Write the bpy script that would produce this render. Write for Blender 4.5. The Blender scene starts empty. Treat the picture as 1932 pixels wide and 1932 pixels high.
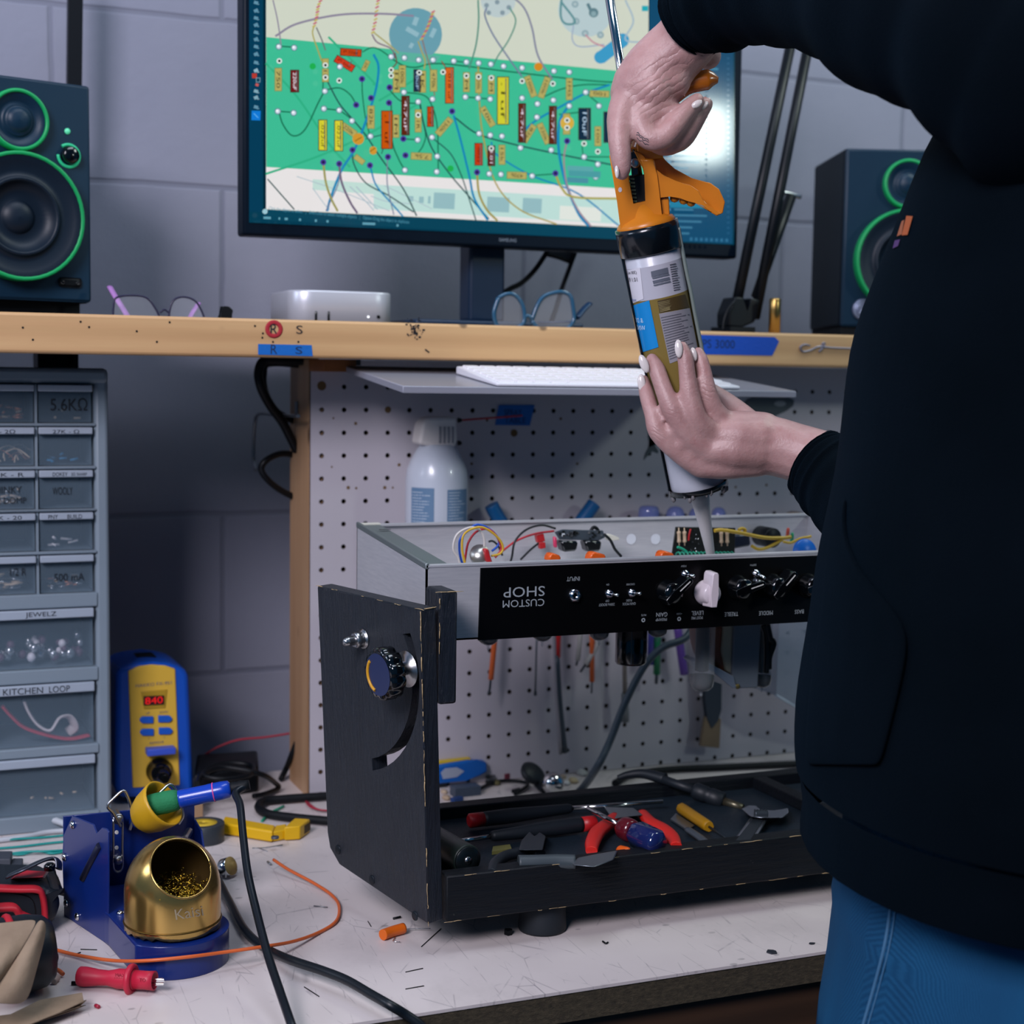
import bpy, bmesh, math, random
from mathutils import Vector as V, Matrix as Mx
random.seed(7)
SC = bpy.context.scene
COL = SC.collection
PI = math.pi
# ---------------------------------------------------------------- camera
F = 2918.3
YAW, PITCH, ROLL = 0.394036, -0.0887088, 0.0145247
CAM = V((-.4600, -1.65608, .0164))
_cy, _sy, _cp, _sp = math.cos(YAW), math.sin(YAW), math.cos(PITCH), math.sin(PITCH)
FW = V((_sy*_cp, _cy*_cp, _sp)); _r = V((_cy, -_sy, 0)); _u = _r.cross(FW)
RT = _r*math.cos(ROLL) + _u*math.sin(ROLL); UP = -_r*math.sin(ROLL) + _u*math.cos(ROLL)
T = -.461            # worktop height (0 = camera level)
FLOOR = -1.22
def ray(x, y): return FW + RT*((x-966)/F) - UP*((y-966)/F)
def onY(x, y, Y): d = ray(x, y); return CAM + d*((Y-CAM.y)/d.y)
def onZ(x, y, Z=T): d = ray(x, y); return CAM + d*((Z-CAM.z)/d.z)
def onX(x, y, X): d = ray(x, y); return CAM + d*((X-CAM.x)/d.x)
def onP(x, y, P, n): d = ray(x, y); return CAM + d*((P-CAM).dot(n)/d.dot(n))
def onW(x, y, w): return CAM + ray(x, y)*w
cam = bpy.data.cameras.new('camera'); co = bpy.data.objects.new('camera', cam); COL.objects.link(co)
co.matrix_world = Mx(((RT.x, UP.x, -FW.x, CAM.x), (RT.y, UP.y, -FW.y, CAM.y), (RT.z, UP.z, -FW.z, CAM.z), (0, 0, 0, 1)))
cam.sensor_width = 36; cam.lens = F/1932*36; cam.clip_start = .02
cam.dof.use_dof = True; cam.dof.focus_distance = 1.27; cam.dof.aperture_fstop = 7
SC.camera = co
# ---------------------------------------------------------------- materials
def lin(h):
    h = h.lstrip('#'); o = []
    for i in (0, 2, 4):
        c = int(h[i:i+2], 16)/255; o.append(c/12.92 if c <= .04045 else ((c+.055)/1.055)**2.4)
    return (o[0], o[1], o[2], 1)
MATS = {}
def M(name, hx='#808080', rough=.5, metal=0, spec=.5, emit=None, es=1, coat=0, trans=0, alpha=1, noise=0, nscale=40, bump=0, bscale=200, sheen=0, stretch=None, ior=1.45, sss=0):
    if name in MATS: return MATS[name]
    m = bpy.data.materials.new(name); m.use_nodes = True; nt = m.node_tree
    b = nt.nodes['Principled BSDF']; L = nt.links
    c = lin(hx); b.inputs['Base Color'].default_value = c
    b.inputs['Roughness'].default_value = rough; b.inputs['Metallic'].default_value = metal
    b.inputs['Specular IOR Level'].default_value = spec; b.inputs['IOR'].default_value = ior
    b.inputs['Coat Weight'].default_value = coat; b.inputs['Coat Roughness'].default_value = .08
    b.inputs['Transmission Weight'].default_value = trans; b.inputs['Alpha'].default_value = alpha
    b.inputs['Sheen Weight'].default_value = sheen
    if sss:
        b.inputs['Subsurface Weight'].default_value = sss; b.inputs['Subsurface Radius'].default_value = (.012, .004, .002); b.inputs['Subsurface Scale'].default_value = 1
    if emit:
        b.inputs['Emission Color'].default_value = lin(emit); b.inputs['Emission Strength'].default_value = es
    if noise or bump:
        tc = nt.nodes.new('ShaderNodeTexCoord'); mp = nt.nodes.new('ShaderNodeMapping'); L.new(tc.outputs['Object'], mp.inputs['Vector'])
        if stretch: mp.inputs['Scale'].default_value = stretch
    if noise:
        n = nt.nodes.new('ShaderNodeTexNoise'); n.inputs['Scale'].default_value = nscale; n.inputs['Detail'].default_value = 5
        L.new(mp.outputs[0], n.inputs['Vector'])
        r = nt.nodes.new('ShaderNodeMapRange'); r.inputs['From Min'].default_value = .25; r.inputs['From Max'].default_value = .75
        r.inputs['To Min'].default_value = 1-noise; r.inputs['To Max'].default_value = 1+noise; L.new(n.outputs['Fac'], r.inputs['Value'])
        mx = nt.nodes.new('ShaderNodeMix'); mx.data_type = 'RGBA'; mx.blend_type = 'MULTIPLY'; mx.inputs['Factor'].default_value = 1
        mx.inputs[6].default_value = c; L.new(r.outputs[0], mx.inputs[7]); L.new(mx.outputs[2], b.inputs['Base Color'])
    if bump:
        n2 = nt.nodes.new('ShaderNodeTexNoise'); n2.inputs['Scale'].default_value = bscale; n2.inputs['Detail'].default_value = 4
        L.new(mp.outputs[0], n2.inputs['Vector'])
        bp = nt.nodes.new('ShaderNodeBump'); bp.inputs['Strength'].default_value = bump; bp.inputs['Distance'].default_value = .002
        L.new(n2.outputs['Fac'], bp.inputs['Height']); L.new(bp.outputs[0], b.inputs['Normal'])
    MATS[name] = m; return m
class NT:            # tiny node helper for the hand-written materials
    def __init__(s, name):
        s.m = bpy.data.materials.new(name); s.m.use_nodes = True; s.t = s.m.node_tree; s.b = s.t.nodes['Principled BSDF']; MATS[name] = s.m
    def n(s, ty, **kw):
        x = s.t.nodes.new(ty)
        for k, v in kw.items():
            if k in x.inputs: x.inputs[k].default_value = v
            else: setattr(x, k, v)
        return x
    def l(s, a, b): s.t.links.new(a, b)
    def coord(s, scale=(1, 1, 1), loc=(0, 0, 0), kind='Position'):
        if kind == 'Position': o = s.n('ShaderNodeNewGeometry').outputs['Position']
        else: o = s.n('ShaderNodeTexCoord').outputs[kind]
        mp = s.n('ShaderNodeMapping'); mp.inputs['Scale'].default_value = scale; mp.inputs['Location'].default_value = loc
        s.l(o, mp.inputs['Vector']); return mp.outputs[0]
    def noise(s, vec, scale, detail=5, rough=.55):
        x = s.n('ShaderNodeTexNoise'); x.inputs['Scale'].default_value = scale; x.inputs['Detail'].default_value = detail; x.inputs['Roughness'].default_value = rough
        s.l(vec, x.inputs['Vector']); return x.outputs['Fac']
    def ramp(s, fac, stops):
        x = s.n('ShaderNodeValToRGB'); e = x.color_ramp.elements
        while len(e) < len(stops): e.new(.5)
        for i, (p, c) in enumerate(stops): e[i].position = p; e[i].color = lin(c) if isinstance(c, str) else (c, c, c, 1)
        s.l(fac, x.inputs['Fac']); return x.outputs['Color']
    def mix(s, fac, a, b, mode='MIX'):
        x = s.n('ShaderNodeMix', data_type='RGBA', blend_type=mode)
        for i, v in ((0, fac), (6, a), (7, b)):
            if hasattr(v, 'is_linked'): s.l(v, x.inputs[i])
            elif isinstance(v, str): x.inputs[i].default_value = lin(v)
            else: x.inputs[i].default_value = v
        return x.outputs[2]
    def bump(s, h, strength=.3, dist=.002):
        x = s.n('ShaderNodeBump'); x.inputs['Strength'].default_value = strength; x.inputs['Distance'].default_value = dist
        s.l(h, x.inputs['Height']); s.l(x.outputs[0], s.b.inputs['Normal'])
# ---------------------------------------------------------------- objects
RI = {}              # inverse of each root's matrix, for parts given in world coordinates
def tag(o, label=None, cat=None, group=None, kind=None):
    if label: o['label'] = label
    if cat: o['category'] = cat
    if group: o['group'] = group
    if kind: o['kind'] = kind
    return o
def thing(name, label, cat, loc=(0, 0, 0), rz=0, group=None):
    o = bpy.data.objects.new(name, None); COL.objects.link(o); o.empty_display_size = .02
    o.location = loc; o.rotation_euler = (0, 0, rz)
    RI[o.name] = (Mx.Translation(V(loc)) @ Mx.Rotation(rz, 4, 'Z')).inverted()
    return tag(o, label, cat, group)
def smooth_path(pts, n=8):
    pts = [V(p) for p in pts]
    if len(pts) < 3: return pts
    out = []
    q = [pts[0]*2-pts[1]] + pts + [pts[-1]*2-pts[-2]]
    for i in range(1, len(q)-2):
        a, b, c, d = q[i-1:i+3]
        for k in range(n):
            t = k/n
            out.append(.5*((2*b)+(c-a)*t+(2*a-5*b+4*c-d)*t*t+(3*b-a-3*c+d)*t**3))
    out.append(pts[-1]); return out
def frame(d, ref=None):
    d = V(d).normalized(); ref = V(ref) if ref is not None else (V((0, 0, 1)) if abs(d.z) < .9 else V((1, 0, 0)))
    a = ref.cross(d).normalized(); return a, d.cross(a)
class MB:
    def __init__(s): s.b = bmesh.new()
    def face(s, vs, m=0, sm=False):
        try: f = s.b.faces.new(vs)
        except ValueError: return None
        f.material_index = m; f.smooth = sm; return f
    def poly(s, pts, m=0): return s.face([s.b.verts.new(V(p)) for p in pts], m)
    def box(s, c, size, m=0, rot=None, bev=0, seg=2):
        c = V(c); hx, hy, hz = [k/2 for k in size]; R = rot if rot is not None else Mx.Identity(3)
        v = [s.b.verts.new(c + R @ V((x*hx, y*hy, z*hz))) for x in (-1, 1) for y in (-1, 1) for z in (-1, 1)]
        fs = [s.face([v[i] for i in f], m) for f in ((0, 1, 3, 2), (4, 6, 7, 5), (0, 4, 5, 1), (2, 3, 7, 6), (0, 2, 6, 4), (1, 5, 7, 3))]
        if bev:
            es = list({e for f in fs for e in f.edges})
            r = bmesh.ops.bevel(s.b, geom=es, offset=bev, segments=seg, affect='EDGES', profile=.5)
            for f in r['faces']: f.material_index = m; f.smooth = True
        return s
    def bx(s, a, b, m=0, bev=0, seg=2):
        a, b = V(a), V(b); return s.box((a+b)/2, [abs(k) for k in (b-a)], m, None, bev, seg)
    def hexa(s, bot, top, m=0, bev=0, seg=2):
        n = len(bot); v = [s.b.verts.new(V(p)) for p in list(bot)+list(top)]
        fs = [s.face(v[:n][::-1], m), s.face(v[n:], m)] + [s.face((v[i], v[(i+1) % n], v[n+(i+1) % n], v[n+i]), m) for i in range(n)]
        if bev:
            es = list({e for f in fs if f for e in f.edges})
            r = bmesh.ops.bevel(s.b, geom=es, offset=bev, segments=seg, affect='EDGES', profile=.5)
            for f in r['faces']: f.material_index = m; f.smooth = True
        return s
    def prism(s, pts, vec, m=0, bev=0, seg=2):
        vec = V(vec); return s.hexa(pts, [V(p)+vec for p in pts], m, bev, seg)
    def rings(s, rs, m=0, caps=(True, True), sm=True, close=True):
        vr = [[s.b.verts.new(V(p)) for p in r] for r in rs]; n = len(vr[0])
        for a, b in zip(vr, vr[1:]):
            for i in range(n if close else n-1): s.face((a[i], a[(i+1) % n], b[(i+1) % n], b[i]), m, sm)
        if caps[0]: s.face(vr[0][::-1], m)
        if caps[1]: s.face(vr[-1], m)
        return s
    def lathe(s, c, ax, prof, n=24, m=0, caps=(True, True), ref=None, sc=(1, 1)):
        c, ax = V(c), V(ax).normalized(); a, b = frame(ax, ref)
        return s.rings([[c+ax*h+(a*math.cos(2*PI*i/n)*sc[0]+b*math.sin(2*PI*i/n)*sc[1])*max(r, 1e-5) for i in range(n)] for r, h in prof], m, caps)
    def cyl(s, p0, p1, r0, r1=None, n=16, m=0):
        p0, p1 = V(p0), V(p1); r1 = r0 if r1 is None else r1
        return s.lathe(p0, p1-p0, [(r0, 0), (r1, (p1-p0).length)], n, m)
    def tube(s, pts, r, n=8, m=0, sub=8, flat=None):
        p = smooth_path(pts, sub) if sub else [V(q) for q in pts]; rs = []; a = None
        for i, q in enumerate(p):
            d = (p[min(i+1, len(p)-1)]-p[max(i-1, 0)])
            if d.length < 1e-9: d = V((0, 0, 1))
            d.normalize()
            if a is None: a, b = frame(d)
            else: a = (a-d*a.dot(d)).normalized(); b = d.cross(a)
            rr = r(i/(len(p)-1)) if callable(r) else r
            rs.append([q+(a*math.cos(2*PI*k/n)+b*math.sin(2*PI*k/n)*(flat or 1))*rr for k in range(n)])
        return s.rings(rs, m)
    def sphere(s, c, r, m=0, n=16, sc=(1, 1, 1), rot=None):
        R = rot if rot is not None else Mx.Identity(3); c = V(c)
        rs = []
        for i in range(n//2+1):
            t = PI*i/(n//2); rr = max(math.sin(t), 1e-4)
            rs.append([c+R @ V((math.cos(2*PI*k/n)*rr*r*sc[0], math.sin(2*PI*k/n)*rr*r*sc[1], math.cos(t)*r*sc[2])) for k in range(n)])
        return s.rings(rs[::-1], m)
    def torus(s, c, ax, R, r, m=0, n=32, k=10, a0=0, a1=2*PI):
        ax = V(ax).normalized(); a, b = frame(ax); c = V(c); full = abs(a1-a0-2*PI) < 1e-6
        rs = []
        for i in range(n+1):
            t = a0+(a1-a0)*i/n; e = a*math.cos(t)+b*math.sin(t)
            rs.append([c+e*R+(e*math.cos(2*PI*j/k)+ax*math.sin(2*PI*j/k))*r for j in range(k)])
        return s.rings(rs, m, caps=(not full, not full))
    def disc(s, c, ax, r, m=0, n=24, r0=0, sc=1):
        ax = V(ax).normalized(); a, b = frame(ax); c = V(c)
        o = [s.b.verts.new(c+(a*math.cos(2*PI*i/n)*sc+b*math.sin(2*PI*i/n))*r) for i in range(n)]
        if not r0: s.face(o, m)
        else:
            q = [s.b.verts.new(c+(a*math.cos(2*PI*i/n)*sc+b*math.sin(2*PI*i/n))*r0) for i in range(n)]
            for i in range(n): s.face((o[i], o[(i+1) % n], q[(i+1) % n], q[i]), m)
        return s
    def add(s, me, mat, m=0):
        n0 = len(s.b.verts); f0 = len(s.b.faces)
        s.b.from_mesh(me); s.b.verts.ensure_lookup_table(); s.b.faces.ensure_lookup_table()
        for v in s.b.verts[n0:]: v.co = mat @ v.co
        for f in s.b.faces[f0:]: f.material_index = m
        return s
    def build(s, name, mats, parent=None, world=True, label=None, subsurf=0, fix=True, loc=None):
        me = bpy.data.meshes.new(name)
        if fix: bmesh.ops.recalc_face_normals(s.b, faces=s.b.faces[:])
        o = bpy.data.objects.new(name, me); COL.objects.link(o)
        if parent is not None:
            root = parent.name
            if world: bmesh.ops.transform(s.b, matrix=RI[root], verts=s.b.verts[:])
            RI[o.name] = RI[root]; o.parent = parent
        else:
            xs = [v.co for v in s.b.verts]
            base = V(loc) if loc is not None else V((sum(c.x for c in xs)/len(xs), sum(c.y for c in xs)/len(xs), min(c.z for c in xs)))
            bmesh.ops.translate(s.b, vec=-base, verts=s.b.verts[:]); o.location = base; RI[o.name] = Mx.Translation(-base)
        s.b.to_mesh(me); s.b.free()
        for m in (mats if isinstance(mats, (list, tuple)) else [mats]): me.materials.append(m)
        if label: o['label'] = label
        if subsurf:
            md = o.modifiers.new('sub', 'SUBSURF'); md.levels = subsurf; md.render_levels = subsurf
        return o
_tm = {}
def text_mesh(body, size=1.0, ext=0, font_off=0):
    k = (body, size, ext, font_off)
    if k in _tm: return _tm[k]
    cu = bpy.data.curves.new('txt', 'FONT'); cu.body = body; cu.size = size; cu.align_x = 'CENTER'; cu.align_y = 'CENTER'; cu.extrude = ext; cu.resolution_u = 3; cu.offset = font_off
    o = bpy.data.objects.new('txt', cu); COL.objects.link(o)
    dg = bpy.context.evaluated_depsgraph_get(); me = bpy.data.meshes.new_from_object(o.evaluated_get(dg)); bpy.data.objects.remove(o)
    _tm[k] = me; return me
def tmat(c, right, up, sx=1, sy=1):          # text frame: right/up directions in the world
    r = V(right).normalized(); u = V(up); u = (u-r*u.dot(r)).normalized(); n = r.cross(u); c = V(c)
    return Mx(((r.x*sx, u.x*sy, n.x, c.x), (r.y*sx, u.y*sy, n.y, c.y), (r.z*sx, u.z*sy, n.z, c.z), (0, 0, 0, 1)))
def fit_text(mb, body, w, h, c, right, up, m=0):   # text stretched to width w and height h
    me = text_mesh(body); xs = [v.co.x for v in me.vertices]; ys = [v.co.y for v in me.vertices]
    sx = w/(max(xs)-min(xs)); sy = h/(max(ys)-min(ys)); r = V(right).normalized(); u = V(up).normalized()
    cc = V(c)-r*((max(xs)+min(xs))/2*sx)-u*((max(ys)+min(ys))/2*sy)
    mb.add(me, tmat(cc, right, up, sx, sy), m)
def rotm(ax, ang): return Mx.Rotation(ang, 3, V(ax))
def rotz(a): return Mx.Rotation(a, 3, 'Z')
# common materials
BLK = M('black_plastic', '#070b10', .45, spec=.3); BLKG = M('black_gloss', '#06080a', .15, coat=.4); RUB = M('rubber_black', '#080c11', .6, spec=.3)
STEEL = M('steel', '#b8b8b8', .28, 1); CHROME = M('chrome', '#d8d8d8', .12, 1); DKST = M('dark_steel', '#4a4f52', .35, 1)
WHT = M('white_plastic', '#d8d6d2', .4); REDP = M('red_plastic', '#c0141c', .35); ORG = M('orange_plastic', '#cc7a1c', .32, spec=.5, noise=.04, nscale=30)
# ================================================================ the room
WY = .27
k_ = (WY-CAM.y)/(.135-CAM.y)
bw, bh = .375*k_, .1875*k_
t = NT('block_wall')
vec = t.n('ShaderNodeCombineXYZ'); g = t.n('ShaderNodeNewGeometry'); sp = t.n('ShaderNodeSeparateXYZ'); t.l(g.outputs['Position'], sp.inputs[0])
zx = CAM.x+(-.079-CAM.x)*k_+bw/2; zz = CAM.z+(-.3365-CAM.z)*k_
ax_ = t.n('ShaderNodeMath', operation='SUBTRACT'); t.l(sp.outputs['X'], ax_.inputs[0]); ax_.inputs[1].default_value = zx
az_ = t.n('ShaderNodeMath', operation='SUBTRACT'); t.l(sp.outputs['Z'], az_.inputs[0]); az_.inputs[1].default_value = zz
t.l(ax_.outputs[0], vec.inputs[0]); t.l(az_.outputs[0], vec.inputs[1])
wob = t.n('ShaderNodeTexNoise'); wob.inputs['Scale'].default_value = 14; t.l(g.outputs['Position'], wob.inputs['Vector'])
wm = t.n('ShaderNodeVectorMath', operation='MULTIPLY_ADD'); t.l(wob.outputs['Color'], wm.inputs[0]); wm.inputs[1].default_value = (.004, .004, 0); t.l(vec.outputs[0], wm.inputs[2])
br = t.n('ShaderNodeTexBrick'); t.l(wm.outputs[0], br.inputs['Vector'])
for k, v in (('Scale', 1), ('Mortar Size', .0045), ('Mortar Smooth', .6), ('Brick Width', bw), ('Row Height', bh), ('Bias', 0)): br.inputs[k].default_value = v
pos = t.coord()
big = t.noise(pos, 3, 4); fine = t.noise(pos, 60, 6, .7)
c1 = t.ramp(big, [(.3, '#828596'), (.7, '#8d8f9e')])
c2 = t.mix(br.outputs['Fac'], c1, '#777a8a'); t.l(c2, t.b.inputs['Base Color']); t.b.inputs['Roughness'].default_value = .75
inv = t.n('ShaderNodeMath', operation='MULTIPLY_ADD'); t.l(br.outputs['Fac'], inv.inputs[0]); inv.inputs[1].default_value = -1.6
fm = t.n('ShaderNodeMath', operation='MULTIPLY'); t.l(fine, fm.inputs[0]); fm.inputs[1].default_value = .55; t.l(fm.outputs[0], inv.inputs[2])
t.bump(inv.outputs[0], .32, .004)
b = MB(); b.bx((-2.2, WY, FLOOR), (2.8, WY+.15, 1.7)); tag(b.build('wall_back', t.m), kind='structure')
b = MB(); b.bx((-2.2, -3.2, FLOOR-.1), (2.8, WY+.15, FLOOR)); tag(b.build('floor', M('concrete_floor', '#4c4e50', .6, noise=.12, nscale=8)), kind='structure')
# ================================================================ workbench
t = NT('worktop_white')
pos = t.coord()
n1 = t.noise(pos, 6, 4)
base = t.ramp(n1, [(.3, '#cbc1be'), (.7, '#d6ccc9')])
def scratches(ang, sx, sy, th, seed):
    rot = t.n('ShaderNodeMapping'); rot.inputs['Rotation'].default_value = (0, 0, ang); rot.inputs['Location'].default_value = (seed, seed*2, 0); rot.inputs['Scale'].default_value = (sx, sy, 1)
    t.l(t.n('ShaderNodeNewGeometry').outputs['Position'], rot.inputs['Vector'])
    v = t.n('ShaderNodeTexVoronoi'); v.feature = 'DISTANCE_TO_EDGE'; v.inputs['Scale'].default_value = 1; t.l(rot.outputs[0], v.inputs['Vector'])
    a = t.ramp(v.outputs['Distance'], [(0, 1.0), (th, 0.0)])
    m = t.noise(t.coord(loc=(seed, 0, 0)), 30, 3); a2 = t.ramp(m, [(.5, 0.0), (.6, 1.0)])
    return t.mix(1, a, a2, 'MULTIPLY')
s1 = scratches(.5, 26, 7, .012, 3.1); s2 = scratches(-.7, 22, 6, .011, 7.7); s3 = scratches(1.3, 30, 9, .01, 1.3)
sa = t.mix(1, s1, s2, 'ADD'); sa = t.mix(1, sa, s3, 'ADD')
vs = t.n('ShaderNodeTexVoronoi'); vs.inputs['Scale'].default_value = 42; t.l(t.coord(scale=(1, 1.6, 1)), vs.inputs['Vector'])
spots = t.ramp(vs.outputs['Distance'], [(.12, 1.0), (.17, 0.0)])
sm = t.ramp(t.noise(t.coord(loc=(5, 2, 0)), 11, 3), [(.52, 0.0), (.6, 1.0)])
spots = t.mix(1, spots, sm, 'MULTIPLY')
m1 = t.n('ShaderNodeMath', operation='MULTIPLY'); t.l(sa, m1.inputs[0]); m1.inputs[1].default_value = .45
col = t.mix(m1.outputs[0], base, '#6f6a70')
m2 = t.n('ShaderNodeMath', operation='MULTIPLY'); t.l(spots, m2.inputs[0]); m2.inputs[1].default_value = .5
col = t.mix(m2.outputs[0], col, '#6e6a6c')
sm_ = t.ramp(t.noise(t.coord(scale=(1, .7, 1), loc=(1, 7, 0)), 9, 6, .7), [(.55, 0.0), (.75, .25)])
col = t.mix(sm_, col, '#8d8684'); t.l(col, t.b.inputs['Base Color']); t.b.inputs['Roughness'].default_value = .42
WTOP = t.m
t = NT('particle_board')
pos = t.coord(scale=(1, 1, 2)); f = t.noise(pos, 180, 6, .8)
t.l(t.ramp(f, [(.3, '#2a2418'), (.55, '#4b4230'), (.8, '#6a5e48')]), t.b.inputs['Base Color']); t.b.inputs['Roughness'].default_value = .85; t.bump(f, .8, .003)
PBOARD = t.m
def wood(name, a, bb, cc, axis=0, sc=1.0, rough=.5):
    t = NT(name); s = [22, 22, 22]; s[axis] = 1.1
    pos = t.coord(scale=tuple(k*sc for k in s)); n = t.noise(pos, 2.2, 6, .6)
    w = t.n('ShaderNodeTexWave'); w.wave_type = 'BANDS'; w.bands_direction = 'Z' if axis == 0 else 'X'
    w.inputs['Scale'].default_value = .55; w.inputs['Distortion'].default_value = 5; w.inputs['Detail'].default_value = 3; w.inputs['Detail Scale'].default_value = 1.4; t.l(pos, w.inputs['Vector'])
    c = t.mix(.45, t.ramp(n, [(.3, a), (.55, bb), (.75, cc)]), t.ramp(w.outputs['Fac'], [(0, cc), (.6, bb), (1, a)]))
    v = t.n('ShaderNodeTexVoronoi'); v.inputs['Scale'].default_value = 17; t.l(t.coord(scale=(1, .2, 1.3) if axis == 0 else (1, 1, .4)), v.inputs['Vector'])
    k = t.ramp(v.outputs['Distance'], [(.05, .75), (.1, 0.0)]); kn = t.ramp(t.noise(t.coord(), 5, 2), [(.48, 0.0), (.56, 1.0)])
    c = t.mix(t.mix(1, k, kn, 'MULTIPLY'), c, '#3a2414')
    t.l(c, t.b.inputs['Base Color']); t.b.inputs['Roughness'].default_value = rough; t.bump(n, .12, .002); return t.m
PINE = wood('pine_wood', '#cfa877', '#c2986a', '#b0875a'); PINEV = wood('pine_upright', '#bd9a76', '#ae8866', '#9a7450', 2); DARKW = wood('stained_wood', '#4a3220', '#3a2718', '#2a1c10', 0, .8, .6)
EDGE = -.597
wb = thing('workbench', 'white scratched workbench with a rough brown board edge, under the whole set-up', 'workbench', (.3, -.25, FLOOR))
b = MB(); b.bx((-1.3, EDGE, T-.0025), (1.7, .13, T)); b.build('worktop', WTOP, wb)
b = MB(); b.bx((-1.3, EDGE+.001, T-.026), (1.7, .13, T-.0026)); b.build('worktop_core', PBOARD, wb)
b = MB(); b.bx((-1.28, EDGE+.012, T-.12), (1.68, EDGE+.05, T-.0262), bev=.003); b.build('front_beam', DARKW, wb)
for x in (-1.24, 1.6):
    for y in (EDGE+.1, .06):
        b = MB(); b.bx((x-.04, y-.045, FLOOR), (x+.04, y+.045, T-.0262)); b.build('leg', DARKW, wb)
# ================================================================ overhead shelf
SY = -.13; SZ = .0679
sh = thing('wooden_shelf', 'pine shelf with a long front board across the pegboard, carrying monitor and speakers', 'shelf', (.3, .05, .03))
b = MB(); b.bx((-1.0, SY, .0299), (1.35, SY+.05, SZ), bev=.003); fb = b.build('front_board', PINE, sh)
b = MB(); b.bx((-1.0, SY+.0505, .045), (1.35, .185, SZ-.0006)); b.build('shelf_board', DARKW, sh)
INK = M('marker_ink', '#1b1a22', .7); REDI = M('red_ink', '#a5202c', .6)
def mark(name, body, w, h, cx, cy, Y=SY-.0006, mat=INK):
    c = onY(cx, cy, Y); s = (Y-CAM.y)/F*1.06
    b = MB(); fit_text(b, body, w*s, h*s, c, (1, 0, 0), (0, 0, 1)); return b.build(name, mat, sh, label='black marker letter')
b = MB(); c = onY(517, 621, SY-.0004); b.torus(c, (0, 1, 0), .0068, .0022, n=28, k=6, m=0)
for v in b.b.verts: v.co.y = c.y + (v.co.y-c.y)*.15
b.build('painted_ring', REDI, sh, label='red marker ring around the letter R')
mark('marker_letter', 'R', 13, 19, 517, 621); mark('marker_letter', 'S', 12, 15, 565, 622)
# ink smudge
b = MB(); random.seed(3)
for i in range(60):
    px, py = random.gauss(782, 7), random.gauss(622, 9)
    px += (py-620)*.25
    c = onY(px, py, SY-.0004); r = random.uniform(.0003, .0013); b.disc(c, (0, -1, 0), r, n=7, sc=random.uniform(.5, 1.5))
for i in range(6): b.disc(onY(803+i*1.2, 660+i*.9, SY-.0004), (0, -1, 0), .0009, n=7)
b.build('ink_smudge', INK, sh)
for px, py in [(168, 617), (258, 625), (152, 607), (62, 641), (320, 608), (481, 615), (495, 637), (296, 645), (496, 629), (515, 645), (563, 645), (43, 618), (1513, 661)]:
    b = MB(); b.disc(onY(px, py, SY-.0004), (0, -1, 0), .0011, n=8); b.build('nail_hole', M('hole_dark', '#1d130b', .8), sh)
BTAPE = M('blue_tape', '#0a62b4', .55, bump=.15, bscale=300); BTAPED = M('blue_tape_deep', '#0848b0', .5, bump=.15, bscale=300)
def tape(name, poly, Y, mat, label, words=(), ink=M('tape_ink', '#0b2a52', .7)):
    pts = [onY(x, y, Y) for x, y in poly]; t_ = thing(name, label, 'tape', tuple(sum(pts, V())/len(pts)))
    b = MB(); b.prism(pts, (0, .0004, 0)); b.build('strip', mat, t_)
    for body, cx, cy, w, h in words:
        s = (Y-CAM.y)/F*1.06; b = MB(); fit_text(b, body, w*s, h*s, onY(cx, cy, Y-.0002), (1, 0, 0), (0, 0, 1)); b.build('handwriting', ink, t_)
    return t_
tape('blue_tape_strip', [(487, 649), (588, 651), (590, 672), (487, 669)], SY-.0006, BTAPE, 'blue painter tape with marker letters R and S on the shelf front', [('R', 517, 659, 12, 17), ('S', 564, 661, 13, 13)])
tape('blue_tape_strip', [(1300, 631), (1462, 636), (1470, 644), (1457, 671), (1300, 668)], SY-.0006, BTAPED, 'deep blue tape strip marked PS 3000 on the shelf front beside the gun', [('PS 3000', 1356, 649, 75, 17)])
# bent wire hook lying on the beam front
w = MB(); Yh = SY-.0016
w.tube([onY(x, y, Yh) for x, y in [(1528, 652), (1518, 650), (1510, 655), (1514, 663), (1528, 661), (1545, 654), (1570, 656), (1620, 658)]], .0011, 6)
w.tube([onY(x, y, Yh) for x, y in [(1545, 664), (1553, 655), (1556, 648), (1553, 647), (1551, 652), (1556, 656)]], .0010, 6)
tag(w.build('bent_wire', M('grey_wire', '#8d8896', .35, .8)), 'bent grey wire hook pinned on the shelf front near the hoodie', 'wire hook')
# ================================================================ post + bracket block + pegboard
b = MB(); b.bx((-.0137, .0045, T), (.0243, .085, .0297)); p_ = tag(b.build('wooden_post', PINEV), 'pine post holding the left edge of the pegboard', 'post')
b = MB(); b.bx((-.0137, -.06, .0165), (.021, .004, .0297)); tag(b.build('wood_block', wood('orange_pine', '#a8672c', '#955622', '#82481b')), 'short orange wood block under the shelf, on top of the post', 'block')
b = MB(); s = .0254; R = .0028; N = 8
X0, Z0 = 0, 0
vd = {}
def gv(p):
    k = tuple(round(c, 5) for c in p)
    if k not in vd: vd[k] = b.b.verts.new(p)
    return vd[k]
NC, NR = 46, 19
oct_ = [(math.cos(PI/8+i*PI/4), math.sin(PI/8+i*PI/4)) for i in range(8)]
sq = [(1, .5), (.5, 1), (-.5, 1), (-1, .5), (-1, -.5), (-.5, -1), (.5, -1), (1, -.5)]
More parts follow.
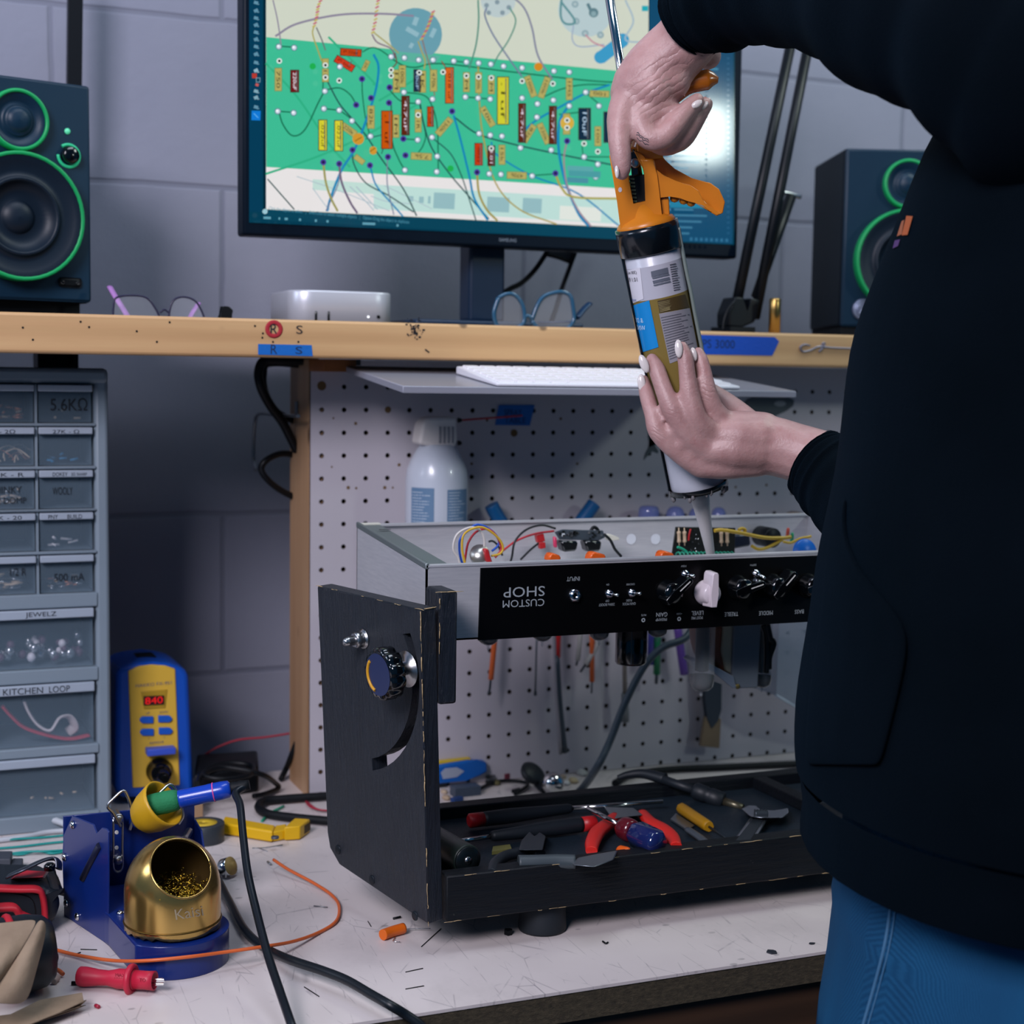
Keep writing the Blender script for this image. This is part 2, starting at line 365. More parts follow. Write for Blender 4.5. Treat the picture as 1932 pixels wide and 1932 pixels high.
for i in range(NC):
    for j in range(NR):
        cx, cz = i*s, -j*s
        # corner fans + sides
        q = [(1, 0), (1, 1), (0, 1), (-1, 1), (-1, 0), (-1, -1), (0, -1), (1, -1)]
        out = []
        for dx, dz in q:
            x = cx+dx*s/2; z = cz+dz*s/2
            if j == NR-1 and dz < 0: z = T+.0008
            if j == 0 and dz > 0: z = .0295
            out.append(gv((x, 0, z)))
        cir = [b.b.verts.new((cx+R*math.cos(a*PI/4), 0, cz+R*math.sin(a*PI/4))) for a in range(8)]
        inn = [b.b.verts.new((cx+R*math.cos(a*PI/4), .0045, cz+R*math.sin(a*PI/4))) for a in range(8)]
        for a in range(8):
            b.face((out[a], out[(a+1) % 8], cir[(a+1) % 8], cir[a]), 0); b.face((cir[a], cir[(a+1) % 8], inn[(a+1) % 8], inn[a]), 1)
x0, x1 = -s/2, (NC-.5)*s
for a, c in (((x0, T+.0008), (x0, .0295)), ((x1, T+.0008), (x1, .0295))):
    b.poly([(a[0], 0, a[1]), (c[0], 0, c[1]), (c[0], .0045, c[1]), (a[0], .0045, a[1])], 1)
peg = tag(b.build('pegboard', [M('peg_white', '#b9b4bb', .45, noise=.03, nscale=6), M('hardboard', '#3b2a18', .9)], fix=False, loc=(.5, 0, T+.0008)), 'white perforated pegboard standing behind the amplifier, under the shelf', 'pegboard')
b = MB(); b.bx((.0245, .012, T), (1.16, .02, .0297)); tag(b.build('hole_shade_board', M('backing', '#14110e', .9)), 'added dark board in place of the shade behind the pegboard holes', 'board')  # dark colour stands in for the enclosed shade seen through the holes
for x, y, r in [(629, 789, .0011), (671, 799, .0018), (626, 881, .0011), (753, 877, .0019), (657, 920, .0020), (672, 921, .0014), (726, 920, .0020), (741, 920, .0012), (919, 793, .0016), (890, 875, .0017), (1058, 790, .0018), (1089, 875, .0017), (1388, 919, .0016), (1446, 915, .0017), (732, 773, .0038), (970, 817, .0045), (607, 728, .0052)]:
    b = MB(); b.disc(onY(x, y, -.0003), (0, -1, 0), r, n=12); b.build('screw_hole', M('hole_brown', '#6b5334', .9), peg, label='stray brown screw hole')
tape('blue_tape_strip', [(941, 764), (1009, 764), (1000, 803), (934, 802)], -.0009, BTAPE, 'blue tape label with faded writing on the pegboard, behind the red straw', [('SPRAY', 968, 778, 36, 12), ('TABLE', 972, 793, 44, 11)])
# wire hanger hook on the post (metal bracket on the post's left side)
w = MB(); w.tube([onX(x, y, -.03) for x, y in [(563, 785), (520, 783), (489, 781), (481, 800), (478, 860), (483, 888)]], .0022, 6)
w.bx(onX(558, 758, -.0145), onX(566, 786, -.0137)+V((-.002, .006, 0)))
tag(w.build('wire_hook', M('hook_steel', '#8c9095', .35, .9)), 'thin steel wire hook screwed to the left side of the post', 'hook')
# ================================================================ monitor
MY = -.03
mon = thing('monitor', 'large black computer monitor on the shelf showing a green circuit board drawing', 'monitor', tuple(onY(924, 600, .03)[:2])+(SZ,))
BZ = M('bezel', '#08131f', .4, spec=.12); SCD = M('stand_grey', '#10263e', .45)
bl = onY(459, 443, MY); br_ = onY(1391, 486, MY); zt = bl.z+.352
b = MB(); b.bx((bl.x, MY, bl.z), (br_.x, MY+.03, zt), bev=.003); b.build('housing', BZ, mon)
b = MB(); c = onY(923, 480, MY+.05); b.bx((c.x-.13, MY+.029, bl.z+.05), (c.x+.13, MY+.06, zt-.06), bev=.01); b.build('rear_cover', BZ, mon)
q0, q1 = onY(889, 520, MY+.035), onY(957, 520, MY+.035)
b = MB(); b.bx((q0.x, MY+.04, SZ+.008), (q1.x, MY+.075, bl.z+.12), bev=.004); b.build('stand_column', SCD, mon)
b = MB(); b.bx((q0.x-.08, MY-.005, SZ+.0003), (q1.x+.08, MY+.14, SZ+.008), bev=.003); b.build('stand_base', SCD, mon)
b = MB(); cl = onY(958, 453, MY-.0005); fit_text(b, 'SAMSUNG', .021, .0036, cl, (1, 0, 0), (0, 0, 1)); b.build('maker_name', M('logo_grey', '#7d8894', .5), mon)
# ---- what the screen shows: flat shapes on the panel
SCM = []; SCI = {}
def sc(hx, es=1.0):
    k = (hx, es)
    if k not in SCI:
        m = M('screen_%s_%g' % (hx[1:], es), '#000000', .1, spec=.4, emit=hx, es=es); SCI[k] = len(SCM); SCM.append(m)
    return SCI[k]
S = MB(); LY = [0]
def lay(): LY[0] += 1; return MY-.0006-.00004*LY[0]
def spoly(pts, c, es=1.0, Y=None):
    Y = Y or lay(); S.poly([onY(x, y, Y) for x, y in pts], sc(c, es))
def srect(x, y, w, h, c, ang=0, es=1.0, Y=None):
    a = math.radians(ang); ca, sa = math.cos(a), math.sin(a)
    spoly([(x+dx*w/2*ca-dy*h/2*sa, y+dx*w/2*sa+dy*h/2*ca) for dx, dy in ((-1, -1), (1, -1), (1, 1), (-1, 1))], c, es, Y)
def sdisc(x, y, r, c, es=1.0, Y=None, n=18, sx=1):
    spoly([(x+r*sx*math.cos(2*PI*i/n), y+r*math.sin(2*PI*i/n)) for i in range(n)], c, es, Y)
def sline(pts, wd, c, es=1.0, dash=0):
    Y = lay(); p = smooth_path([(x, y, 0) for x, y in pts], 7)
    for i, (a, q) in enumerate(zip(p, p[1:])):
        if dash and i % 2: continue
        d = (q-a)
        if d.length < 1e-6: continue
        d.normalize(); n = V((-d.y, d.x, 0))*wd/2; e = d*(.15*wd)
        S.poly([onY(v.x, v.y, Y) for v in (a-e+n, q+e+n, q+e-n, a-e-n)], sc(c, es))
def stext(body, x, y, w, h, c, up=True, ang=0, es=1.0):
    Y = lay(); s_ = (Y-CAM.y)/F*1.07; a = math.radians(ang)
    r = V((math.cos(a), 0, -math.sin(a))); u = V((math.sin(a), 0, math.cos(a)))
    if not up: r, u = -r, -u
    me = text_mesh(body); xs = [v.co.x for v in me.vertices]; ys = [v.co.y for v in me.vertices]
    sx, sy = w*s_/(max(xs)-min(xs)), h*s_/(max(ys)-min(ys))
    cc = onY(x, y, Y)-r*((max(xs)+min(xs))/2*sx)-u*((max(ys)+min(ys))/2*sy)
    n0 = len(S.b.faces); S.add(me, tmat(cc, r, u, sx, sy), sc(c, es))
TOPY = -45
DK = '#053a50'
spoly([(470, TOPY), (1387, TOPY), (1385, 462), (470, 420)], DK)                                 # application frame
spoly([(470, TOPY), (494, TOPY), (494, 400), (470, 399)], '#063a55'); spoly([(497, TOPY), (501, TOPY), (501, 400), (497, 399)], '#02202e')
spoly([(502, TOPY), (1224, TOPY), (1222, 432), (502, 395)], '#d2d8c8', .95)                       # canvas
spoly([(502, 315), (1222, 358), (1222, 431), (502, 394)], '#e6e2e2', 1.0)
spoly([(500, 395), (1222, 432), (1222, 455), (500, 415)], '#0a4258')
spoly([(1226, TOPY), (1384, TOPY), (1382, 460), (1224, 452)], '#12486a')
spoly([(502.5, 70), (1222, 139), (1222, 359), (502.5, 315)], '#3fbf96', .95)                      # the green board
# ghost shapes
sdisc(784, 65, 50, '#6aa0b0', .95, n=30)
spoly([(738, 96), (832, 105), (820, 122), (755, 115)], '#5cb3a0', .95)
for x, y, w_, h_, a in [(784, 40, 9, 16, 20), (778, 60, 26, 9, 30), (817, 62, 8, 18, 25), (776, 86, 7, 10, 30)]: srect(x, y, w_, h_, '#8fb6c2', a)
sdisc(1105, 18, 52, '#b5c8cc', 1.0, n=28); sdisc(1120, 24, 9, '#5f7f88'); srect(1112, 14, 6, 16, '#5f7f88', -25); sdisc(1120, 26, 5, '#86a3aa')
for x, y in [(1085, 8), (1104, 63), (1133, 66), (1087, 40)]: sdisc(x, y, 6.5, '#8aa4ac'); sdisc(x, y, 3.5, '#a9bcc0')
sdisc(940, 0, 33, '#b9c8ca', 1.0, n=24)
for x, y in [(918, 10), (922, 24), (948, 24), (960, 14), (938, 4)]: sdisc(x, y, 4.5, '#8396a0')
srect(1155, 92, 58, 24, '#3c98c4', -38); sdisc(1133, 108, 12, '#3c98c4'); sdisc(1175, 75, 12, '#3c98c4'); srect(1166, 73, 9, 12, '#c7b058', 10); srect(1217, 16, 12, 10, '#22a6b4')
spoly([(590, 338), (715, 347), (715, 367), (590, 358)], '#bfdcd4')
spoly([(705, 348), (1222, 380), (1222, 426), (705, 394)], '#bcdcd6')
for x, y, w_, h_ in [(838, 379, 40, 30), (940, 386, 42, 28), (1004, 388, 36, 28), (775, 375, 10, 10), (795, 377, 9, 12), (810, 377, 5, 14)]: srect(x, y, w_, h_, '#93b9bf', 3)
srect(1095, 403, 78, 26, '#dfe4dd', 3)
for p, wd in [([(590, 355), (612, 385), (622, 396)], 1.6), ([(660, 352), (690, 380), (705, 397)], 2), ([(672, 352), (712, 395)], 2), ([(700, 370), (730, 380), (780, 385)], 1.5), ([(560, 333), (640, 360), (735, 398)], 1.5), ([(725, 350), (815, 394)], 1.4)]: sline(p, wd, '#a9bcc6')
# traces and wires
G1 = '#1f8a5e'; G2 = '#2e9a76'
for p in [[(502, 120), (560, 182), (620, 270), (660, 315)], [(502, 328), (600, 295), (700, 250), (790, 195)], [(620, 70), (700, 150), (705, 160)], [(715, 190), (800, 140)]]: sline(p, 4, '#2fae82')
GR = '#15694a'
for p, wd in [([(526, 210), (534, 235), (552, 256), (575, 245), (600, 195), (612, 172)], 2.6), ([(613, 170), (640, 166), (660, 178), (672, 197)], 2.4), ([(527, 87), (553, 89)], 2.4), ([(525, 210), (554, 212)], 2.4), ([(611, 205), (640, 208)], 2.4), ([(641, 208), (668, 228)], 2.4),
              ([(683, 150), (684, 180), (690, 225), (698, 256)], 2.2), ([(610, 147), (609, 170)], 2.2), ([(684, 98), (700, 90), (715, 93), (740, 110)], 2.2), ([(735, 108), (760, 123), (785, 127), (830, 120), (960, 135), (1110, 152), (1222, 158)], 2.6), ([(735, 170), (755, 190), (780, 195), (790, 192)], 2.4), ([(762, 174), (800, 180), (815, 200), (825, 240), (827, 320)], 2.4),
              ([(738, 195), (740, 265), (752, 300), (764, 321)], 2.4), ([(760, 262), (790, 264)], 2.2), ([(791, 192), (797, 225), (803, 255), (798, 275), (790, 287)], 2.2), ([(856, 115), (880, 118)], 2.2), ([(878, 183), (926, 187)], 2.4), ([(1025, 183), (1060, 168), (1100, 160), (1150, 160)], 2.4), ([(1055, 216), (1110, 210)], 2.2), ([(1106, 176), (1130, 196)], 2.2), ([(1006, 331), (1050, 328)], 2.2), ([(1102, 296), (1180, 296)], 2.2), ([(1100, 296), (1098, 270)], 2)]: sline(p, wd, GR)
DKW = '#214a4c'
for p, wd in [([(615, 148), (640, 195), (668, 228), (690, 255), (720, 300), (760, 355), (786, 407)], 2.6), ([(793, 197), (800, 235), (815, 280), (850, 330), (880, 365), (922, 413)], 2.6), ([(665, 283), (668, 310), (690, 345), (735, 370), (780, 400)], 2.4), ([(818, 262), (850, 290), (870, 330), (885, 375), (898, 416)], 2.2),
              ([(856, 220), (900, 252), (960, 270), (1050, 290), (1160, 312)], 2.8), ([(690, 262), (728, 256), (720, 290)], 1.8), ([(505, 338), (555, 395)], 2.4)]: sline(p, wd, DKW)
for p, wd in [([(515, 0), (524, 40), (531, 90)], 2.4), ([(520, 68), (560, 45), (640, 28), (720, 26), (780, 30)], 4)]: sline(p, wd, '#8a8398')
BLU = '#1583b4'
for p, wd in [([(705, 103), (714, 125), (710, 165), (695, 215), (670, 280), (645, 320), (625, 370), (617, 398)], 4.5), ([(699, 316), (710, 350), (740, 385), (760, 408)], 3), ([(856, 218), (868, 260), (885, 330), (895, 375), (920, 415)], 4), ([(927, 268), (935, 290), (1000, 330), (1090, 365), (1170, 428)], 3), ([(978, 268), (985, 250), (1015, 225), (1060, 200), (1105, 176), (1150, 160)], 4), ([(1072, 200), (1056, 230), (1054, 280), (1066, 340), (1090, 400), (1110, 426)], 5)]: sline(p, wd, BLU)
sline([(1070, 265), (1064, 300), (1070, 350), (1090, 395), (1115, 427)], 3, '#9c8290'); sline([(641, 325), (637, 350), (615, 398)], 2.2, '#77809a'); sline([(731, 300), (731, 350), (743, 405)], 2.2, '#77809a')
for p, wd, c in [([(610, 308), (615, 345), (625, 375), (637, 398)], 4, '#9a9657'), ([(640, 312), (645, 345), (660, 380), (674, 402)], 4, '#6b5d78'), ([(900, 328), (904, 365), (918, 395), (938, 416)], 4, '#a0934a'), ([(902, 120), (905, 200), (912, 260), (935, 345), (980, 395), (1050, 423)], 2.6, '#a8953e'), ([(1048, 328), (1060, 355), (1085, 372), (1180, 375)], 4, '#a8a04a'),
                 ([(592, 50), (590, 65), (600, 95), (607, 115)], 2.4, '#a9a04c'), ([(597, 52), (607, 75), (614, 95)], 2.4, '#6a6a70'), ([(702, 65), (712, 80), (738, 92), (746, 110)], 2.6, '#77607a'), ([(706, 62), (735, 85), (752, 100)], 2.4, '#a09a56'), ([(789, 78), (795, 95), (802, 115), (800, 130)], 2.4, '#a9a04c'), ([(797, 75), (802, 95), (812, 130), (820, 180)], 2.2, '#8a6a60'),
                 ([(918, 15), (915, 30), (930, 65), (960, 110), (985, 145)], 3, '#6f7a96'), ([(962, 15), (973, 40), (960, 75), (940, 105), (930, 125)], 2.6, '#4c8a7a'), ([(945, -20), (985, 10), (1003, 50), (1015, 105), (1042, 150)], 3.4, '#7d7f98'), ([(902, 0), (903, 40), (898, 85), (885, 130)], 3, '#4c8a7a'),
                 ([(1060, -10), (1058, 30), (1068, 45), (1085, 40), (1060, 5)], 4, '#5f8f94'), ([(1082, 48), (1080, 75), (1095, 88), (1140, 84)], 2.4, '#9aa9c0'), ([(1105, 66), (1120, 80), (1140, 88)], 3, '#c08a98'), ([(1180, 0), (1195, 40), (1180, 75), (1222, 80)], 3, '#9db4c4'), ([(833, 115), (845, 135), (850, 152)], 2, '#8a3a2a'), ([(745, 100), (748, 118), (738, 130)], 2.4, '#6a4438')]: sline(p, wd, c)
for path in ([(612, -12), (601, 10), (598, 30), (592, 52)], [(716, -12), (712, 10), (708, 40), (703, 64)], [(818, 20), (812, 38), (805, 56), (794, 76)]):     # twisted pairs
    p = smooth_path([(x, y, 0) for x, y in path], 4)
    for i, (a, q) in enumerate(zip(p, p[1:])):
        c = (a+q)/2; srect(c.x, c.y, 7.5, 3, '#bfae50' if i % 2 else '#c05a70', -30)
# parts on the board
def res(x, y, w_, h_, a, txt=None, c='#b3a860'):
    srect(x, y, w_+2, h_+2, '#6e7a46', a); srect(x, y, w_, h_, c, a)
    if txt:
        v = h_ > w_; stext(txt, x, y, (h_ if v else w_)*.7, (w_ if v else h_)*.55, '#3a3a2c', False, a+(-90 if v else 0))
for x, y, w_, h_, a, tx in [(525, 150, 12, 42, 0, '750'), (614, 118, 11, 14, 0, None), (614, 142, 11, 24, 0, '1K'), (700, 221, 12, 42, 0, '82k'), (690, 124, 8, 20, 25, '2K'), (658, 245, 12, 30, -55, '220k'), (678, 301, 9, 20, -52, None), (748, 153, 12, 42, 0, '1M'), (759, 144, 12, 40, 0, '100k'), (797, 154, 12, 40, 0, '1K'), (818, 152, 12, 40, 0, '470k'), (747, 238, 11, 42, 0, '1M'), (789, 228, 11, 42, 0, '0.1R'), (838, 239, 12, 38, 40, '150k'), (795, 295, 38, 12, 3, '7.5k'), (880, 155, 11, 36, 0, '1M'), (903, 156, 11, 38, 0, '220k'), (927, 160, 11, 34, 0, '1M'), (920, 220, 11, 40, -30, '10k'), (947, 292, 11, 36, 0, '15k'), (975, 331, 36, 12, 2, '470k'), (1001, 163, 11, 40, -20, '100k'), (1027, 165, 11, 40, 20, '100k'), (1074, 168, 11, 40, 0, '1M5'), (1131, 177, 36, 11, 2, '100'), (998, 252, 11, 36, 32, '82k'), (1026, 252, 11, 40, -24, '220k'), (1069, 234, 12, 38, 0, None), (1128, 257, 11, 36, 0, '100')]: res(x, y, w_, h_, a, tx)
def cap(x, y, w_, h_, a, c, txt=None, tc='#5a1a08'):
    srect(x, y, w_+3, h_+3, '#3a2620', a); srect(x, y, w_, h_, c, a); srect(x+w_*.28, y, 2, h_*.96, '#ffffff', a, .12)
    if txt: stext(txt, x, y, max(w_, h_)*.75, min(w_, h_)*.42, tc, False, a+(-90 if h_ > w_ else 0))
for x, y, w_, h_, a, c, tx, tc in [(609, 255, 14, 56, 0, '#d6cf30', '.022uf', '#4a4a18'), (639, 256, 14, 56, 0, '#d6cf30', '.022uf', '#4a4a18'), (730, 245, 19, 70, 0, '#c45208', '.1 uf', '#5a1a08'), (848, 161, 14, 66, 0, '#d4631c', '.018 uf', '#5a1a08'), (662, 99, 38, 12, 4, '#c0420e', '.0022 uf', '#3a0a04'), (650, 120, 38, 12, 31, '#cc3a1c', '.005 uf', '#3a0a04'), (812, 220, 10, 36, 0, '#c0460e', '.1 uf', '#3a0a04'), (903, 291, 13, 40, 0, '#c63a10', '.0022', '#3a0a04'), (949, 190, 20, 88, 0, '#cfcb30', '.1uf', '#4a4a18'),
                           (765, 218, 13, 72, 0, '#5c2410', '4.7uF', '#e8d8e8'), (985, 232, 12, 72, 0, '#5c2410', '4.7uf', '#e8d8e8'), (1043, 236, 12, 70, 0, '#5c2410', '4.7uf', '#e8d8e8'), (927, 294, 12, 36, 0, '#5a2014', '0.01', '#e8d8e8'), (556, 153, 14, 40, 0, '#6e1416', '220uF', '#f0e8f0'), (1103, 234, 21, 58, 0, '#102a40', '10uF', '#b8d4ec'), (787, 152, 11, 40, 0, '#102c48', '10uF', '#a8c8e8'), (1146, 240, 12, 56, 0, '#102a40', None, None)]: cap(x, y, w_, h_, a, c, tx, tc or '#000000')
sdisc(676, 262, 11, '#cf9430'); sdisc(704, 284, 8, '#cf9430', sx=.85); srect(704, 284, 12, 12, '#cf9430'); sdisc(1070, 232, 13, '#d2aa40'); sdisc(1016, 126, 8, '#d08a20')
sline([(670, 266), (682, 259)], 1.5, '#7a5510'); sline([(698, 286), (708, 279)], 1.5, '#7a5510')
for x, y in [(526, 88), (555, 90), (613, 172), (524, 210), (554, 213), (611, 205), (640, 208), (664, 228), (699, 257), (738, 107), (763, 109), (790, 113), (641, 126), (762, 174), (789, 192), (788, 264), (816, 187), (815, 259), (856, 115), (880, 117), (903, 119), (926, 121), (878, 183), (902, 185), (925, 187), (904, 252), (925, 255), (947, 257), (825, 295), (824, 324), (764, 321), (923, 328), (945, 329), (985, 128), (1045, 134), (1074, 136), (985, 185), (1014, 196), (1044, 189), (1013, 221), (982, 279), (1040, 283), (1105, 174), (1074, 200), (1130, 200), (1102, 296), (1128, 310), (1004, 332), (1124, 334), (817, 113), (950, 125)]:
    sdisc(x, y, 6.3, '#5c8a92', n=14); sdisc(x, y, 4.4, '#c9d6e4', n=14); sdisc(x-1, y-1, 2, '#ffffff', n=8)
for x, y in [(683, 149), (735, 165), (734, 194), (672, 198), (700, 185), (610, 306), (640, 309), (698, 312), (732, 296), (665, 283), (853, 210), (761, 262), (765, 293), (900, 325), (1070, 266), (1048, 327)]:
    sdisc(x, y, 6, '#4a3c9a', n=14); sdisc(x, y, 3, '#241a4a', n=10)
for x, y in [(527, 115), (614, 123), (614, 146), (640, 152), (738, 132), (738, 143), (791, 137), (836, 136), (880, 143), (903, 145), (927, 147), (789, 217), (927, 280), (985, 153), (1043, 158), (1070, 227), (1070, 241), (1102, 271), (1128, 286)]:
    sdisc(x, y, 5.2, '#dfe8e4', n=12); sdisc(x, y, 2.7, '#18201e', n=10)
for x, y in [(590, 125), (850, 318)]: sdisc(x, y, 6, '#1fae4e', n=14)
srect(1103, 328, 60, 12, '#4a9aa0', 3); srect(1095, 318, 50, 9, '#5aa6a8', 3); srect(1090, 340, 40, 10, '#4a8fa0', 3)
# toolbar icons, status bar, side panel
for i, (y, c) in enumerate([(5, '#5f8fa6'), (20, '#5f8fa6'), (34, '#5f8fa6'), (47, '#5f8fa6'), (61, '#5f8fa6'), (74, '#5f8fa6'), (88, '#5f8fa6'), (102, '#5f8fa6'), (118, '#5f8fa6'), (133, '#8fb4c4'), (172, '#7fa6b6'), (184, '#7fa6b6'), (202, '#5f8fa6')]): srect(483, y, 8, 6, c, -25 if i % 2 else 15); srect(487, y+3, 4, 2, c, 0)
srect(480, 143, 9, 9, '#b5382c'); srect(487, 151, 8, 9, '#7fa6b6', 0); srect(487, 151, 6, 7, DK); srect(485, 160, 6, 5, '#c25a58', 20)
srect(483, 218, 17, 18, '#1278d4', 2); sline([(479, 214), (487, 222)], 1.6, '#5fb0f0')
sdisc(500, 399, 5, '#9ac4d0')
stext('Click the object to select   |   Shift-Click to select multiple objects   |   Option-Drag the object to duplicate', 642, 407, 262, 8, '#4a90a8', True, 2.4)
for x, w_ in [(504, 14), (527, 3), (540, 6), (566, 4), (596, 4), (618, 4), (696, 24), (750, 4)]: srect(x, 411+(x-504)*.058, w_, 4.5, '#5f9cb0', 2)
random.seed(11)
for i in range(22):
    y = 205+i*11.2; srect(1262+random.uniform(-2, 2), y, 7, 5, '#4a83a4'); wdt = random.uniform(26, 62)
    if i not in (4, 13): srect(1272+wdt/2, y, wdt, 3.4, '#3c7898', 1.5)
srect(1306, 387, 84, 11, '#1a7a9c', 1.5)
for i in range(8): srect(1304+i*9.6, 451+i*.35, 5, 6, '#2f6c90')
for i in range(34): srect(1374, 110+i*10, 4, 3, '#245a7e')
srect(1345, 130, 20, 4, '#2f7c9c', 3)
S.build('screen', SCM, mon, fix=False)
# ================================================================ loudspeakers
SPB = M('speaker_black', '#08131d', .5, spec=.25, bump=.1, bscale=900); SPF = M('speaker_face', '#0d2a3e', .42, spec=.35, bump=.06, bscale=900); CONE = M('cone', '#0e1c2a', .45, spec=.35); GRN = M('green_ring', '#0d9a55', .4); RIM = M('rubber_surround', '#131c26', .35)
def speaker(name, label, loc, rz, left):
    t = thing(name, label, 'speaker', loc, rz, 'studio speakers')
    w_, h_, d_ = .156, .222, .17
    b = MB(); b.bx((-w_/2, .001, 0), (w_/2, d_, h_), bev=.004); b.build('cabinet', SPB, t, False)
    wc = V((0, 0, .083)); tc = V((0, 0, .178))
    # face with recessed waveguides
    b = MB(); b.bx((-w_/2+.001, -.0045, .001), (w_/2-.001, .0012, h_-.001), bev=.003); b.build('front_panel', SPF, t, False)
    for c, R, nm in ((wc, .0635, 'woofer'), (tc, .0300, 'tweeter')):
        b = MB()
        if nm == 'woofer':
            b.lathe(c+V((0, -.0046, 0)), (0, -1, 0), [(R, .0002), (R-.003, .0010), (R*.86, -.0022), (R*.72, -.0042), (R*.635, -.0046), (R*.62, -.0022), (R*.585, -.0006), (R*.55, -.0022), (R*.535, -.0055), (R*.27, -.0135), (R*.265, -.0130), (R*.2, -.0095), (R*.1, -.0075), (0, -.0068)], 40, 0, (False, False))
            for v in b.b.verts: v.co.y -= .0148
            b.lathe(c+V((0, -.0046, 0)), (0, -1, 0), [(R, 0), (R, .0148)], 40, 0, (False, False))
        else:
            b.lathe(c+V((0, -.0046, 0)), (0, -1, 0), [(R, 0), (R, .0075), (R-.002, .0085), (R-.008, .0055), (R-.011, .0035), (.016, .003), (.0155, .0048), (.0145, .005), (.014, .0045), (.012, .0085), (.007, .011), (0, .0118)], 40, 0, (False, False))
        cone = b.build(nm, CONE if nm == 'woofer' else SPF, t, False)
        b = MB(); b.lathe(c+V((0, -.0046, 0)), (0, -1, 0), [(R+.0005, 0), (R+.0005, .009), (R-.0006, .0102), (R-.0026, .0102), (R-.0034, .009), (R-.0034, 0)] if nm == 'tweeter' else [(R+.0005, 0), (R+.0005, .0155), (R-.0006, .0165), (R-.0028, .0165), (R-.0036, .0155), (R-.0036, 0)], 48, 0, (False, False)); b.build('trim_ring', GRN, t, False, 'bright green trim ring')
    if left:
        kx = .0535
        b = MB(); b.lathe((kx, -.004, .1485), (0, -1, 0), [(.0085, 0), (.0085, .009), (.0075, .0105), (0, .0105)], 20); b.build('volume_knob', BLKG, t, False)
        b = MB(); b.torus((kx, -.0052, .1485), (0, 1, 0), .0112, .0016, n=28, a0=.9, a1=6.3); b.build('knob_light_ring', M('led_green', '#2fae7e', .3, emit='#1c8a60', es=.5), t, False)
        b = MB(); b.lathe((kx-.001, -.004, .1730), (0, -1, 0), [(.003, 0), (.003, .0015), (0, .0018)], 14); b.build('power_light', M('led_mint', '#5fc49a', .3, emit='#3cae80', es=.6), t, False)
        b = MB(); b.bx((kx-.012, -.0062, .0155), (kx+.012, -.004, .0255), bev=.0025); pl = b.build('jack_plate', BLK, t, False)
        for x in (-.008, .008):
            b = MB(); b.lathe((kx+x, -.0061, .0200), (0, -1, 0), [(.0022, 0), (.0022, .0008), (.001, .0008), (.001, -.001)], 12); b.build('plate_screw', BLKG, pl, False)
    else:
        b = MB(); b.lathe((-.05, -.004, .022), (0, -1, 0), [(.0135, 0), (.0135, .003), (.0125, .0042), (0, .0042)], 30); bd = b.build('emblem', M('badge', '#6d7690', .35, .4), t, False)
        b = MB(); c = V((-.05, -.0085, .022)); b.torus(c, (0, 1, 0), .0112, .0006, n=24)
        for p in ([(-.005, -.006), (-.002, .001), (-.006, .004), (-.001, .008), (.004, .005), (.006, .0)], [(-.006, -.005), (.001, -.002), (.006, -.006)], [(.001, -.002), (.003, .003)], [(-.003, .004), (.0, .0045), (.0025, .0035)]): b.tube([c+V((x, 0, z)) for x, z in p], .0009, 6)
        b.build('emblem_figure', M('badge_light', '#9aa3b8', .35, .3), bd, False)
    return t
a = math.radians(15); e = V((math.cos(a), math.sin(a), 0)); p = onY(172, 573, .01)
spl = speaker('loudspeaker', 'black speaker with green rings at the left end of the shelf, next to the monitor', tuple(p-e*.078), a, True)
b = MB(); b.box(tuple(p-e*.078+V((-.1*math.sin(a)-.004, .1*math.cos(a), (SZ-p.z)/2))), (.152, .17, p.z-SZ), rot=rotz(a)); tag(b.build('foam_pad', RUB), 'thin black foam pad under the left speaker', 'pad')
a = math.radians(-20.8); e = V((math.cos(a), math.sin(a), 0)); p = onY(1583, 617, 0)
speaker('loudspeaker', 'black speaker with green rings and a round emblem, half hidden behind the hoodie', tuple(p+e*.078), a, False)
b = MB(); c = p+e*.078; b.box(tuple(c+V((-.085*math.sin(a), .085*math.cos(a), (SZ-p.z)/2))), (.15, .165, p.z-SZ), rot=rotz(a)); tag(b.build('foam_pad', RUB), 'thin black foam pad under the right speaker', 'pad')
# ================================================================ small computer
al = M('silver_alu', '#c9cad2', .35, .35, spec=.6)
c0, c1 = onY(551, 605, -.04), onY(747, 607, -.04); w_ = c1.x-c0.x
mm = thing('mini_computer', 'small silver rounded desktop computer on the shelf, left of the monitor stand', 'computer', ((c0.x+c1.x)/2, -.04+w_/2, SZ))
zt = onY(650, 549, -.04).z
b = MB()
def rsq(h, r, z, n=7):
    o = []
    for cx, cy, a0 in ((1, 1, 0), (-1, 1, 90), (-1, -1, 180), (1, -1, 270)):
        for i in range(n): a = math.radians(a0+90*i/(n-1)); o.append(V(((c0.x+c1.x)/2+cx*(h-r)+r*math.cos(a), -.04+w_/2+cy*(h-r)+r*math.sin(a), z)))
    return o
h = w_/2; b.rings([rsq(h-.004, .02, SZ), rsq(h, .024, SZ+.003), rsq(h, .024, zt-.002), rsq(h-.0006, .0234, zt-.0006), rsq(h-.002, .022, zt)]); b.build('case', al, mm)
for px in (596, 620):
    q = onY(px, 597, -.0405); b = MB(); b.bx((q.x-.0012, -.041, q.z-.006), (q.x+.0012, -.0398, q.z+.0055), bev=.0009); b.build('port', BLKG, mm)
q = onY(714, 598, -.0405); b = MB(); b.disc((q.x, -.0406, q.z), (0, -1, 0), .0019, n=14); b.build('headphone_jack', BLKG, mm)
q = onY(695, 598, -.0405); b = MB(); b.disc((q.x, -.0406, q.z), (0, -1, 0), .0012, n=12); b.build('status_light', M('white_led', '#ffffff', .3, emit='#ffffff', es=1), mm)
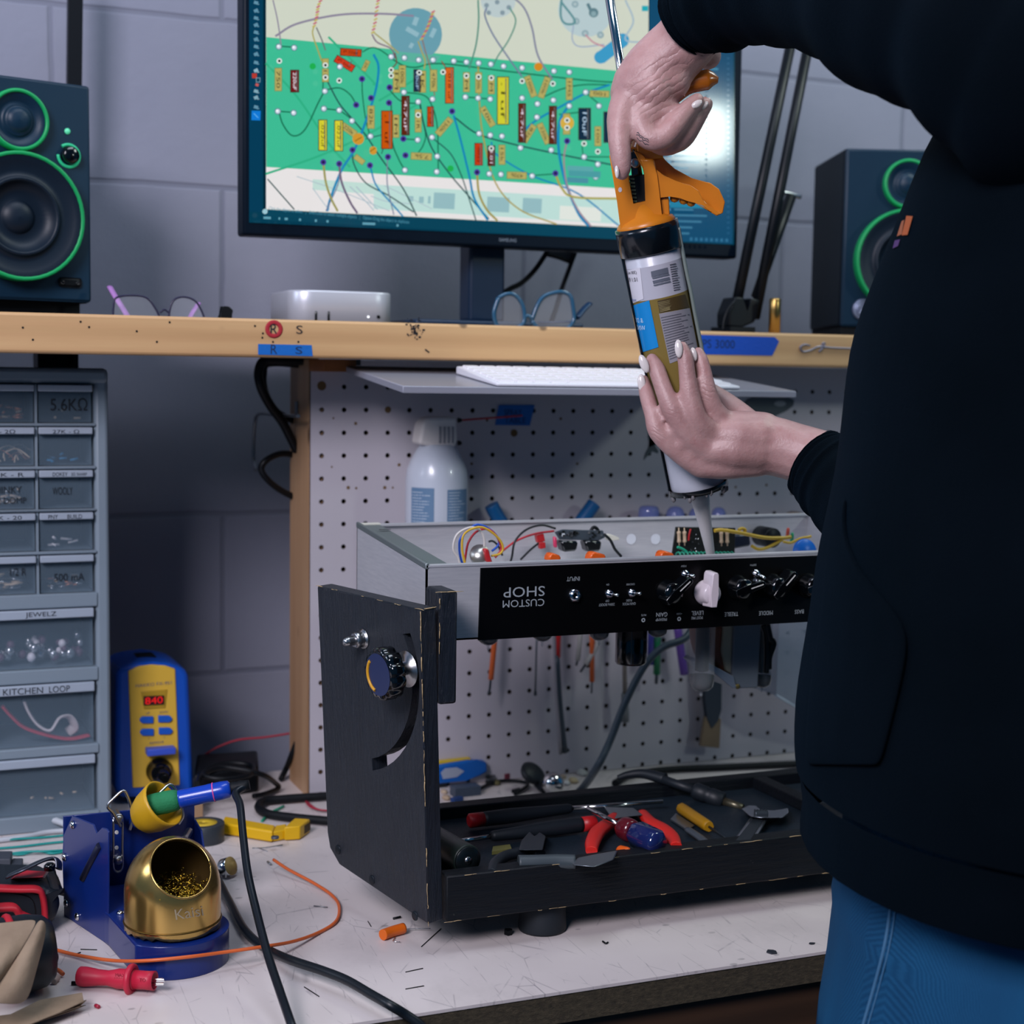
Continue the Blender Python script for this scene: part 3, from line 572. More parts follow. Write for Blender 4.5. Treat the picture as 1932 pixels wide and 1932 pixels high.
# ================================================================ spectacles
def glasses(name, label, Y, lenses, temples, rimm, templem, rr, bridge, flatness=1):
    pts = [onY(x, y, Y) for x, y in lenses[0]]; t = thing(name, label, 'glasses', (pts[0].x, Y, SZ), 0, 'spectacles on the shelf')
    GL = M('lens_glass', '#e8ecf4', .05, trans=.0, alpha=.12, spec=.6)
    for ln in lenses:
        p = [onY(x, y, Y) for x, y in ln]; b = MB(); b.tube(p+[p[0]], rr, 6, sub=5); b.build('rim', rimm, t)
        b = MB(); sp_ = smooth_path(p+[p[0]], 5)[:-1]; b.poly(sp_); b.build('lens', GL, t)
    b = MB(); b.tube([onY(x, y, Y) for x, y in bridge], rr, 6); b.build('bridge', rimm, t)
    for tp in temples: b = MB(); b.tube([onY(x, y, yy) for x, y, yy in tp[0]], tp[1], 8, sub=5, flat=.5); b.build('temple', templem, t)
    return t
glasses('eyeglasses', 'dark thin-rimmed eyeglasses with purple temples, lying on the shelf beside the left speaker', -.055,
        [[(213, 610), (214, 578), (219, 562), (245, 557), (275, 561), (292, 580), (302, 605), (290, 622), (240, 626), (218, 622)], [(318, 610), (320, 585), (328, 566), (345, 560), (364, 565), (376, 578), (386, 605), (375, 622), (340, 626), (322, 622)]],
        [([(207, 541, -.02), (218, 560, -.03), (238, 592, -.045), (250, 612, -.055)], .0035), ([(375, 572, -.035), (362, 592, -.045), (352, 612, -.055)], .003)], M('rim_dark', '#26243e', .3), M('temple_purple', '#a877b8', .35, alpha=.9), .0011, [(302, 590), (310, 584), (319, 590)])
glasses('eyeglasses', 'blue-framed eyeglasses standing on the shelf just right of the monitor stand', -.085,
        [[(940, 562), (955, 555), (970, 556), (983, 570), (989, 590), (986, 612), (960, 622), (938, 615), (932, 590)], [(1003, 605), (1012, 580), (1024, 561), (1042, 553), (1062, 551), (1076, 559), (1081, 580), (1082, 605), (1065, 622), (1020, 622)]],
        [([(1112, 573, -.06), (1100, 585, -.068), (1088, 600, -.08)], .0045), ([(1085, 606, -.085), (1060, 608, -.075), (1015, 609, -.06)], .003)], M('frame_blue', '#24506e', .25, coat=.3), M('temple_navy', '#0c2c4c', .3), .0024, [(988, 600), (995, 596), (1003, 600)])
# black clip on the shelf, cables behind the monitor
b = MB(); p = [onY(x, y, -.05) for x, y in [(415, 597), (420, 588), (419, 577), (424, 579), (428, 577), (434, 579), (440, 585), (439, 592), (436, 599)]]; b.prism([p[0]-V((0, 0, .012))]+p+[p[-1]-V((0, 0, .012))], (0, .012, 0), bev=.001); tag(b.build('binder_clip', BLK), 'small black clip on the shelf between eyeglasses and silver computer', 'clip')
b = MB(); b.tube([onY(x, y, .06) for x, y in [(940, 560), (962, 545), (985, 533), (1010, 508), (1035, 470), (1050, 440)]], .0032, 8); tag(b.build('monitor_cable', BLK), 'thin black cable curving up behind the monitor stand', 'cable')
kb = thing('cable_strap', 'flat black strap with a crossbar hanging behind the monitor, over the blue eyeglasses', 'strap', tuple(onY(1040, 605, .07)[:2])+(SZ,))
b = MB(); b.tube([onY(x, y, .07) for x, y in [(1092, 440), (1085, 475), (1077, 498), (1060, 545), (1048, 585), (1038, 612)]], .0048, 8, flat=.5); b.build('strap', BLK, kb)
b = MB(); b.tube([onY(x, y, .07) for x, y in [(1028, 480), (1055, 487), (1078, 496)]], .0022, 6); b.build('crossbar', BLK, kb)
b = MB(); b.hexa([onY(x, y, .072) for x, y in [(1033, 466), (1084, 470), (1076, 492), (1034, 480)]], [onY(x, y, .09) for x, y in [(1033, 466), (1084, 470), (1076, 492), (1034, 480)]]); b.build('plug_body', M('plug_grey', '#4b5560', .5), kb)
# ================================================================ microphone arms
ARM = M('arm_black', '#070c12', .4, spec=.3)
t = thing('microphone_boom', 'black double-rod boom arm rising from the shelf beside the right speaker', 'boom', tuple(onY(1405, 615, -.06)[:2])+(SZ,))
for p, q, nm in (((1384, 600), (1502, 75), .0063), ((1424, 600), (1535, 75), .0063)):
    b = MB(); b.cyl(onY(p[0], p[1], -.055), onY(q[0], q[1]-40, -.02), nm, n=12); b.build('rod', ARM, t)
b = MB(); b.cyl(onY(1426, 560, -.04), onY(1492, 370, -.02), .006, .007, n=12); b.build('lower_rod', ARM, t)
b = MB(); b.prism([onY(x, y, -.07) for x, y in [(1376, 616), (1376, 590), (1388, 560), (1405, 562), (1408, 592), (1412, 592), (1416, 562), (1434, 566), (1428, 596), (1424, 608), (1400, 618)]], (0, .03, 0), bev=.002); b.build('base_joint', ARM, t)
b = MB(); b.bx(onY(1378, 616, -.075), V((onY(1425, 616, -.075).x, -.03, SZ))); b.build('mount_foot', ARM, t)
b = MB(); b.tube([onY(x, y, -.075) for x, y in [(1384, 570), (1373, 585), (1366, 605), (1364, 622)]], .0015, 6); b.build('cable', ARM, t)
b = MB(); b.tube([onY(x, y, .03) for x, y in [(1470, 362), (1490, 366), (1510, 372)]], .003, 6); b.build('tension_pin', CHROME, t)
t = thing('boom_pole', 'black square pole rising behind the left speaker, clamped through the shelf', 'pole', tuple(onY(138, 600, .2)[:2])+(SZ,))
pa, pb = onY(135, 560, .2), onY(142, -60, .2)
b = MB(); b.hexa([pa+V((x, y, 0)) for x, y in ((-.008, -.008), (.008, -.008), (.008, .008), (-.008, .008))], [pb+V((x, y, 0)) for x, y in ((-.008, -.008), (.008, -.008), (.008, .008), (-.008, .008))]); b.build('pole', ARM, t)
b = MB(); q = onY(105, 672, .12); b.bx((q.x-.021, .1, -.012), (q.x+.022, .15, .0449)); b.build('clamp', BLK, t); b = MB(); b.cyl((q.x+.015, .105, -.03), (q.x+.015, .105, .044), .006); b.build('clamp_screw', DKST, t)
b = MB(); q = onY(1461, 620, -.09); zt = onY(1461, 563, -.09).z; b.lathe((q.x, -.09, SZ), (0, 0, 1), [(.0068, 0), (.0068, zt-SZ-.002), (.0058, zt-SZ), (.003, zt-SZ), (.003, zt-SZ-.003)], 20); tag(b.build('brass_tube', M('brass_tube', '#b08d52', .28, .95)), 'short brass tube standing on the shelf left of the right speaker', 'tube')
# ================================================================ keyboard tray + keyboard
f0, f1 = onY(760, 728, -.25), onY(1503, 738, -.25)
bl0 = onX(650, 690, f0.x); ty = bl0.y
tr = thing('keyboard_tray', 'thin grey keyboard tray hanging under the shelf, in front of the pegboard', 'tray', ((f0.x+f1.x)/2, -.15, f0.z))
TR = M('tray_grey', '#8a8b96', .35, coat=.2)
zb = bl0.z
def tp(x, y): u = (y+.25)/(ty+.25); return V((x, y, f0.z+(zb-f0.z)*u+(f1.z-f0.z)*(x-f0.x)/(f1.x-f0.x)))
cs = [tp(f0.x, -.25), tp(f1.x, -.25), tp(f1.x-.005, ty), tp(f0.x, ty)]
b = MB(); b.hexa([c-V((0, 0, .007)) for c in cs], cs, bev=.001); b.build('panel', TR, tr)
for x in (f0.x+.012, f1.x-.02): b = MB(); q = tp(x, ty+.01); b.bx((x-.006, ty, q.z-.0005), (x+.006, ty+.04, .0298)); b.build('hanger', DKST, tr)
kbd = thing('keyboard', 'white flat computer keyboard on the tray under the shelf', 'keyboard', (f0.x+.25, -.19, f0.z))
def kp(x, y, h): return tp(x, y)+V((0, 0, h))
kx0 = onP(910, 716, tp(f0.x, -.25)+V((0, 0, .003)), (tp(f1.x, -.25)-tp(f0.x, -.25)).cross(tp(f0.x, ty)-tp(f0.x, -.25))).x; ky0, ky1 = -.247, -.132; kx1 = kx0+.275
b = MB(); b.hexa([kp(x, y, .0005) for x, y in ((kx0, ky0), (kx1, ky0), (kx1, ky1), (kx0, ky1))], [kp(x, y, h) for x, y, h in ((kx0, ky0, .004), (kx1, ky0, .004), (kx1, ky1, .009), (kx0, ky1, .009))], bev=.0015); b.build('body', M('kbd_white', '#d8d7de', .4), kbd)
KW = M('key_white', '#e4e2e6', .4)
for r in range(6):
    n = 14; y0 = ky0+.005+r*.018; hh = .004+.005*(y0-ky0)/(ky1-ky0)
    for k in range(n):
        x0 = kx0+.005+k*.0189
        if r == 0 and 4 <= k <= 8:
            if k > 4: continue
            x1 = x0+5*.0189-.003
        else: x1 = x0+.0159
        b = MB(); b.hexa([kp(x, y, hh) for x, y in ((x0, y0), (x1, y0), (x1, y0+.015), (x0, y0+.015))], [kp(x, y, hh+.0025) for x, y in ((x0+.0006, y0+.0006), (x1-.0006, y0+.0006), (x1-.0006, y0+.0144), (x0+.0006, y0+.0144))]); b.build('key', KW, kbd)
# ================================================================ parts cabinet
CY = -.03
HG = M('cabinet_grey', '#7c8a95', .42); HGD = M('cabinet_inside', '#2b3944', .7)
DRW = M('drawer_clear', '#8aa2b4', .2, spec=.5, alpha=.17); LBL = M('label_white', '#9aa5b2', .5); HW = M('label_ink', '#0b131c', .7)
xr_o, xr_i = onY(207.5, 1100, CY).x, onY(180.5, 1100, CY).x
cw = onY(180.5, 900, CY).x-onY(71.5, 900, CY).x
zy = lambda y: onY(130, y, CY).z
cb = thing('parts_cabinet', 'grey small-parts cabinet with clear labelled drawers on the bench at the far left', 'cabinet', (xr_o-.16, .03, T))
xl_o = xr_i-4*cw-.02
rows = [(726, 797), (806, 878), (887, 959), (967, 1038), (1047, 1118)]; bigs = [(1148, 1259), (1288, 1405), (1426, 1532)]
b = MB()
zt = zy(694)
b.bx((xr_i, CY, T), (xr_o, .10, zt-.004), bev=.004); b.bx((xl_o, CY, T), (xl_o+.02, .10, zt-.004), bev=.004)
b.bx((xl_o, CY-.002, zy(724)), (xr_o, .10, zt), bev=.005)
led = [r[1] for r in rows]+[b_[1] for b_ in bigs]
nxt = [r[0] for r in rows[1:]]+[b_[0] for b_ in bigs]+[1600]
for a_, c_ in zip(led, nxt): b.bx((xl_o+.01, CY-.001, zy(c_)+.0008) if c_ != 1600 else (xl_o+.01, CY-.001, T), (xr_i+.002, .09, zy(a_)-.0008), bev=.0015)
for k in range(1, 4): b.bx((xr_i-k*cw-.0012, CY+.002, zy(1122)), (xr_i-k*cw+.0012, .09, zy(726)))
b.bx((xr_i-2*cw-.0012, CY+.002, T+.01), (xr_i-2*cw+.0012, .09, zy(1148)))
b.build('housing', HG, cb)
b = MB(); b.bx((xl_o, .0885, T), (xr_o-.002, .0905, zt-.004)); b.build('back_panel', HGD, cb)
def drawer(x0, x1, z0, z1, words, deep):
    b = MB(); t_ = .0012; yf = CY+.004
    b.bx((x0, yf, z0), (x1, yf+t_, z1-.001), bev=.0004, seg=1); b.bx((x0, yf+t_, z0), (x1, .08, z0+t_)); b.bx((x0, yf+t_, z0+t_), (x0+t_, .08, z1-.004)); b.bx((x1-t_, yf+t_, z0+t_), (x1, .08, z1-.004)); b.bx((x0+t_, .078, z0+t_), (x1-t_, .08, z1-.004))
    d = b.build('drawer', DRW, cb)
    h = (z1-z0)*(.18 if not deep else .15)
    b = MB(); b.bx((x0-.0005, CY-.004, z1-h), (x1+.0005, CY+.0035, z1), bev=.001); b.build('label_strip', LBL, d)
    for body, u, v, w_, hh, on in words:
        b = MB(); c = V((x0+(x1-x0)*u, (CY-.0043) if on else yf-.0004, z1-(z1-z0)*v)); fit_text(b, body, (x1-x0)*w_, (z1-z0)*hh, c, (1, 0, 0), (0, 0, 1)); b.build('handwriting', HW, d)
    return d
W2 = {(0, 0): [('5.6KΩ', .58, .52, .7, .34, 0)], (0, 1): [('SST', .2, .1, .3, .1, 1)], (1, 0): [('27K - Ω', .5, .11, .5, .1, 1)], (1, 1): [('1K - 2Ω', .4, .11, .5, .1, 1)], (2, 0): [('DOKEY', .38, .1, .28, .1, 1), ('2Ω SHARP', .74, .1, .3, .08, 1), ('WOOLY', .44, .55, .38, .2, 0)], (2, 1): [('1K - R', .55, .1, .5, .1, 1), ('HINKY', .52, .5, .5, .18, 0), ('2 DOMP', .58, .78, .55, .16, 0)], (3, 0): [('PNY', .24, .1, .18, .11, 1), ('BUILD', .65, .1, .28, .11, 1)], (3, 1): [('1K - 20', .5, .1, .5, .1, 1)], (4, 0): [('500 mA', .55, .6, .58, .2, 0)], (4, 1): [('1/2 R', .68, .42, .3, .2, 0)]}
for r, (y0, y1) in enumerate(rows):
    for k in range(4): drawer(xr_i-(k+1)*cw+.0025, xr_i-k*cw-.0025, zy(y1), zy(y0), W2.get((r, k), []), False)
for (y0, y1), wd in zip(bigs, ([('JEWELZ', .52, .08, .28, .1, 1)], [('KITCHEN', .35, .08, .36, .1, 1), ('LOOP', .68, .08, .19, .1, 1)], [])): drawer(xr_i-2*cw+.0025, xr_i-.003, zy(y1), zy(y0), wd, True); drawer(xr_i-4*cw+.0025, xr_i-2*cw-.0025, zy(y1), zy(y0), [], True)
# what lies in the drawers
random.seed(5)
def pile(name, label, k, r, cols, n, kind='bit', wide=1, L=.008, hgt=.3):
    y0, y1 = (rows+bigs)[r]; z0 = zy(y1)+.0018; z1 = zy(y0); x0 = xr_i-(k+wide)*cw+.006; x1 = xr_i-k*cw-.006
    b = MB()
    for i in range(n):
        x = random.uniform(x0, x1); y = random.uniform(CY+.008, CY+.04); z = z0+.0015+random.random()**2*(z1-z0)*hgt; a = random.uniform(0, PI); e = V((math.cos(a), math.sin(a)*.3, random.uniform(-.25, .25)))*L/2
        m = random.randrange(len(cols)); c = V((min(max(x, x0+L), x1-L), y+.004, z+abs(e.z)+(.003 if kind == 'ball' else 0)))
        if kind == 'bit': b.cyl(c-e, c+e, .0013, n=7, m=m)
        elif kind == 'ball': b.sphere(c+V((0, 0, .003)), random.uniform(.003, .0055), m, 8, (1, 1, 1.1))
        else: b.tube([c-e*3, c+V((0, .004, .006)), c+e*3], .0008, 5, m, 4)
    return tag(b.build(name, cols), label, 'small parts', 'loose parts in the cabinet drawers', 'stuff')
CU = M('copper_bits', '#b06f4e', .4, .5); TAN = M('tan_bits', '#b9a58c', .5); SIL = M('silver_bits', '#c9ccd0', .25, .9); BLB = M('blue_bits', '#1c6f9a', .5); PUR = M('purple_bits', '#5a3a4e', .5)
pile('resistor_pile', 'copper coloured resistors in the cabinet drawer at the left edge, top row', 1, 0, [CU, TAN], 26, hgt=.45)
pile('resistor_pile', 'few pale parts in the top right drawer marked 5.6K', 0, 0, [TAN], 3)
pile('wire_pile', 'thin pale leads in the left drawer of the second row', 1, 1, [TAN, CU], 14, 'wire')
pile('component_pile', 'blue parts in the right drawer of the second row', 0, 1, [BLB], 8)
pile('lamp_pile', 'shiny small parts in the left drawer of the third row', 1, 2, [SIL, TAN], 30, hgt=.5)
pile('fuse_pile', 'white rolled parts in the right drawer of the fourth row', 0, 3, [M('white_bits', '#d5d3d6', .5)], 5, L=.012)
pile('fuse_pile', 'silver fuses and leads in the left drawer of the fifth row', 1, 4, [SIL, TAN], 30, L=.014, hgt=.5)
pile('fuse_pile', 'small fuses in the right drawer marked 500 mA', 0, 4, [SIL, CU, TAN], 14)
pile('jewel_lamp_pile', 'shiny jewel lamps and lenses in the wide drawer of the sixth row', 0, 5, [SIL, PUR, M('pearl_bits', '#d8d4dc', .3), SIL], 60, 'ball', 2, hgt=.28)
pile('lens_pile', 'few pale parts in the lowest wide drawer', 0, 7, [TAN], 6, 'bit', 2)
y0, y1 = bigs[1]
def rib(name, label, mat, pts, r=.0016): b = MB(); b.tube([onY(x, y, CY+.006+d) for x, y, d in pts], r, 8, flat=.3, sub=8); tag(b.build(name, mat), label, 'ribbon', 'ribbons in the drawer marked loop')
rib('ribbon', 'white ribbon curl in the clear drawer marked LOOP', M('ribbon_white', '#cfc6c8', .5), [(45, 1322, .01), (55, 1345, .01), (72, 1368, .008), (95, 1378, .006), (112, 1355, .008), (130, 1352, .012), (140, 1370, .016), (128, 1382, .02)], .0058)
rib('ribbon', 'red ribbon lying along the bottom of the drawer marked LOOP', M('ribbon_red', '#b3283a', .5), [(4, 1332, .01), (20, 1350, .01), (45, 1372, .009), (85, 1386, .008), (130, 1394, .008), (168, 1387, .01)], .0066)
# ================================================================ soldering station
YS = .04
BLU = M('station_blue', '#0d4fb8', .4, bump=.12, bscale=900); YEL = M('station_yellow', '#dcb23e', .45, bump=.1, bscale=900)
P = lambda x, y, d=0: onY(x, y, YS-d)
st = thing('soldering_station', 'blue soldering station with a yellow front panel and red digits, beside the cabinet', 'soldering station', tuple(onZ(298, 1503, T)))
b = MB(); pts = [P(*p) for p in [(219, 1268), (232, 1257), (262, 1250), (290, 1248.5), (320, 1251), (345, 1260), (357, 1272), (367, 1499), (226, 1506), (217, 1490)]]
for p in pts:
    if p.z < T+.006: p.z = T+.0005
b.prism(pts, (0, .085, 0), bev=.006, seg=3); b.build('body', BLU, st)
b = MB(); pts = [P(*p, .002) for p in [(242, 1266), (262, 1257), (286, 1254), (312, 1256), (331, 1262), (340, 1482), (250.5, 1487)]]; b.prism(pts, (0, .004, 0), bev=.0015); b.build('front_panel', YEL, st)
b = MB(); b.prism([P(*p, .003) for p in [(266, 1305), (316, 1301), (312, 1336), (272, 1338)]], (0, .002, 0), bev=.0006); b.build('display_bezel', M('bezel_yellow', '#b08d22', .45), st)
b = MB(); b.prism([P(*p, .0045) for p in [(271, 1314), (309.5, 1312.5), (309.5, 1329), (271, 1330.5)]], (0, .002, 0)); dsp = b.build('display', M('display_dark', '#1c0508', .2, emit='#2a0608', es=.6), st)
b = MB(); fit_text(b, '840', .019, .0075, P(290.5, 1321.5, .0049), (1, 0, .02), (0, 0, 1)); b.build('digits', M('digit_red', '#200000', .4, emit='#f01818', es=.9), dsp)
for x, y, s_ in [(276.7, 1358.6, 1), (312, 1356.8, -1), (277.3, 1381.9, 1), (313, 1379.6, -1)]:
    b = MB(); b.prism([P(x+dx, y+dy, .0045) for dx, dy in ((-10*s_-3*s_, -2), (-8*s_, -6.5), (13*s_, -6.5), (13*s_, 6.5), (-8*s_, 6.5), (-13*s_, 2))], (0, .0035, 0), bev=.0008); b.build('button', M('button_blue', '#1458c0', .4), st)
TX = M('panel_ink', '#6a6478', .6)
for body, x, y, w_, h_ in [('HAKKO FX-951', 290, 1291, .039, .0036), ('UP', 279, 1345.5, .004, .0024), ('DOWN', 309, 1343.5, .009, .0024), ('*', 281, 1393, .0015, .0018), ('#', 310, 1391.5, .0015, .0018), ('REMOVE', 296, 1401, .015, .0026)]:
    b = MB(); fit_text(b, body, w_, h_, P(x, y, .0025), (1, 0, .03), (0, 0, 1)); b.build('printed_text', TX, st)
b = MB(); q0, q1 = P(274, 1410, .003), P(328, 1418, .003); b.bx((q0.x, YS-.016, q1.z), (q1.x, YS-.001, q0.z), bev=.001); b.build('key_card', M('card_blue', '#3a56c4', .4), st)
c = P(300, 1453.6, .002); b = MB(); b.lathe(c, (0, -1, 0), [(.0145, 0), (.0145, .003), (.0125, .005), (.0115, .012), (.010, .02), (.0075, .022), (.006, .026), (.0045, .04)], 24); b.build('connector', BLKG, st)
b = MB(); q = onY(271, 1238, YS+.05); b.bx((q.x-.012, YS+.03, q.z-.012), (q.x+.012, YS+.06, q.z+.003), bev=.003); b.build('top_button', BLK, st)
# ================================================================ iron stand
STB = M('stand_blue', '#092468', .3, coat=.2)
A0, A1 = onZ(205, 1784, T), onZ(121, 1728, T)            # left plate, front and back at the table
st2 = thing('iron_stand', 'dark blue sheet-metal soldering iron stand at the front left of the bench', 'iron stand', tuple((A0+A1)/2))
nl = (A1-A0).cross(V((0, 0, 1))).normalized()
lp = lambda x, y: onP(x, y, A0, nl)
prof = [lp(*p) for p in [(204, 1783), (204.5, 1570), (201, 1564), (192, 1561.5), (182, 1574), (176, 1555.5), (136, 1539), (119.7, 1576), (117, 1616), (121, 1728)]]
b = MB(); b.prism(prof, -nl*.0015 if nl.x < 0 else nl*.0015, bev=.0004, seg=1); pl_ = b.build('left_plate', STB, st2)
for x, y in [(138, 1556), (122.5, 1617), (147, 1729), (126, 1704)]:
    b = MB(); c = lp(x, y); b.lathe(c, -nl if nl.x > 0 else nl, [(.0035, 0), (.0035, .001), (.0026, .0022), (.0012, .0026)], 12); b.build('screw', CHROME, pl_)
b = MB(); b.tube([lp(*p)+(V((-.0004, 0, 0))) for p in [(157, 1658), (172, 1627), (189, 1595)]], .0030, 8, sub=0); b.build('slot', M('slot_dark', '#020a2a', .5), pl_)
B1 = V((onY(367, 1600, A1.y).x, A1.y, T)); yb = A1.y
zb0 = onY(149, 1537, yb).z
b = MB(); b.bx((A1.x, yb-.001, T), (B1.x, yb+.0008, zb0), bev=.0003, seg=1); b.build('back_plate', STB, st2)
q = onY(366, 1546, yb)
b = MB(); b.prism([onX(x, y, q.x) if False else V((q.x, Y_, z)) for x, y, Y_, z in [(0, 0, yb-.001, T+.02), (0, 0, yb-.001, q.z), (0, 0, yb-.03, q.z-.002), (0, 0, yb-.045, q.z-.02), (0, 0, yb-.05, T+.02)]], (.0015, 0, 0)); b.build('right_plate', STB, st2)
# cup-shaped base
ctr = V(((onZ(240, 1760, T+.03).x+onZ(408, 1752, T+.03).x)/2, 0, 0)); dR = .0385
dc = onW(325, 1690, 1.283); dc = V((dc.x, dc.y, T+.031)); cen = onZ(326, 1742, T+.03); dc = V((cen.x, cen.y, T+.03))
b = MB(); oR = dR+.0065; out = []
for i in range(25):
    a = math.radians(-140+i*(200/24)); out.append(V((dc.x+oR*math.cos(a), dc.y+oR*math.sin(a), 0)))
base = [V((A0.x, A0.y-.001, 0))]+out+[V((dc.x+oR*.7, yb-.012, 0)), V((A0.x-.02, yb-.012, 0))]
b.hexa([V((p.x, p.y, T)) for p in base], [V((p.x, p.y, T+.027)) for p in base], bev=.0018); b.build('base', STB, st2)
for p in [onZ(x, y, T+.027) for x, y in [(227, 1724), (238, 1722)]]: b = MB(); b.lathe(p, (0, 0, 1), [(.0032, 0), (.003, .0015), (.0015, .0026)], 12); b.build('screw', CHROME, st2)
# slotted bracket and wire clip on the back plate
yk = yb-.02
b = MB(); b.tube([onY(x, y, yk) for x, y in [(214, 1545), (214, 1600), (214, 1636), (222, 1645), (231, 1636), (231, 1600), (231, 1545), (222, 1538), (214, 1545)]], .0011, 6); b.build('slotted_bracket', STEEL, st2)
for x, y in [(223, 1546), (223, 1622)]: b = MB(); b.lathe(onY(x, y, yk), (0, -1, 0), [(.0042, -.018), (.0042, .002), (.003, .0036), (.001, .004)], 12); b.build('bracket_screw', STEEL, st2)
for x, y in [(220, 1570), (220, 1599)]: b = MB(); b.lathe(onY(x, y, yk+.01), (0, -1, 0), [(.0017, 0), (.0017, .001)], 10); b.build('rivet', WHT, st2)
b = MB(); b.tube([onY(x, y, yk-.01) for x, y in [(228, 1560), (214, 1535), (203, 1521), (217, 1504), (233, 1492), (242, 1506), (249, 1530), (250, 1548), (245, 1567)]], .0013, 7); b.build('wire_clip', STEEL, st2)
b = MB(); b.tube([onY(x, y, yk-.02) for x, y in [(288, 1508), (305, 1492), (320, 1480), (331, 1490), (341, 1520), (345, 1540), (337, 1555)]], .0013, 7); b.build('wire_clip', STEEL, st2)
# yellow funnel that holds the iron
i0, i1 = onY(272, 1522, -.335), onY(436, 1488, -.355); ad = (i1-i0).normalized()
fc = onY(290, 1529, -.336); fx = (ad*.72+V((0, -.38, .52))).normalized()
b = MB(); b.lathe(fc, fx, [(.0001, -.019), (.009, -.0185), (.0150, -.013), (.0190, -.003), (.0212, .009), (.0215, .0125), (.0200, .0125), (.0175, -.002), (.0130, -.011), (.007, -.015), (.0001, -.0155)], 30, 0, (False, False)); b.build('funnel', M('funnel_yellow', '#c79a1c', .4, noise=.1, nscale=60), st2)
b = MB(); b.cyl(fc-fx*.019, V((fc.x-.012, yb-.0012, fc.z-.022)), .005); b.build('funnel_arm', STB, st2)
b = MB(); b.cyl(onY(357, 1568, -.32), onY(338, 1600, -.35), .0035, .0035, 10); b.build('wiper_blade', STEEL, st2)
# ================================================================ iron with its cord
ir = thing('soldering_iron', 'blue soldering iron with a green foam grip, resting in the yellow holder', 'soldering iron', tuple(i0))
b = MB(); b.lathe(i0, ad, [(.0040, -.006), (.0078, -.002), (.0094, .006), (.0098, .018), (.0092, .026), (.0080, .030)], 20); b.build('grip', M('grip_green', '#1f7a4c', .8, bump=.3, bscale=500), ir)
L_ = (i1-i0).length
b = MB(); b.lathe(i0, ad, [(.0076, .028), (.0080, .032), (.0078, L_*.72), (.0080, L_*.74), (.0080, L_-.008), (.0074, L_-.002), (.005, L_)], 20); b.build('handle', M('iron_blue', '#123fae', .3, coat=.3), ir)
b = MB(); b.torus(i0+ad*(L_*.8), ad, .0080, .0006, n=24, k=6); b.build('pink_band', M('pink', '#d8509a', .4), ir)
b = MB(); b.lathe(i0, ad, [(.0052, L_-.001), (.0056, L_+.002), (.005, L_+.006), (.0055, L_+.008), (.0048, L_+.012), (.0044, L_+.016)], 16); b.build('strain_relief', RUB, ir)
CORD = M('cord_dark', '#0c141c', .35)
e_ = i1+ad*.014
b = MB(); b.tube([e_, onY(445, 1496, -.364), onY(453, 1520, -.38), onY(459, 1580, -.41), onY(468, 1650, -.445), onY(484, 1720, -.48), onY(505, 1800, -.525), onY(528, 1870, -.57), onY(552, 1940, -.615), onY(575, 2010, -.63)], .0034, 10); b.build('cord', CORD, ir)
b = MB(); cc = [onZ(x, y, T+h) for x, y, h in [(345, 1600, .004), (385, 1628, .004), (408, 1655, .0045), (432, 1700, .005), (462, 1755, .006), (500, 1788, .0055), (545, 1810, .012), (610, 1832, .014), (655, 1850, .014), (700, 1876, .013), (735, 1896, .012)]]
cc += [onY(765, 1914, EDGE-.007), onY(795, 1936, EDGE-.012), onY(830, 1975, EDGE-.018), onY(850, 2040, EDGE-.02)]
b.tube(cc, .0037, 10); tag(b.build('grey_cable', M('cord_grey', '#10171d', .4)), 'dark grey cord running from behind the gold dome over the bench edge', 'cord')
# ================================================================ brass tip cleaner
cl_ = thing('tip_cleaner', 'gold dome tip cleaner with a round opening, sitting in the blue stand base', 'tip cleaner', (dc.x, dc.y, T+.0272))
GOLD = M('gold_brass', '#c9a45e', .22, .92, noise=.06, nscale=30)
sc_ = V((dc.x, dc.y, T+.058)); sz = 1.12; R = dR
vd_ = (CAM-sc_).normalized(); op = (vd_*.80+RT*.25+UP*.56).normalized()
b = MB(); a_, c_ = frame(op); ha = math.radians(39); N1 = 48
def egg(d): d = V(d); return sc_+V((d.x*R, d.y*R, d.z*R*sz))
rs = []
for i in range(28):
    th = ha+(PI-ha)*i/27; rs.append([egg(op*math.cos(th)+(a_*math.cos(2*PI*k/N1)+c_*math.sin(2*PI*k/N1))*max(math.sin(th), 1e-4)) for k in range(N1)])
zf = T+.0285
for r in rs:
    for p in r:
        if p.z < sc_.z:                                   # below the equator the dome runs straight down
            d = V((p.x-sc_.x, p.y-sc_.y, 0)); f = max(0, (sc_.z-p.z)/(R*sz)); l_ = d.length
            if l_ > 1e-6:
                if f < .72: d = d/l_*R
                p.x, p.y = sc_.x+d.x, sc_.y+d.y
            p.z = max(p.z, zf)
b.rings(rs, caps=(False, False))
rim = rs[0]; b.tube(rim+[rim[0]], .0009, 6, sub=0)
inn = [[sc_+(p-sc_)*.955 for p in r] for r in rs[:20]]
o = b.build('dome', GOLD, cl_)
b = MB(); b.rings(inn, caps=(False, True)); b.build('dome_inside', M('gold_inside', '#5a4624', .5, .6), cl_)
b = MB(); b.torus((dc.x, dc.y, T+.0345), (0, 0, 1), R+.0003, .0007, n=40, k=6); b.build('seam_ring', M('gold_dark', '#6a5226', .4, .9), cl_)
me = text_mesh('Kaisi'); b = MB(); q = onW(357, 1722, 1.26)
fit_text(b, 'Kaisi', .023, .0085, q, (RT-UP*-.16), UP)
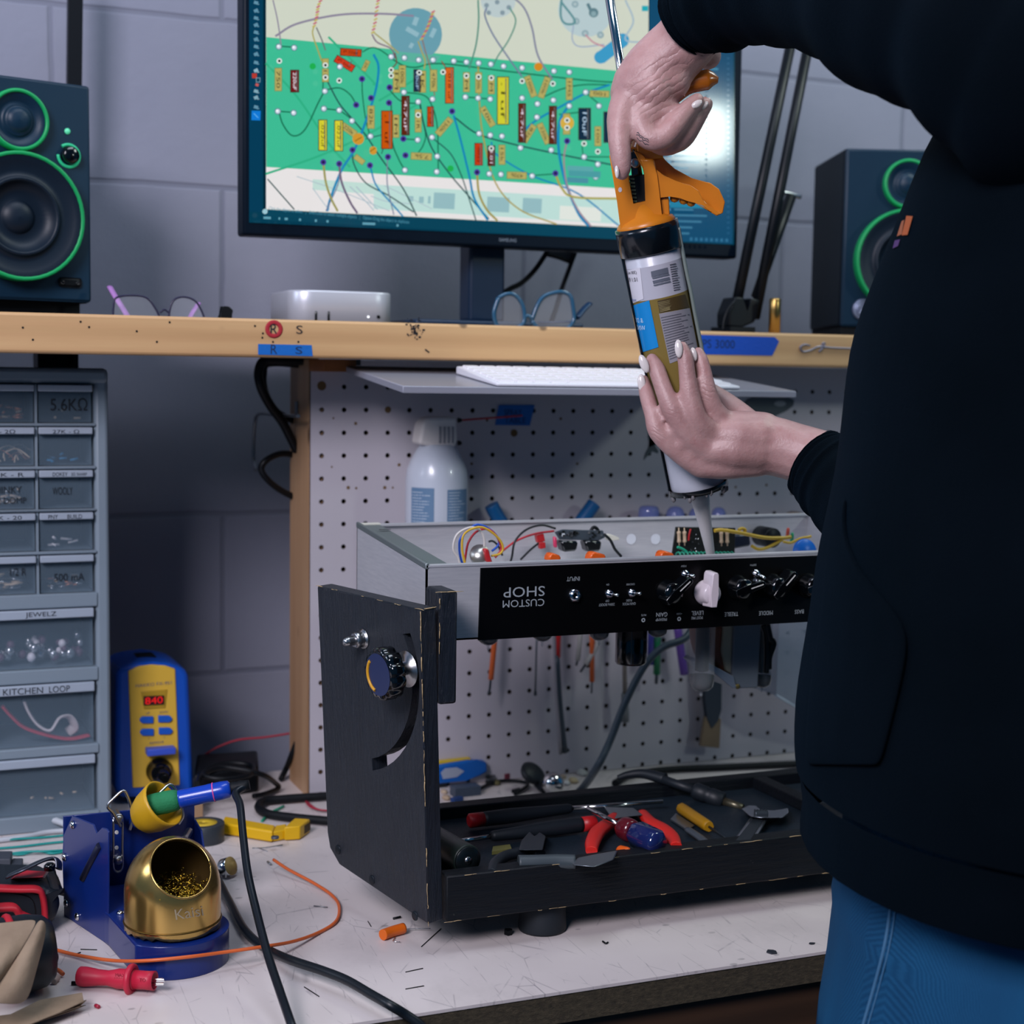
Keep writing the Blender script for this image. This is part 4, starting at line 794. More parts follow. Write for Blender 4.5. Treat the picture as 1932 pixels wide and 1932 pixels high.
for v in b.b.verts:
    d = (v.co-CAM).normalized(); oc = CAM-V((sc_.x, sc_.y, 0)); oc.z = 0; dd = V((d.x, d.y, 0)); A = dd.dot(dd); B = 2*oc.dot(dd); C_ = oc.dot(oc)-(R+.0004)**2; D = B*B-4*A*C_
    if D > 0: v.co = CAM+d*((-B-math.sqrt(D))/(2*A))
b.build('engraved_name', M('engrave', '#a3957a', .6, .3), cl_)
random.seed(21); b = MB()
for i in range(240):
    a = random.uniform(0, 2*PI); rr = math.sqrt(random.random())*R*.74; c = V((dc.x+rr*math.cos(a), dc.y+rr*math.sin(a), sc_.z+.002+random.uniform(-.012, .004))); p = [c]
    for k in range(5): p.append(p[-1]+V((random.uniform(-1, 1), random.uniform(-1, 1), random.uniform(-.7, .7)))*.0035)
    b.tube(p, .0004, 4, 0, 2, flat=.5)
tag(b.build('brass_wool', M('brass_wool', '#c9a83e', .25, 1)), 'curly brass shavings filling the gold dome', 'brass wool', None, 'stuff')
# ================================================================ red and black drill
DB = M('drill_black', '#10171f', .45, bump=.08, bscale=600); DR = M('drill_red', '#b01f2c', .42)
g = onZ(118, 1758, T); dr = thing('power_drill', 'red and black cordless drill lying on the bench by the blue stand', 'drill', (g.x-.06, g.y+.02, T))
xr = g.x; yf = g.y; zt = onY(60, 1655, yf+.02).z
b = MB(); pts = [(xr-.16, T+.004), (xr-.012, T+.004), (xr-.003, T+.012), (xr, T+.03), (xr-.003, zt-.012), (xr-.012, zt-.003), (xr-.05, zt), (xr-.16, zt)]
b.prism([(x, yf, z) for x, z in pts], (0, .07, 0), bev=.008, seg=3); b.build('battery_base', DB, dr)
def strip(name, path, mat, r=.004, Y=None):
    b = MB(); b.tube([onY(x, y, (Y or yf)-.0008) for x, y in path], r, 8, sub=6, flat=.35); return b.build(name, mat, dr)
strip('red_trim', [(-20, 1675), (30, 1677), (70, 1678), (80, 1690), (84, 1712), (85, 1735)], DR, .0078); strip('red_trim', [(90, 1744), (97, 1745)], DR, .004)
strip('panel_groove', [(-20, 1683), (30, 1687), (58, 1695), (66, 1715), (66, 1735)], BLKG, .0008)
b = MB(); q0, q1 = onZ(20, 1657, zt+.001), onZ(84, 1652, zt+.001); b.hexa([onZ(x, y, zt-.001) for x, y in [(20, 1659), (84, 1657), (92, 1645), (40, 1641)]], [onZ(x, y, zt+.003) for x, y in [(24, 1657), (80, 1655), (88, 1644), (44, 1642)]]); b.build('red_inset', DR, dr)
b = MB(); k_ = [onZ(x, y, zt+.006+h) for x, y, h in [(18, 1652, 0), (45, 1640, .006), (80, 1624, .010), (100, 1620, .010), (110, 1625, .008), (111, 1640, .002)]]; b.tube(k_, .0085, 8, flat=.2); b.build('belt_clip', M('clip_grey', '#4c4f58', .3, .8), dr)
b = MB(); b.lathe(onZ(94, 1641, zt), (0, 0, 1), [(.005, 0), (.005, .004), (.003, .006), (0, .006)], 14); b.build('clip_screw', BLKG, dr)
b = MB(); m0, m1 = onZ(20, 1880, T)+V((0, 0, .036)), onZ(85, 1868, T)+V((0, .004, .0330)); ax = V((1, .1, 0)).normalized(); m1 = V((onY(103, 1830, m1.y).x, m1.y, T+.0302))
b.lathe(m1, -ax, [(.012, 0), (.022, .002), (.027, .008), (.0295, .02), (.0298, .12)], 26); b.build('motor_housing', DB, dr)
b = MB(); b.torus(m1-ax*.034, ax, .0290, .0030, n=32, k=8); b.build('red_band', DR, dr)
b = MB(); b.torus(m1-ax*.0035+V((.0015, -.021, 0)), V((.8, -.6, 0)), .0042, .0008, n=18, k=6); b.build('rear_emblem', BLKG, dr)
b = MB(); b.tube([V((m1.x-.07, m1.y+.02, T+.045)), V((m1.x-.065, (m1.y+yf)/2+.01, T+.05)), V((xr-.09, yf+.03, T+.04))], .02, 14); b.build('handle', DB, dr)
b = MB(); b.tube([onY(x, y, yf-.03) for x, y in [(-10, 1713), (25, 1712), (38, 1725), (60, 1735)]], .008, 8, flat=.4); b.build('red_trim', DR, dr)
# ================================================================ kraft paper
KR = NT('kraft'); pz = KR.coord(); n_ = KR.noise(pz, 25, 5); KR.l(KR.ramp(n_, [(.3, '#7d6a56'), (.7, '#937f68')]), KR.b.inputs['Base Color']); KR.b.inputs['Roughness'].default_value = .8; KR.bump(KR.noise(pz, 45, 5), .5, .004); KR = KR.m
bag = thing('paper_bag', 'crumpled brown paper bag at the bottom left corner, over the drill', 'paper bag', tuple(onZ(40, 1925, T)))
wq = 1.13
def sheet(name, grid, th=.0005):
    b = MB(); vs = [[b.b.verts.new(p) for p in r] for r in grid]
    for r0, r1 in zip(vs, vs[1:]):
        for i in range(len(r0)-1): b.face((r0[i], r0[i+1], r1[i+1], r1[i]), 0, True)
    o = b.build(name, KR, bag, fix=False); md = o.modifiers.new('th', 'SOLIDIFY'); md.thickness = th; md2 = o.modifiers.new('s', 'SUBSURF'); md2.levels = 1; md2.render_levels = 2; return o
sheet('front_sheet', [[onW(-60, 1750, 1.14), onW(-20, 1742, 1.135), onW(20, 1737, 1.13), onW(55, 1734, 1.13), onW(73, 1734.5, 1.13)],
                      [onW(-60, 1790, 1.125), onW(-20, 1788, 1.12), onW(10, 1790, 1.108), onW(40, 1772, 1.12), onW(61, 1757, 1.125)],
                      [onW(-60, 1830, 1.10), onW(-30, 1828, 1.095), onW(-5, 1830, 1.09), onW(18, 1815, 1.105), onW(40, 1795, 1.115)],
                      [onW(-70, 1890, 1.08), onW(-45, 1880, 1.075), onW(-25, 1872, 1.08), onW(-10, 1862, 1.09), onW(2, 1850, 1.10)]])
sheet('folded_flap', [[onW(73, 1734.5, 1.13), onW(82, 1735, 1.128), onW(88, 1743, 1.132)], [onW(61, 1757, 1.125), onW(74, 1765, 1.118), onW(84, 1775, 1.13)], [onW(38, 1797, 1.112), onW(56, 1810, 1.105), onW(73, 1815, 1.12)], [onW(2, 1850, 1.10), onW(32, 1862, 1.09), onW(62, 1860, 1.11)], [onW(-30, 1893, 1.08), onW(10, 1896, 1.085), onW(50, 1897, 1.105)]])
for i, pts in enumerate([[(-60, 1925), (20, 1915), (75, 1888), (155, 1874), (158, 1890), (110, 1912), (40, 1940), (-60, 1990)], [(-60, 1930), (30, 1925), (95, 1905), (163, 1888), (150, 1900), (60, 1930), (0, 1950), (-60, 2000)], [(-60, 1940), (40, 1925), (110, 1908), (162, 1897), (130, 1910), (50, 1936), (0, 1956), (-60, 2010)]]):
    z = T+.0016+.0035*(2-i); b = MB(); b.prism([onZ(x, y, z+(.002 if j in (3, 4) else 0)) for j, (x, y) in enumerate(pts)], (0, 0, .0006)); b.build('lower_sheet', KR, bag)
# ================================================================ small things on the left of the bench
def cable(name, label, pts, r, mat, cat='wire', kind=None, h=None):
    b = MB(); b.tube([onZ(x, y, T+(hh if hh > r else r+.0003)) for x, y, hh in pts], r, 8); return tag(b.build(name, mat), label, cat)
cable('orange_wire', 'long orange wire curving across the bench in front of the blue stand', [(516, 1622, .012), (545, 1641, .008), (590, 1665, .004), (625, 1688, .002), (640, 1710, .002), (634, 1738, .002), (600, 1760, .002), (550, 1777, .008), (490, 1787, .0150), (420, 1797, .016), (350, 1806, .019), (270, 1813, .017), (210, 1812, .008), (150, 1803, .003), (100, 1791, .003)], .0015, M('wire_orange', '#d0622e', .4))
cable('white_cable', 'white cable running from the cabinet towards the blue stand', [(-30, 1548, .012), (30, 1535, .012), (80, 1541, .012), (135, 1558, .008), (190, 1570, .004)], .0036, M('cable_white', '#b7bcc2', .45), 'cable')
cable('white_cable', 'thin white cable lying behind the teal wires', [(-20, 1588, .003), (40, 1580, .003), (90, 1570, .003), (140, 1566, .003)], .0025, M('cable_white', '#b7bcc2', .45), 'cable')
TEAL = M('wire_teal', '#0e8a84', .4)
cable('teal_wire', 'teal wire nearest the cabinet foot', [(-20, 1588, .002), (30, 1583, .003), (80, 1580, .002), (130, 1575, .002)], .0012, TEAL)
cable('teal_wire', 'teal wire in the middle of the three', [(-20, 1602, .002), (40, 1597, .002), (90, 1591, .002), (130, 1587, .002)], .0012, TEAL)
cable('teal_wire', 'twisted teal wire with a knot, closest to the drill', [(-20, 1606, .002), (10, 1610, .003), (40, 1612, .002), (70, 1606, .003), (100, 1610, .002), (130, 1604, .002), (90, 1606, .004), (50, 1607, .004), (10, 1612, .003), (-20, 1614, .002)], .0012, TEAL)
b = MB(); q = [onZ(x, y, T+.0005) for x, y in [(-30, 1648), (20, 1648), (24, 1632), (-30, 1632)]]; b.hexa(q, [p+V((0, 0, .014)) for p in q], bev=.001); q = [onZ(x, y, T+.0005) for x, y in [(20, 1648), (42, 1648), (44, 1634), (24, 1634)]]; b.hexa(q, [p+V((0, 0, .008)) for p in q], bev=.001); tag(b.build('plastic_block', M('dark_grey', '#3a3f48', .6)), 'dark grey stepped block behind the drill', 'block')
# red insulated clip
a0, a1 = onZ(150, 1842, T+.0085), onZ(250, 1848, T+.0095); ad = (a1-a0).normalized(); a0 = a1-ad*(.044)
rc = thing('test_clip', 'red insulated test clip with metal jaws lying at the front of the bench', 'test clip', tuple(a1-V((0, 0, .0095))))
RD = M('clip_red', '#b8203a', .45)
b = MB(); b.lathe(a0, ad, [(.0066, 0), (.0075, .001), (.0076, .006), (.0062, .016), (.0058, .024), (.0066, .028), (.0076, .032), (.0078, .044), (.0075, .046)], 22); b.build('sleeve', RD, rc)
b = MB(); b.torus(a1-ad*.001, ad, .0095, .0026, n=28, k=10); b.build('finger_guard', RD, rc)
b = MB(); b.lathe(a1, ad, [(.0072, 0), (.0070, .012), (.0074, .018), (.0062, .018), (.0060, .010)], 22, 0, (True, True)); b.build('nose', RD, rc)
b = MB(); n_ = V((0, 0, 1)); e0 = a1+ad*.010; b.hexa([e0+V((0, -.002, -.001)), e0+ad*.016+V((0, -.0015, -.0005)), e0+ad*.016+V((0, .0015, -.0005)), e0+V((0, .002, -.001))], [e0+V((0, -.002, .0022)), e0+ad*.0155+V((0, -.0015, .0024)), e0+ad*.0155+V((0, .0015, .0024)), e0+V((0, .002, .0022))], bev=.0004); b.hexa([e0+V((0, -.002, -.004)), e0+ad*.015+V((0, -.0015, -.003)), e0+ad*.015+V((0, .0015, -.003)), e0+V((0, .002, -.004))], [e0+V((0, -.002, -.0015)), e0+ad*.0155+V((0, -.0015, -.0012)), e0+ad*.0155+V((0, .0015, -.0012)), e0+V((0, .002, -.0015))], bev=.0004); b.build('jaws', CHROME, rc)
RDD = M('clip_red_dark', '#8a1226', .5); vd_ = (CAM-a1).normalized()
for body, s_, dz, w_, h_ in [('MAX', -.010, .0028, .008, .0026), ('1000V', -.0100, -.0004, .009, .0026), ('CAT II', -.010, -.0034, .008, .0022), ('TO', .008, .0, .005, .0028)]:
    b = MB(); q = a1+ad*s_+vd_*.0082+UP*dz; fit_text(b, body, w_, h_, q, ad, UP-ad*UP.dot(ad)); b.build('embossed_text', RDD, rc)
# grey tape roll, yellow tool, potentiometer
c = onZ(384, 1586, T+.0003)
tr_ = thing('tape_roll', 'grey tape roll with a yellow label lying behind the gold dome', 'tape roll', tuple(c))
b = MB(); b.lathe(c, (0, 0, 1), [(.0208, 0), (.021, .0005), (.021, .0185), (.0205, .019), (.014, .019), (.014, 0)], 36, 0, (False, False)); b.build('tape', M('tape_grey', '#30363c', .45), tr_)
b = MB(); b.lathe(c, (0, 0, 1), [(.0138, .017), (.0138, .0192), (.002, .0192), (.002, .017)], 30); b.build('label_disc', M('label_yellow', '#c9a92a', .5), tr_)
YT = M('tool_yellow', '#d8a90c', .42)
yt = thing('wire_stripper', 'yellow plastic stripping tool lying on the bench, left of the amplifier', 'stripping tool', tuple(onZ(490, 1585, T)))
b = MB(); q = [onZ(x, y, T+.0008) for x, y in [(418, 1574), (514, 1590), (520, 1578), (424, 1560)]]; b.hexa(q, [p+V((0, 0, .012)) for p in q], bev=.002); b.build('handle', YT, yt)
b = MB(); q = [onZ(x, y, T+.0008) for x, y in [(515, 1588), (538, 1584), (540, 1572), (520, 1575)]]; b.hexa(q, [p+V((0, 0, .010)) for p in q], bev=.001); q = [onZ(x, y, T+.0008) for x, y in [(536, 1586), (566, 1584), (585, 1570), (556, 1568)]]; b.hexa(q, [p+V((0, 0, .014)) for p in q], bev=.0012); b.build('jaw_block', YT, yt)
b = MB(); q = [onZ(x, y, T) for x, y in [(567, 1583), (584, 1571)]]; d = V((.0006, -.0004, 0)); b.hexa([q[0]+d+V((0, 0, .003)), q[1]+d+V((0, 0, .003)), q[1]+d*1.5+V((0, 0, .003)), q[0]+d*1.5+V((0, 0, .003))], [q[0]+d+V((0, 0, .012)), q[1]+d+V((0, 0, .012)), q[1]+d*1.5+V((0, 0, .012)), q[0]+d*1.5+V((0, 0, .012))]); b.build('jaw_opening', M('jaw_dark', '#4a3606', .6), yt)
b = MB(); b.lathe(onZ(519, 1580, T+.0135), (0, 0, 1), [(.004, -.001), (.004, .001), (0, .001)], 16); b.build('hinge_pin', M('pin_grey', '#5c6068', .4, .6), yt)
pt = thing('potentiometer', 'small silver potentiometer lying between the gold dome and the dark cord', 'potentiometer', tuple(onZ(432, 1640, T)))
c = onZ(428, 1636, T+.0095); ax = V((.62, -.6, .35)).normalized()
b = MB(); b.lathe(c, ax, [(.008, -.005), (.0088, -.004), (.0088, .003), (.0078, .004)], 20); b.build('can', CHROME, pt)
b = MB(); b.lathe(c, ax, [(.0088, .0042), (.0088, .0056), (.004, .0056), (.0032, .009), (0, .009)], 18); b.build('wafer', M('phenolic', '#a88a4c', .6), pt)
for s_ in (-1, 0, 1): b = MB(); e = c+ax*.005+V((.006*s_, .004*s_, -.0062)); b.bx(e-V((.0008, .0012, .003)), e+V((.0008, .0012, .002))); b.build('lug', STEEL, pt)
# dark cable bundle, power brick, red wire in the corner behind
pb = thing('power_brick', 'black power brick with a coiled cable on the bench, right of the soldering station', 'power adapter', tuple(onZ(430, 1500, T)))
b = MB(); q = [onZ(x, y, T+.0005) for x, y in [(366, 1512), (488, 1494), (486, 1462), (372, 1470)]]; b.hexa(q, [p+V((0, 0, .03)) for p in q], bev=.003); b.build('case', BLK, pb)
b = MB(); b.tube([onZ(x, y, T+h) for x, y, h in [(372, 1480, .036), (385, 1455, .036), (430, 1440, .038), (475, 1445, .036), (470, 1462, .036), (420, 1470, .037), (385, 1462, .040), (420, 1448, .042), (490, 1460, .034), (520, 1478, .012), (524, 1488, .005), (500, 1498, .005), (478, 1502, .006)]], .003, 8); b.build('cable', BLK, pb)
b = MB(); b.tube([onY(x, y, .12) for x, y in [(385, 1425), (410, 1410), (450, 1396), (500, 1391), (545, 1384), (575, 1378)]], .0013, 6); tag(b.build('red_wire', M('wire_red', '#a83040', .45)), 'thin red wire running along the wall to the post', 'wire')
cable('black_cable', 'thick black cable loop lying left of the amplifier', [(640, 1500, .006), (600, 1503, .006), (540, 1507, .006), (498, 1512, .006), (488, 1524, .006), (505, 1535, .006), (550, 1542, .006), (600, 1547, .006), (660, 1552, .006)], .0048, RUB, 'cable')
cable('black_cable', 'black flat cable leaning by the foot of the post', [(530, 1470, .004), (540, 1450, .012), (548, 1430, .03), (560, 1400, .05)], .0035, RUB, 'cable')
for lb, pts in (('red wire curl touching the left side of the amplifier frame', [(630, 1530, .002), (605, 1528, .004), (585, 1522, .004), (578, 1512, .003), (600, 1527, .002), (640, 1530, .002)]), ('short red wire end beside the pegboard foot', [(640, 1482, .002), (612, 1478, .004), (604, 1488, .003), (615, 1500, .002)])): cable('red_wire', lb, pts, .001, M('wire_red2', '#9c2438', .45))
cable('green_wire', 'short teal wire clipping left of the thick cable loop', [(494, 1549, .001), (508, 1535, .002), (535, 1521, .002)], .0014, M('wire_green', '#1c8a68', .45))
b = MB(); q = [onZ(x, y, T+.0006) for x, y in [(360, 1545), (383, 1541), (383, 1520), (361, 1523)]]; b.hexa(q, [p+V((0, 0, .016)) for p in q], bev=.0005); tag(b.build('cardboard_box', M('cardboard', '#a88868', .8)), 'small tan cardboard box between soldering station and iron handle', 'box')
# hanging cables left of the post
for lb, pts, r in (('thick black cable looping down left of the post, nearer one', [(600, 681, .03), (540, 680, .03), (500, 680, .03), (488, 700, .03), (492, 730, .03), (510, 765, .04), (535, 800, .05), (560, 850, .06)], .0052), ('second black cable crossing the first, left of the post', [(590, 690, .05), (510, 685, .05), (497, 705, .05), (500, 740, .05), (520, 775, .06), (545, 790, .07), (570, 800, .08)], .0042), ('black cable loop low on the left side of the post', [(560, 858, .08), (530, 856, .07), (503, 868, .06), (493, 885, .06), (505, 905, .06), (530, 925, .07), (570, 945, .08)], .0038)):
    b = MB(); b.tube([onY(x, y, d) for x, y, d in pts], r, 8); tag(b.build('hanging_cable', BLK), lb, 'cable', 'cables by the post')
# ================================================================ black tilting jig that carries the chassis
BP = NT('black_paint'); pw = BP.coord(scale=(9, 9, 1)); n_ = BP.noise(pw, 26, 6, .75)
chip = BP.ramp(BP.noise(BP.coord(loc=(3, 1, 2)), 120, 4, .7), [(.7, 0.0), (.73, 1.0)]); gate = BP.ramp(BP.noise(BP.coord(loc=(9, 9, 9)), 14, 2), [(.55, 0.0), (.65, .7)])
BP.l(BP.mix(BP.mix(1, chip, gate, 'MULTIPLY'), BP.ramp(n_, [(.3, '#0d1520'), (.7, '#17212e')]), '#7d7c78'), BP.b.inputs['Base Color']); BP.b.inputs['Roughness'].default_value = .42
BP.b.inputs['Specular IOR Level'].default_value = .5; BP.b.inputs['Roughness'].default_value = .36; BP.bump(n_, .9, .006); BPAINT = BP.m
BP = NT('black_paint_rail'); pw = BP.coord(scale=(1, 9, 9)); n_ = BP.noise(pw, 22, 6, .7)
chip = BP.ramp(BP.noise(BP.coord(loc=(3, 1, 2)), 110, 4, .7), [(.68, 0.0), (.71, 1.0)]); gate = BP.ramp(BP.noise(BP.coord(loc=(4, 9, 1)), 16, 2), [(.56, 0.0), (.64, .8)])
BP.l(BP.mix(BP.mix(1, chip, gate, 'MULTIPLY'), BP.ramp(n_, [(.3, '#060a0f'), (.7, '#0b1118')]), '#77746c'), BP.b.inputs['Base Color']); BP.b.inputs['Roughness'].default_value = .5
BP.b.inputs['Specular IOR Level'].default_value = .25; BP.bump(n_, .5, .003); RPAINT = BP.m
CHIP = M('bare_wood', '#b49a72', .7)
TF = onZ(793, 1150, -.171); BF = onZ(808, 1745, -.434); TB = onZ(598, 1105, -.170)
nb = (TF-BF).cross(TB-BF).normalized()
if nb.x > 0: nb = -nb                                        # outward, away from the chassis
bp = lambda x, y: onP(x, y, BF, nb)
rg = thing('chassis_stand', 'black painted wooden jig with an arc slot and knob, holding the amplifier above the bench', 'stand', (.15, -.4, T))
face = [bp(793, 1150), bp(808, 1745), bp(640, 1632), bp(622, 1600), bp(617, 1570), bp(598, 1105)]
th = -nb*.0155
def bool_cut(mb, cutters, name, mat, parent):
    me = bpy.data.meshes.new('t'); bmesh.ops.recalc_face_normals(mb.b, faces=mb.b.faces[:]); mb.b.to_mesh(me); mb.b.free(); o = bpy.data.objects.new('t', me); COL.objects.link(o); tmp = [o]
    for cmb in cutters:
        cm = bpy.data.meshes.new('c'); bmesh.ops.recalc_face_normals(cmb.b, faces=cmb.b.faces[:]); cmb.b.to_mesh(cm); cmb.b.free(); c = bpy.data.objects.new('c', cm); COL.objects.link(c); tmp.append(c)
        md = o.modifiers.new('b', 'BOOLEAN'); md.operation = 'DIFFERENCE'; md.object = c; md.solver = 'EXACT'
    res_ = bpy.data.meshes.new_from_object(o.evaluated_get(bpy.context.evaluated_depsgraph_get()))
    b2 = MB(); b2.b.from_mesh(res_)
    for t_ in tmp: bpy.data.objects.remove(t_)
    return b2.build(name, mat, parent)
pv = bp(686, 1205); uv = V((0, 0, 1)); uv = (uv-nb*uv.dot(nb)).normalized(); uu = uv.cross(nb); uu = uu if uu.y < 0 else -uu   # towards the viewer
kn = bp(769, 1262); rr = (kn-pv).length; a0 = math.atan2((bp(770, 1195)-pv).dot(uv), (bp(770, 1195)-pv).dot(uu)); a1 = math.atan2((bp(702, 1445)-pv).dot(uv), (bp(702, 1445)-pv).dot(uu))
outer, inner = [], []
r2 = (bp(712, 1445)-pv).length
for i in range(17):
    a = a0+(a1-a0)*i/16; rq = rr+(r2-rr)*i/16; d = uu*math.cos(a)+uv*math.sin(a); outer.append(pv+d*(rq+.0052)); inner.append(pv+d*(rq-.0052))
b = MB(); b.prism(face, th, bev=.0012, seg=1); cut = MB(); cut.prism([p+nb*.01 for p in outer+inner[::-1]], -nb*.04)
bool_cut(b, [cut], 'side_board', BPAINT, rg)
# worn edges with bare wood showing
random.seed(9); b = MB()
def wear(p, q, n, r, off):
    for i in range(n):
        t = random.random(); c = p.lerp(q, t)+off; l = random.uniform(.0015, .006); d = (q-p).normalized()
        b.tube([c-d*l, c+V((random.uniform(-1, 1), 0, random.uniform(-1, 1)))*.0004, c+d*l], random.uniform(.3, 1)*r, 5, 0, 2, flat=.4)
wear(face[0], face[1], 34, .0009, V((0, 0, 0))); wear(face[0], face[0]+th, 7, .0009, V()); wear(face[0], face[5], 10, .0005, V())
tag(b.build('worn_edge', CHIP, rg, label='bare wood showing along the worn front edge'), kind='stuff')
for x, y in [(783, 1728), (702, 1660), (638, 1603)]: b = MB(); b.lathe(bp(x, y), nb, [(.0042, 0), (.0040, .0006), (.0008, .0002), (0, .0002)], 14); b.build('wood_screw', M('screw_black', '#20272e', .4, .5), rg)
# pivot bolt, washer, nut
b = MB(); b.lathe(pv, nb, [(.0085, 0), (.0085, .0012), (.0075, .0013), (.0075, .0024), (.0045, .0025)], 24); b.build('washer', STEEL, rg)
b = MB(); b.lathe(pv+nb*.0024, nb, [(.0072, 0), (.0072, .0062), (.006, .0072)], 6); b.build('hex_nut', STEEL, rg)
b = MB(); b.lathe(pv+nb*.009, nb, [(.0040, 0)]+[(.0042-.0006*(i % 2), .0008*i) for i in range(1, 10)]+[(.0034, .0095), (.0022, .011), (0, .0112)], 16); b.build('bolt_end', STEEL, rg)
# clamp knob
b = MB(); b.lathe(kn, nb, [(.0150, 0), (.0150, .0012), (.0125, .0014), (.0125, .0026), (.0068, .0028), (.0068, .015)], 28); b.build('washer', STEEL, rg)
kc = kn+nb*.0145; a_, c_ = frame(nb); rs = []
for h, s_ in ((0, .90), (.0015, 1), (.0115, 1), (.0135, .94), (.0142, .8)):
    rs.append([kc+nb*h+(a_*math.cos(2*PI*i/96)+c_*math.sin(2*PI*i/96))*.0215*s_*(1-.07*max(0, math.cos(11*2*PI*i/96))) for i in range(96)])
b = MB(); b.rings(rs); kb_ = b.build('clamp_knob', M('knob_black', '#07090c', .12, coat=.6), rg)
b = MB(); b.disc(kc+nb*.0145, nb, .0172, n=32); b.build('knob_cap', M('cap_blue', '#14244c', .25), kb_)
b = MB(); b.torus(kc+nb*.0146, nb, .0142, .0014, n=20, k=6, a0=2.4, a1=4.4); b.build('cap_stripe', M('cap_yellow', '#c9921c', .35), kb_)
# clamp block inside the board
q0, q1 = onY(830, 1116, -.497), onY(862, 1328, -.497); yd = onX(802, 1116, q0.x).y
b = MB(); b.bx((q0.x, -.497, q1.z), (q1.x, yd, q0.z), bev=.0025); b.build('clamp_block', BPAINT, rg)
b = MB()
for p, q in ((V((q0.x, -.4972, q0.z)), V((q1.x, -.4972, q0.z))), (V((q0.x, -.4972, q0.z)), V((q0.x, -.4972, q0.z-.05)))): wear(p, q, 9, .0009, V((0, 0, -.0006)))
tag(b.build('worn_edge', CHIP, rg, label='bare wood showing on the block corner'), kind='stuff')
# rails and tray
XI = (face[1]+th).x+.0004; XR = .50; RY = -.494; zb_, zt_ = -.434, -.395; FT = -.4045
b = MB(); b.bx((XI, RY, zb_), (XR, RY+.018, zt_), bev=.0012, seg=1); b.build('front_rail', RPAINT, rg)
b = MB(); wear(V((XI, RY-.0002, zt_-.0005)), V((XR, RY-.0002, zt_-.0005)), 26, .0006, V()); wear(V((XI, RY-.0002, zb_+.0006)), V((XR, RY-.0002, zb_+.0006)), 26, .0005, V()); tag(b.build('worn_edge', CHIP, rg, label='bare wood flecks along the rail edges'), kind='stuff')
b = MB(); b.bx((XI, -.31, zb_), (XR, -.292, -.393), bev=.001, seg=1); b.build('back_rail', RPAINT, rg)
b = MB(); b.bx((XI, RY+.0182, FT-.012), (XR, -.3102, FT)); b.build('tray_floor', M('tray_black', '#16222c', .5, spec=.4, noise=.2, nscale=30, bump=.2, bscale=300), rg)
b = MB(); b.bx((.372, RY+.0182, FT+.0002), (.388, -.3102, -.393), bev=.001, seg=1); b.build('divider', RPAINT, rg)
b = MB(); b.hexa([V((XR, -.497, zb_)), V((XR+.016, -.497, zb_)), V((XR+.016, -.30, zb_)), V((XR, -.30, zb_))], [V((XR, -.50, -.171)), V((XR+.016, -.50, -.171)), V((XR+.04, -.34, -.171)), V((XR+.024, -.34, -.171))]); b.build('side_board', BPAINT, rg)
for p in (onZ(1023, 1752, T), V((.44, -.47, T)), V((.06, -.30, T)), V((.44, -.30, T))):
    b = MB(); b.lathe((p.x, max(p.y, -.4735), T+.0003), (0, 0, 1), [(.0205, 0), (.021, .002), (.0195, .024), (.0185, zb_-T-.0005)], 28); b.build('rubber_foot', M('foot_rubber', '#151c23', .6), rg)
# ================================================================ amplifier chassis
ALU = NT('chassis_alu'); n_ = ALU.noise(ALU.coord(scale=(1, 1, 14)), 40, 4, .6)
ALU.l(ALU.ramp(n_, [(.3, '#bdbdc2'), (.7, '#cbcacd')]), ALU.b.inputs['Base Color']); ALU.b.inputs['Metallic'].default_value = .4; ALU.b.inputs['Roughness'].default_value = .45; ALU = ALU.m
PCB = M('pcb_black', '#0d1110', .4)
CYF = -.44; CYB = -.24
fl, fr = onY(804, 1068, CYF), onY(1549.7, 1045, CYF); bl_ = onY(685, 991, CYB)
ztf = (fl.z+fr.z)/2; zbf = ztf-.0635; ztb = bl_.z; xl = fl.x; xr2 = .475; dz = ztb-ztf
am = thing('amplifier_chassis', 'open aluminium amplifier chassis upside down in the jig, with a black control panel', 'amplifier', (.2, -.35, zbf))
def cz(y): return (y-CYF)/(CYB-CYF)*dz          # the chassis tilts up a little towards the back
def cp(x, y, z): return V((x, y, z+cz(y)))
t_ = .0016
def slab(name, x0, x1, y0, y1, z0, z1, mat, parent=am, bev=0, build=True, mb=None):
    b = mb or MB(); b.hexa([cp(x, y, z0) for x, y in ((x0, y0), (x1, y0), (x1, y1), (x0, y1))], [cp(x, y, z1) for x, y in ((x0, y0), (x1, y0), (x1, y1), (x0, y1))], bev=bev); return b.build(name, mat, parent) if build else b
b = MB()
slab('', xl, xr2, CYF, CYF+t_, zbf, ztf, None, build=False, mb=b); slab('', xl, xr2, CYB-t_, CYB, zbf, ztf, None, build=False, mb=b)
slab('', xl, xl+t_, CYF, CYB, zbf, ztf, None, build=False, mb=b); slab('', xr2-t_, xr2, CYF, CYB, zbf, ztf, None, build=False, mb=b)
slab('', xl, xr2, CYF, CYB, zbf, zbf+t_, None, build=False, mb=b)
slab('', xl, xr2, CYF-.0006, CYF+.006, ztf-.0003, ztf+.0013, None, build=False, mb=b); slab('', xl, xr2, CYB-.006, CYB+.0006, ztf-.0003, ztf+.0013, None, build=False, mb=b)
b.build('shell', ALU, am)
b = MB(); slab('', xl, xl+.021, CYF+.001, CYB-.001, ztf-.0006, ztf+.0012, None, build=False, mb=b); slab('', xl-.0008, xl+.0026, CYF-.0006, CYB+.0006, ztf-.002, ztf+.0034, None, bev=.001, build=False, mb=b); b.build('end_flange', M('flange_alu', '#8b9494', .45, .7), am)
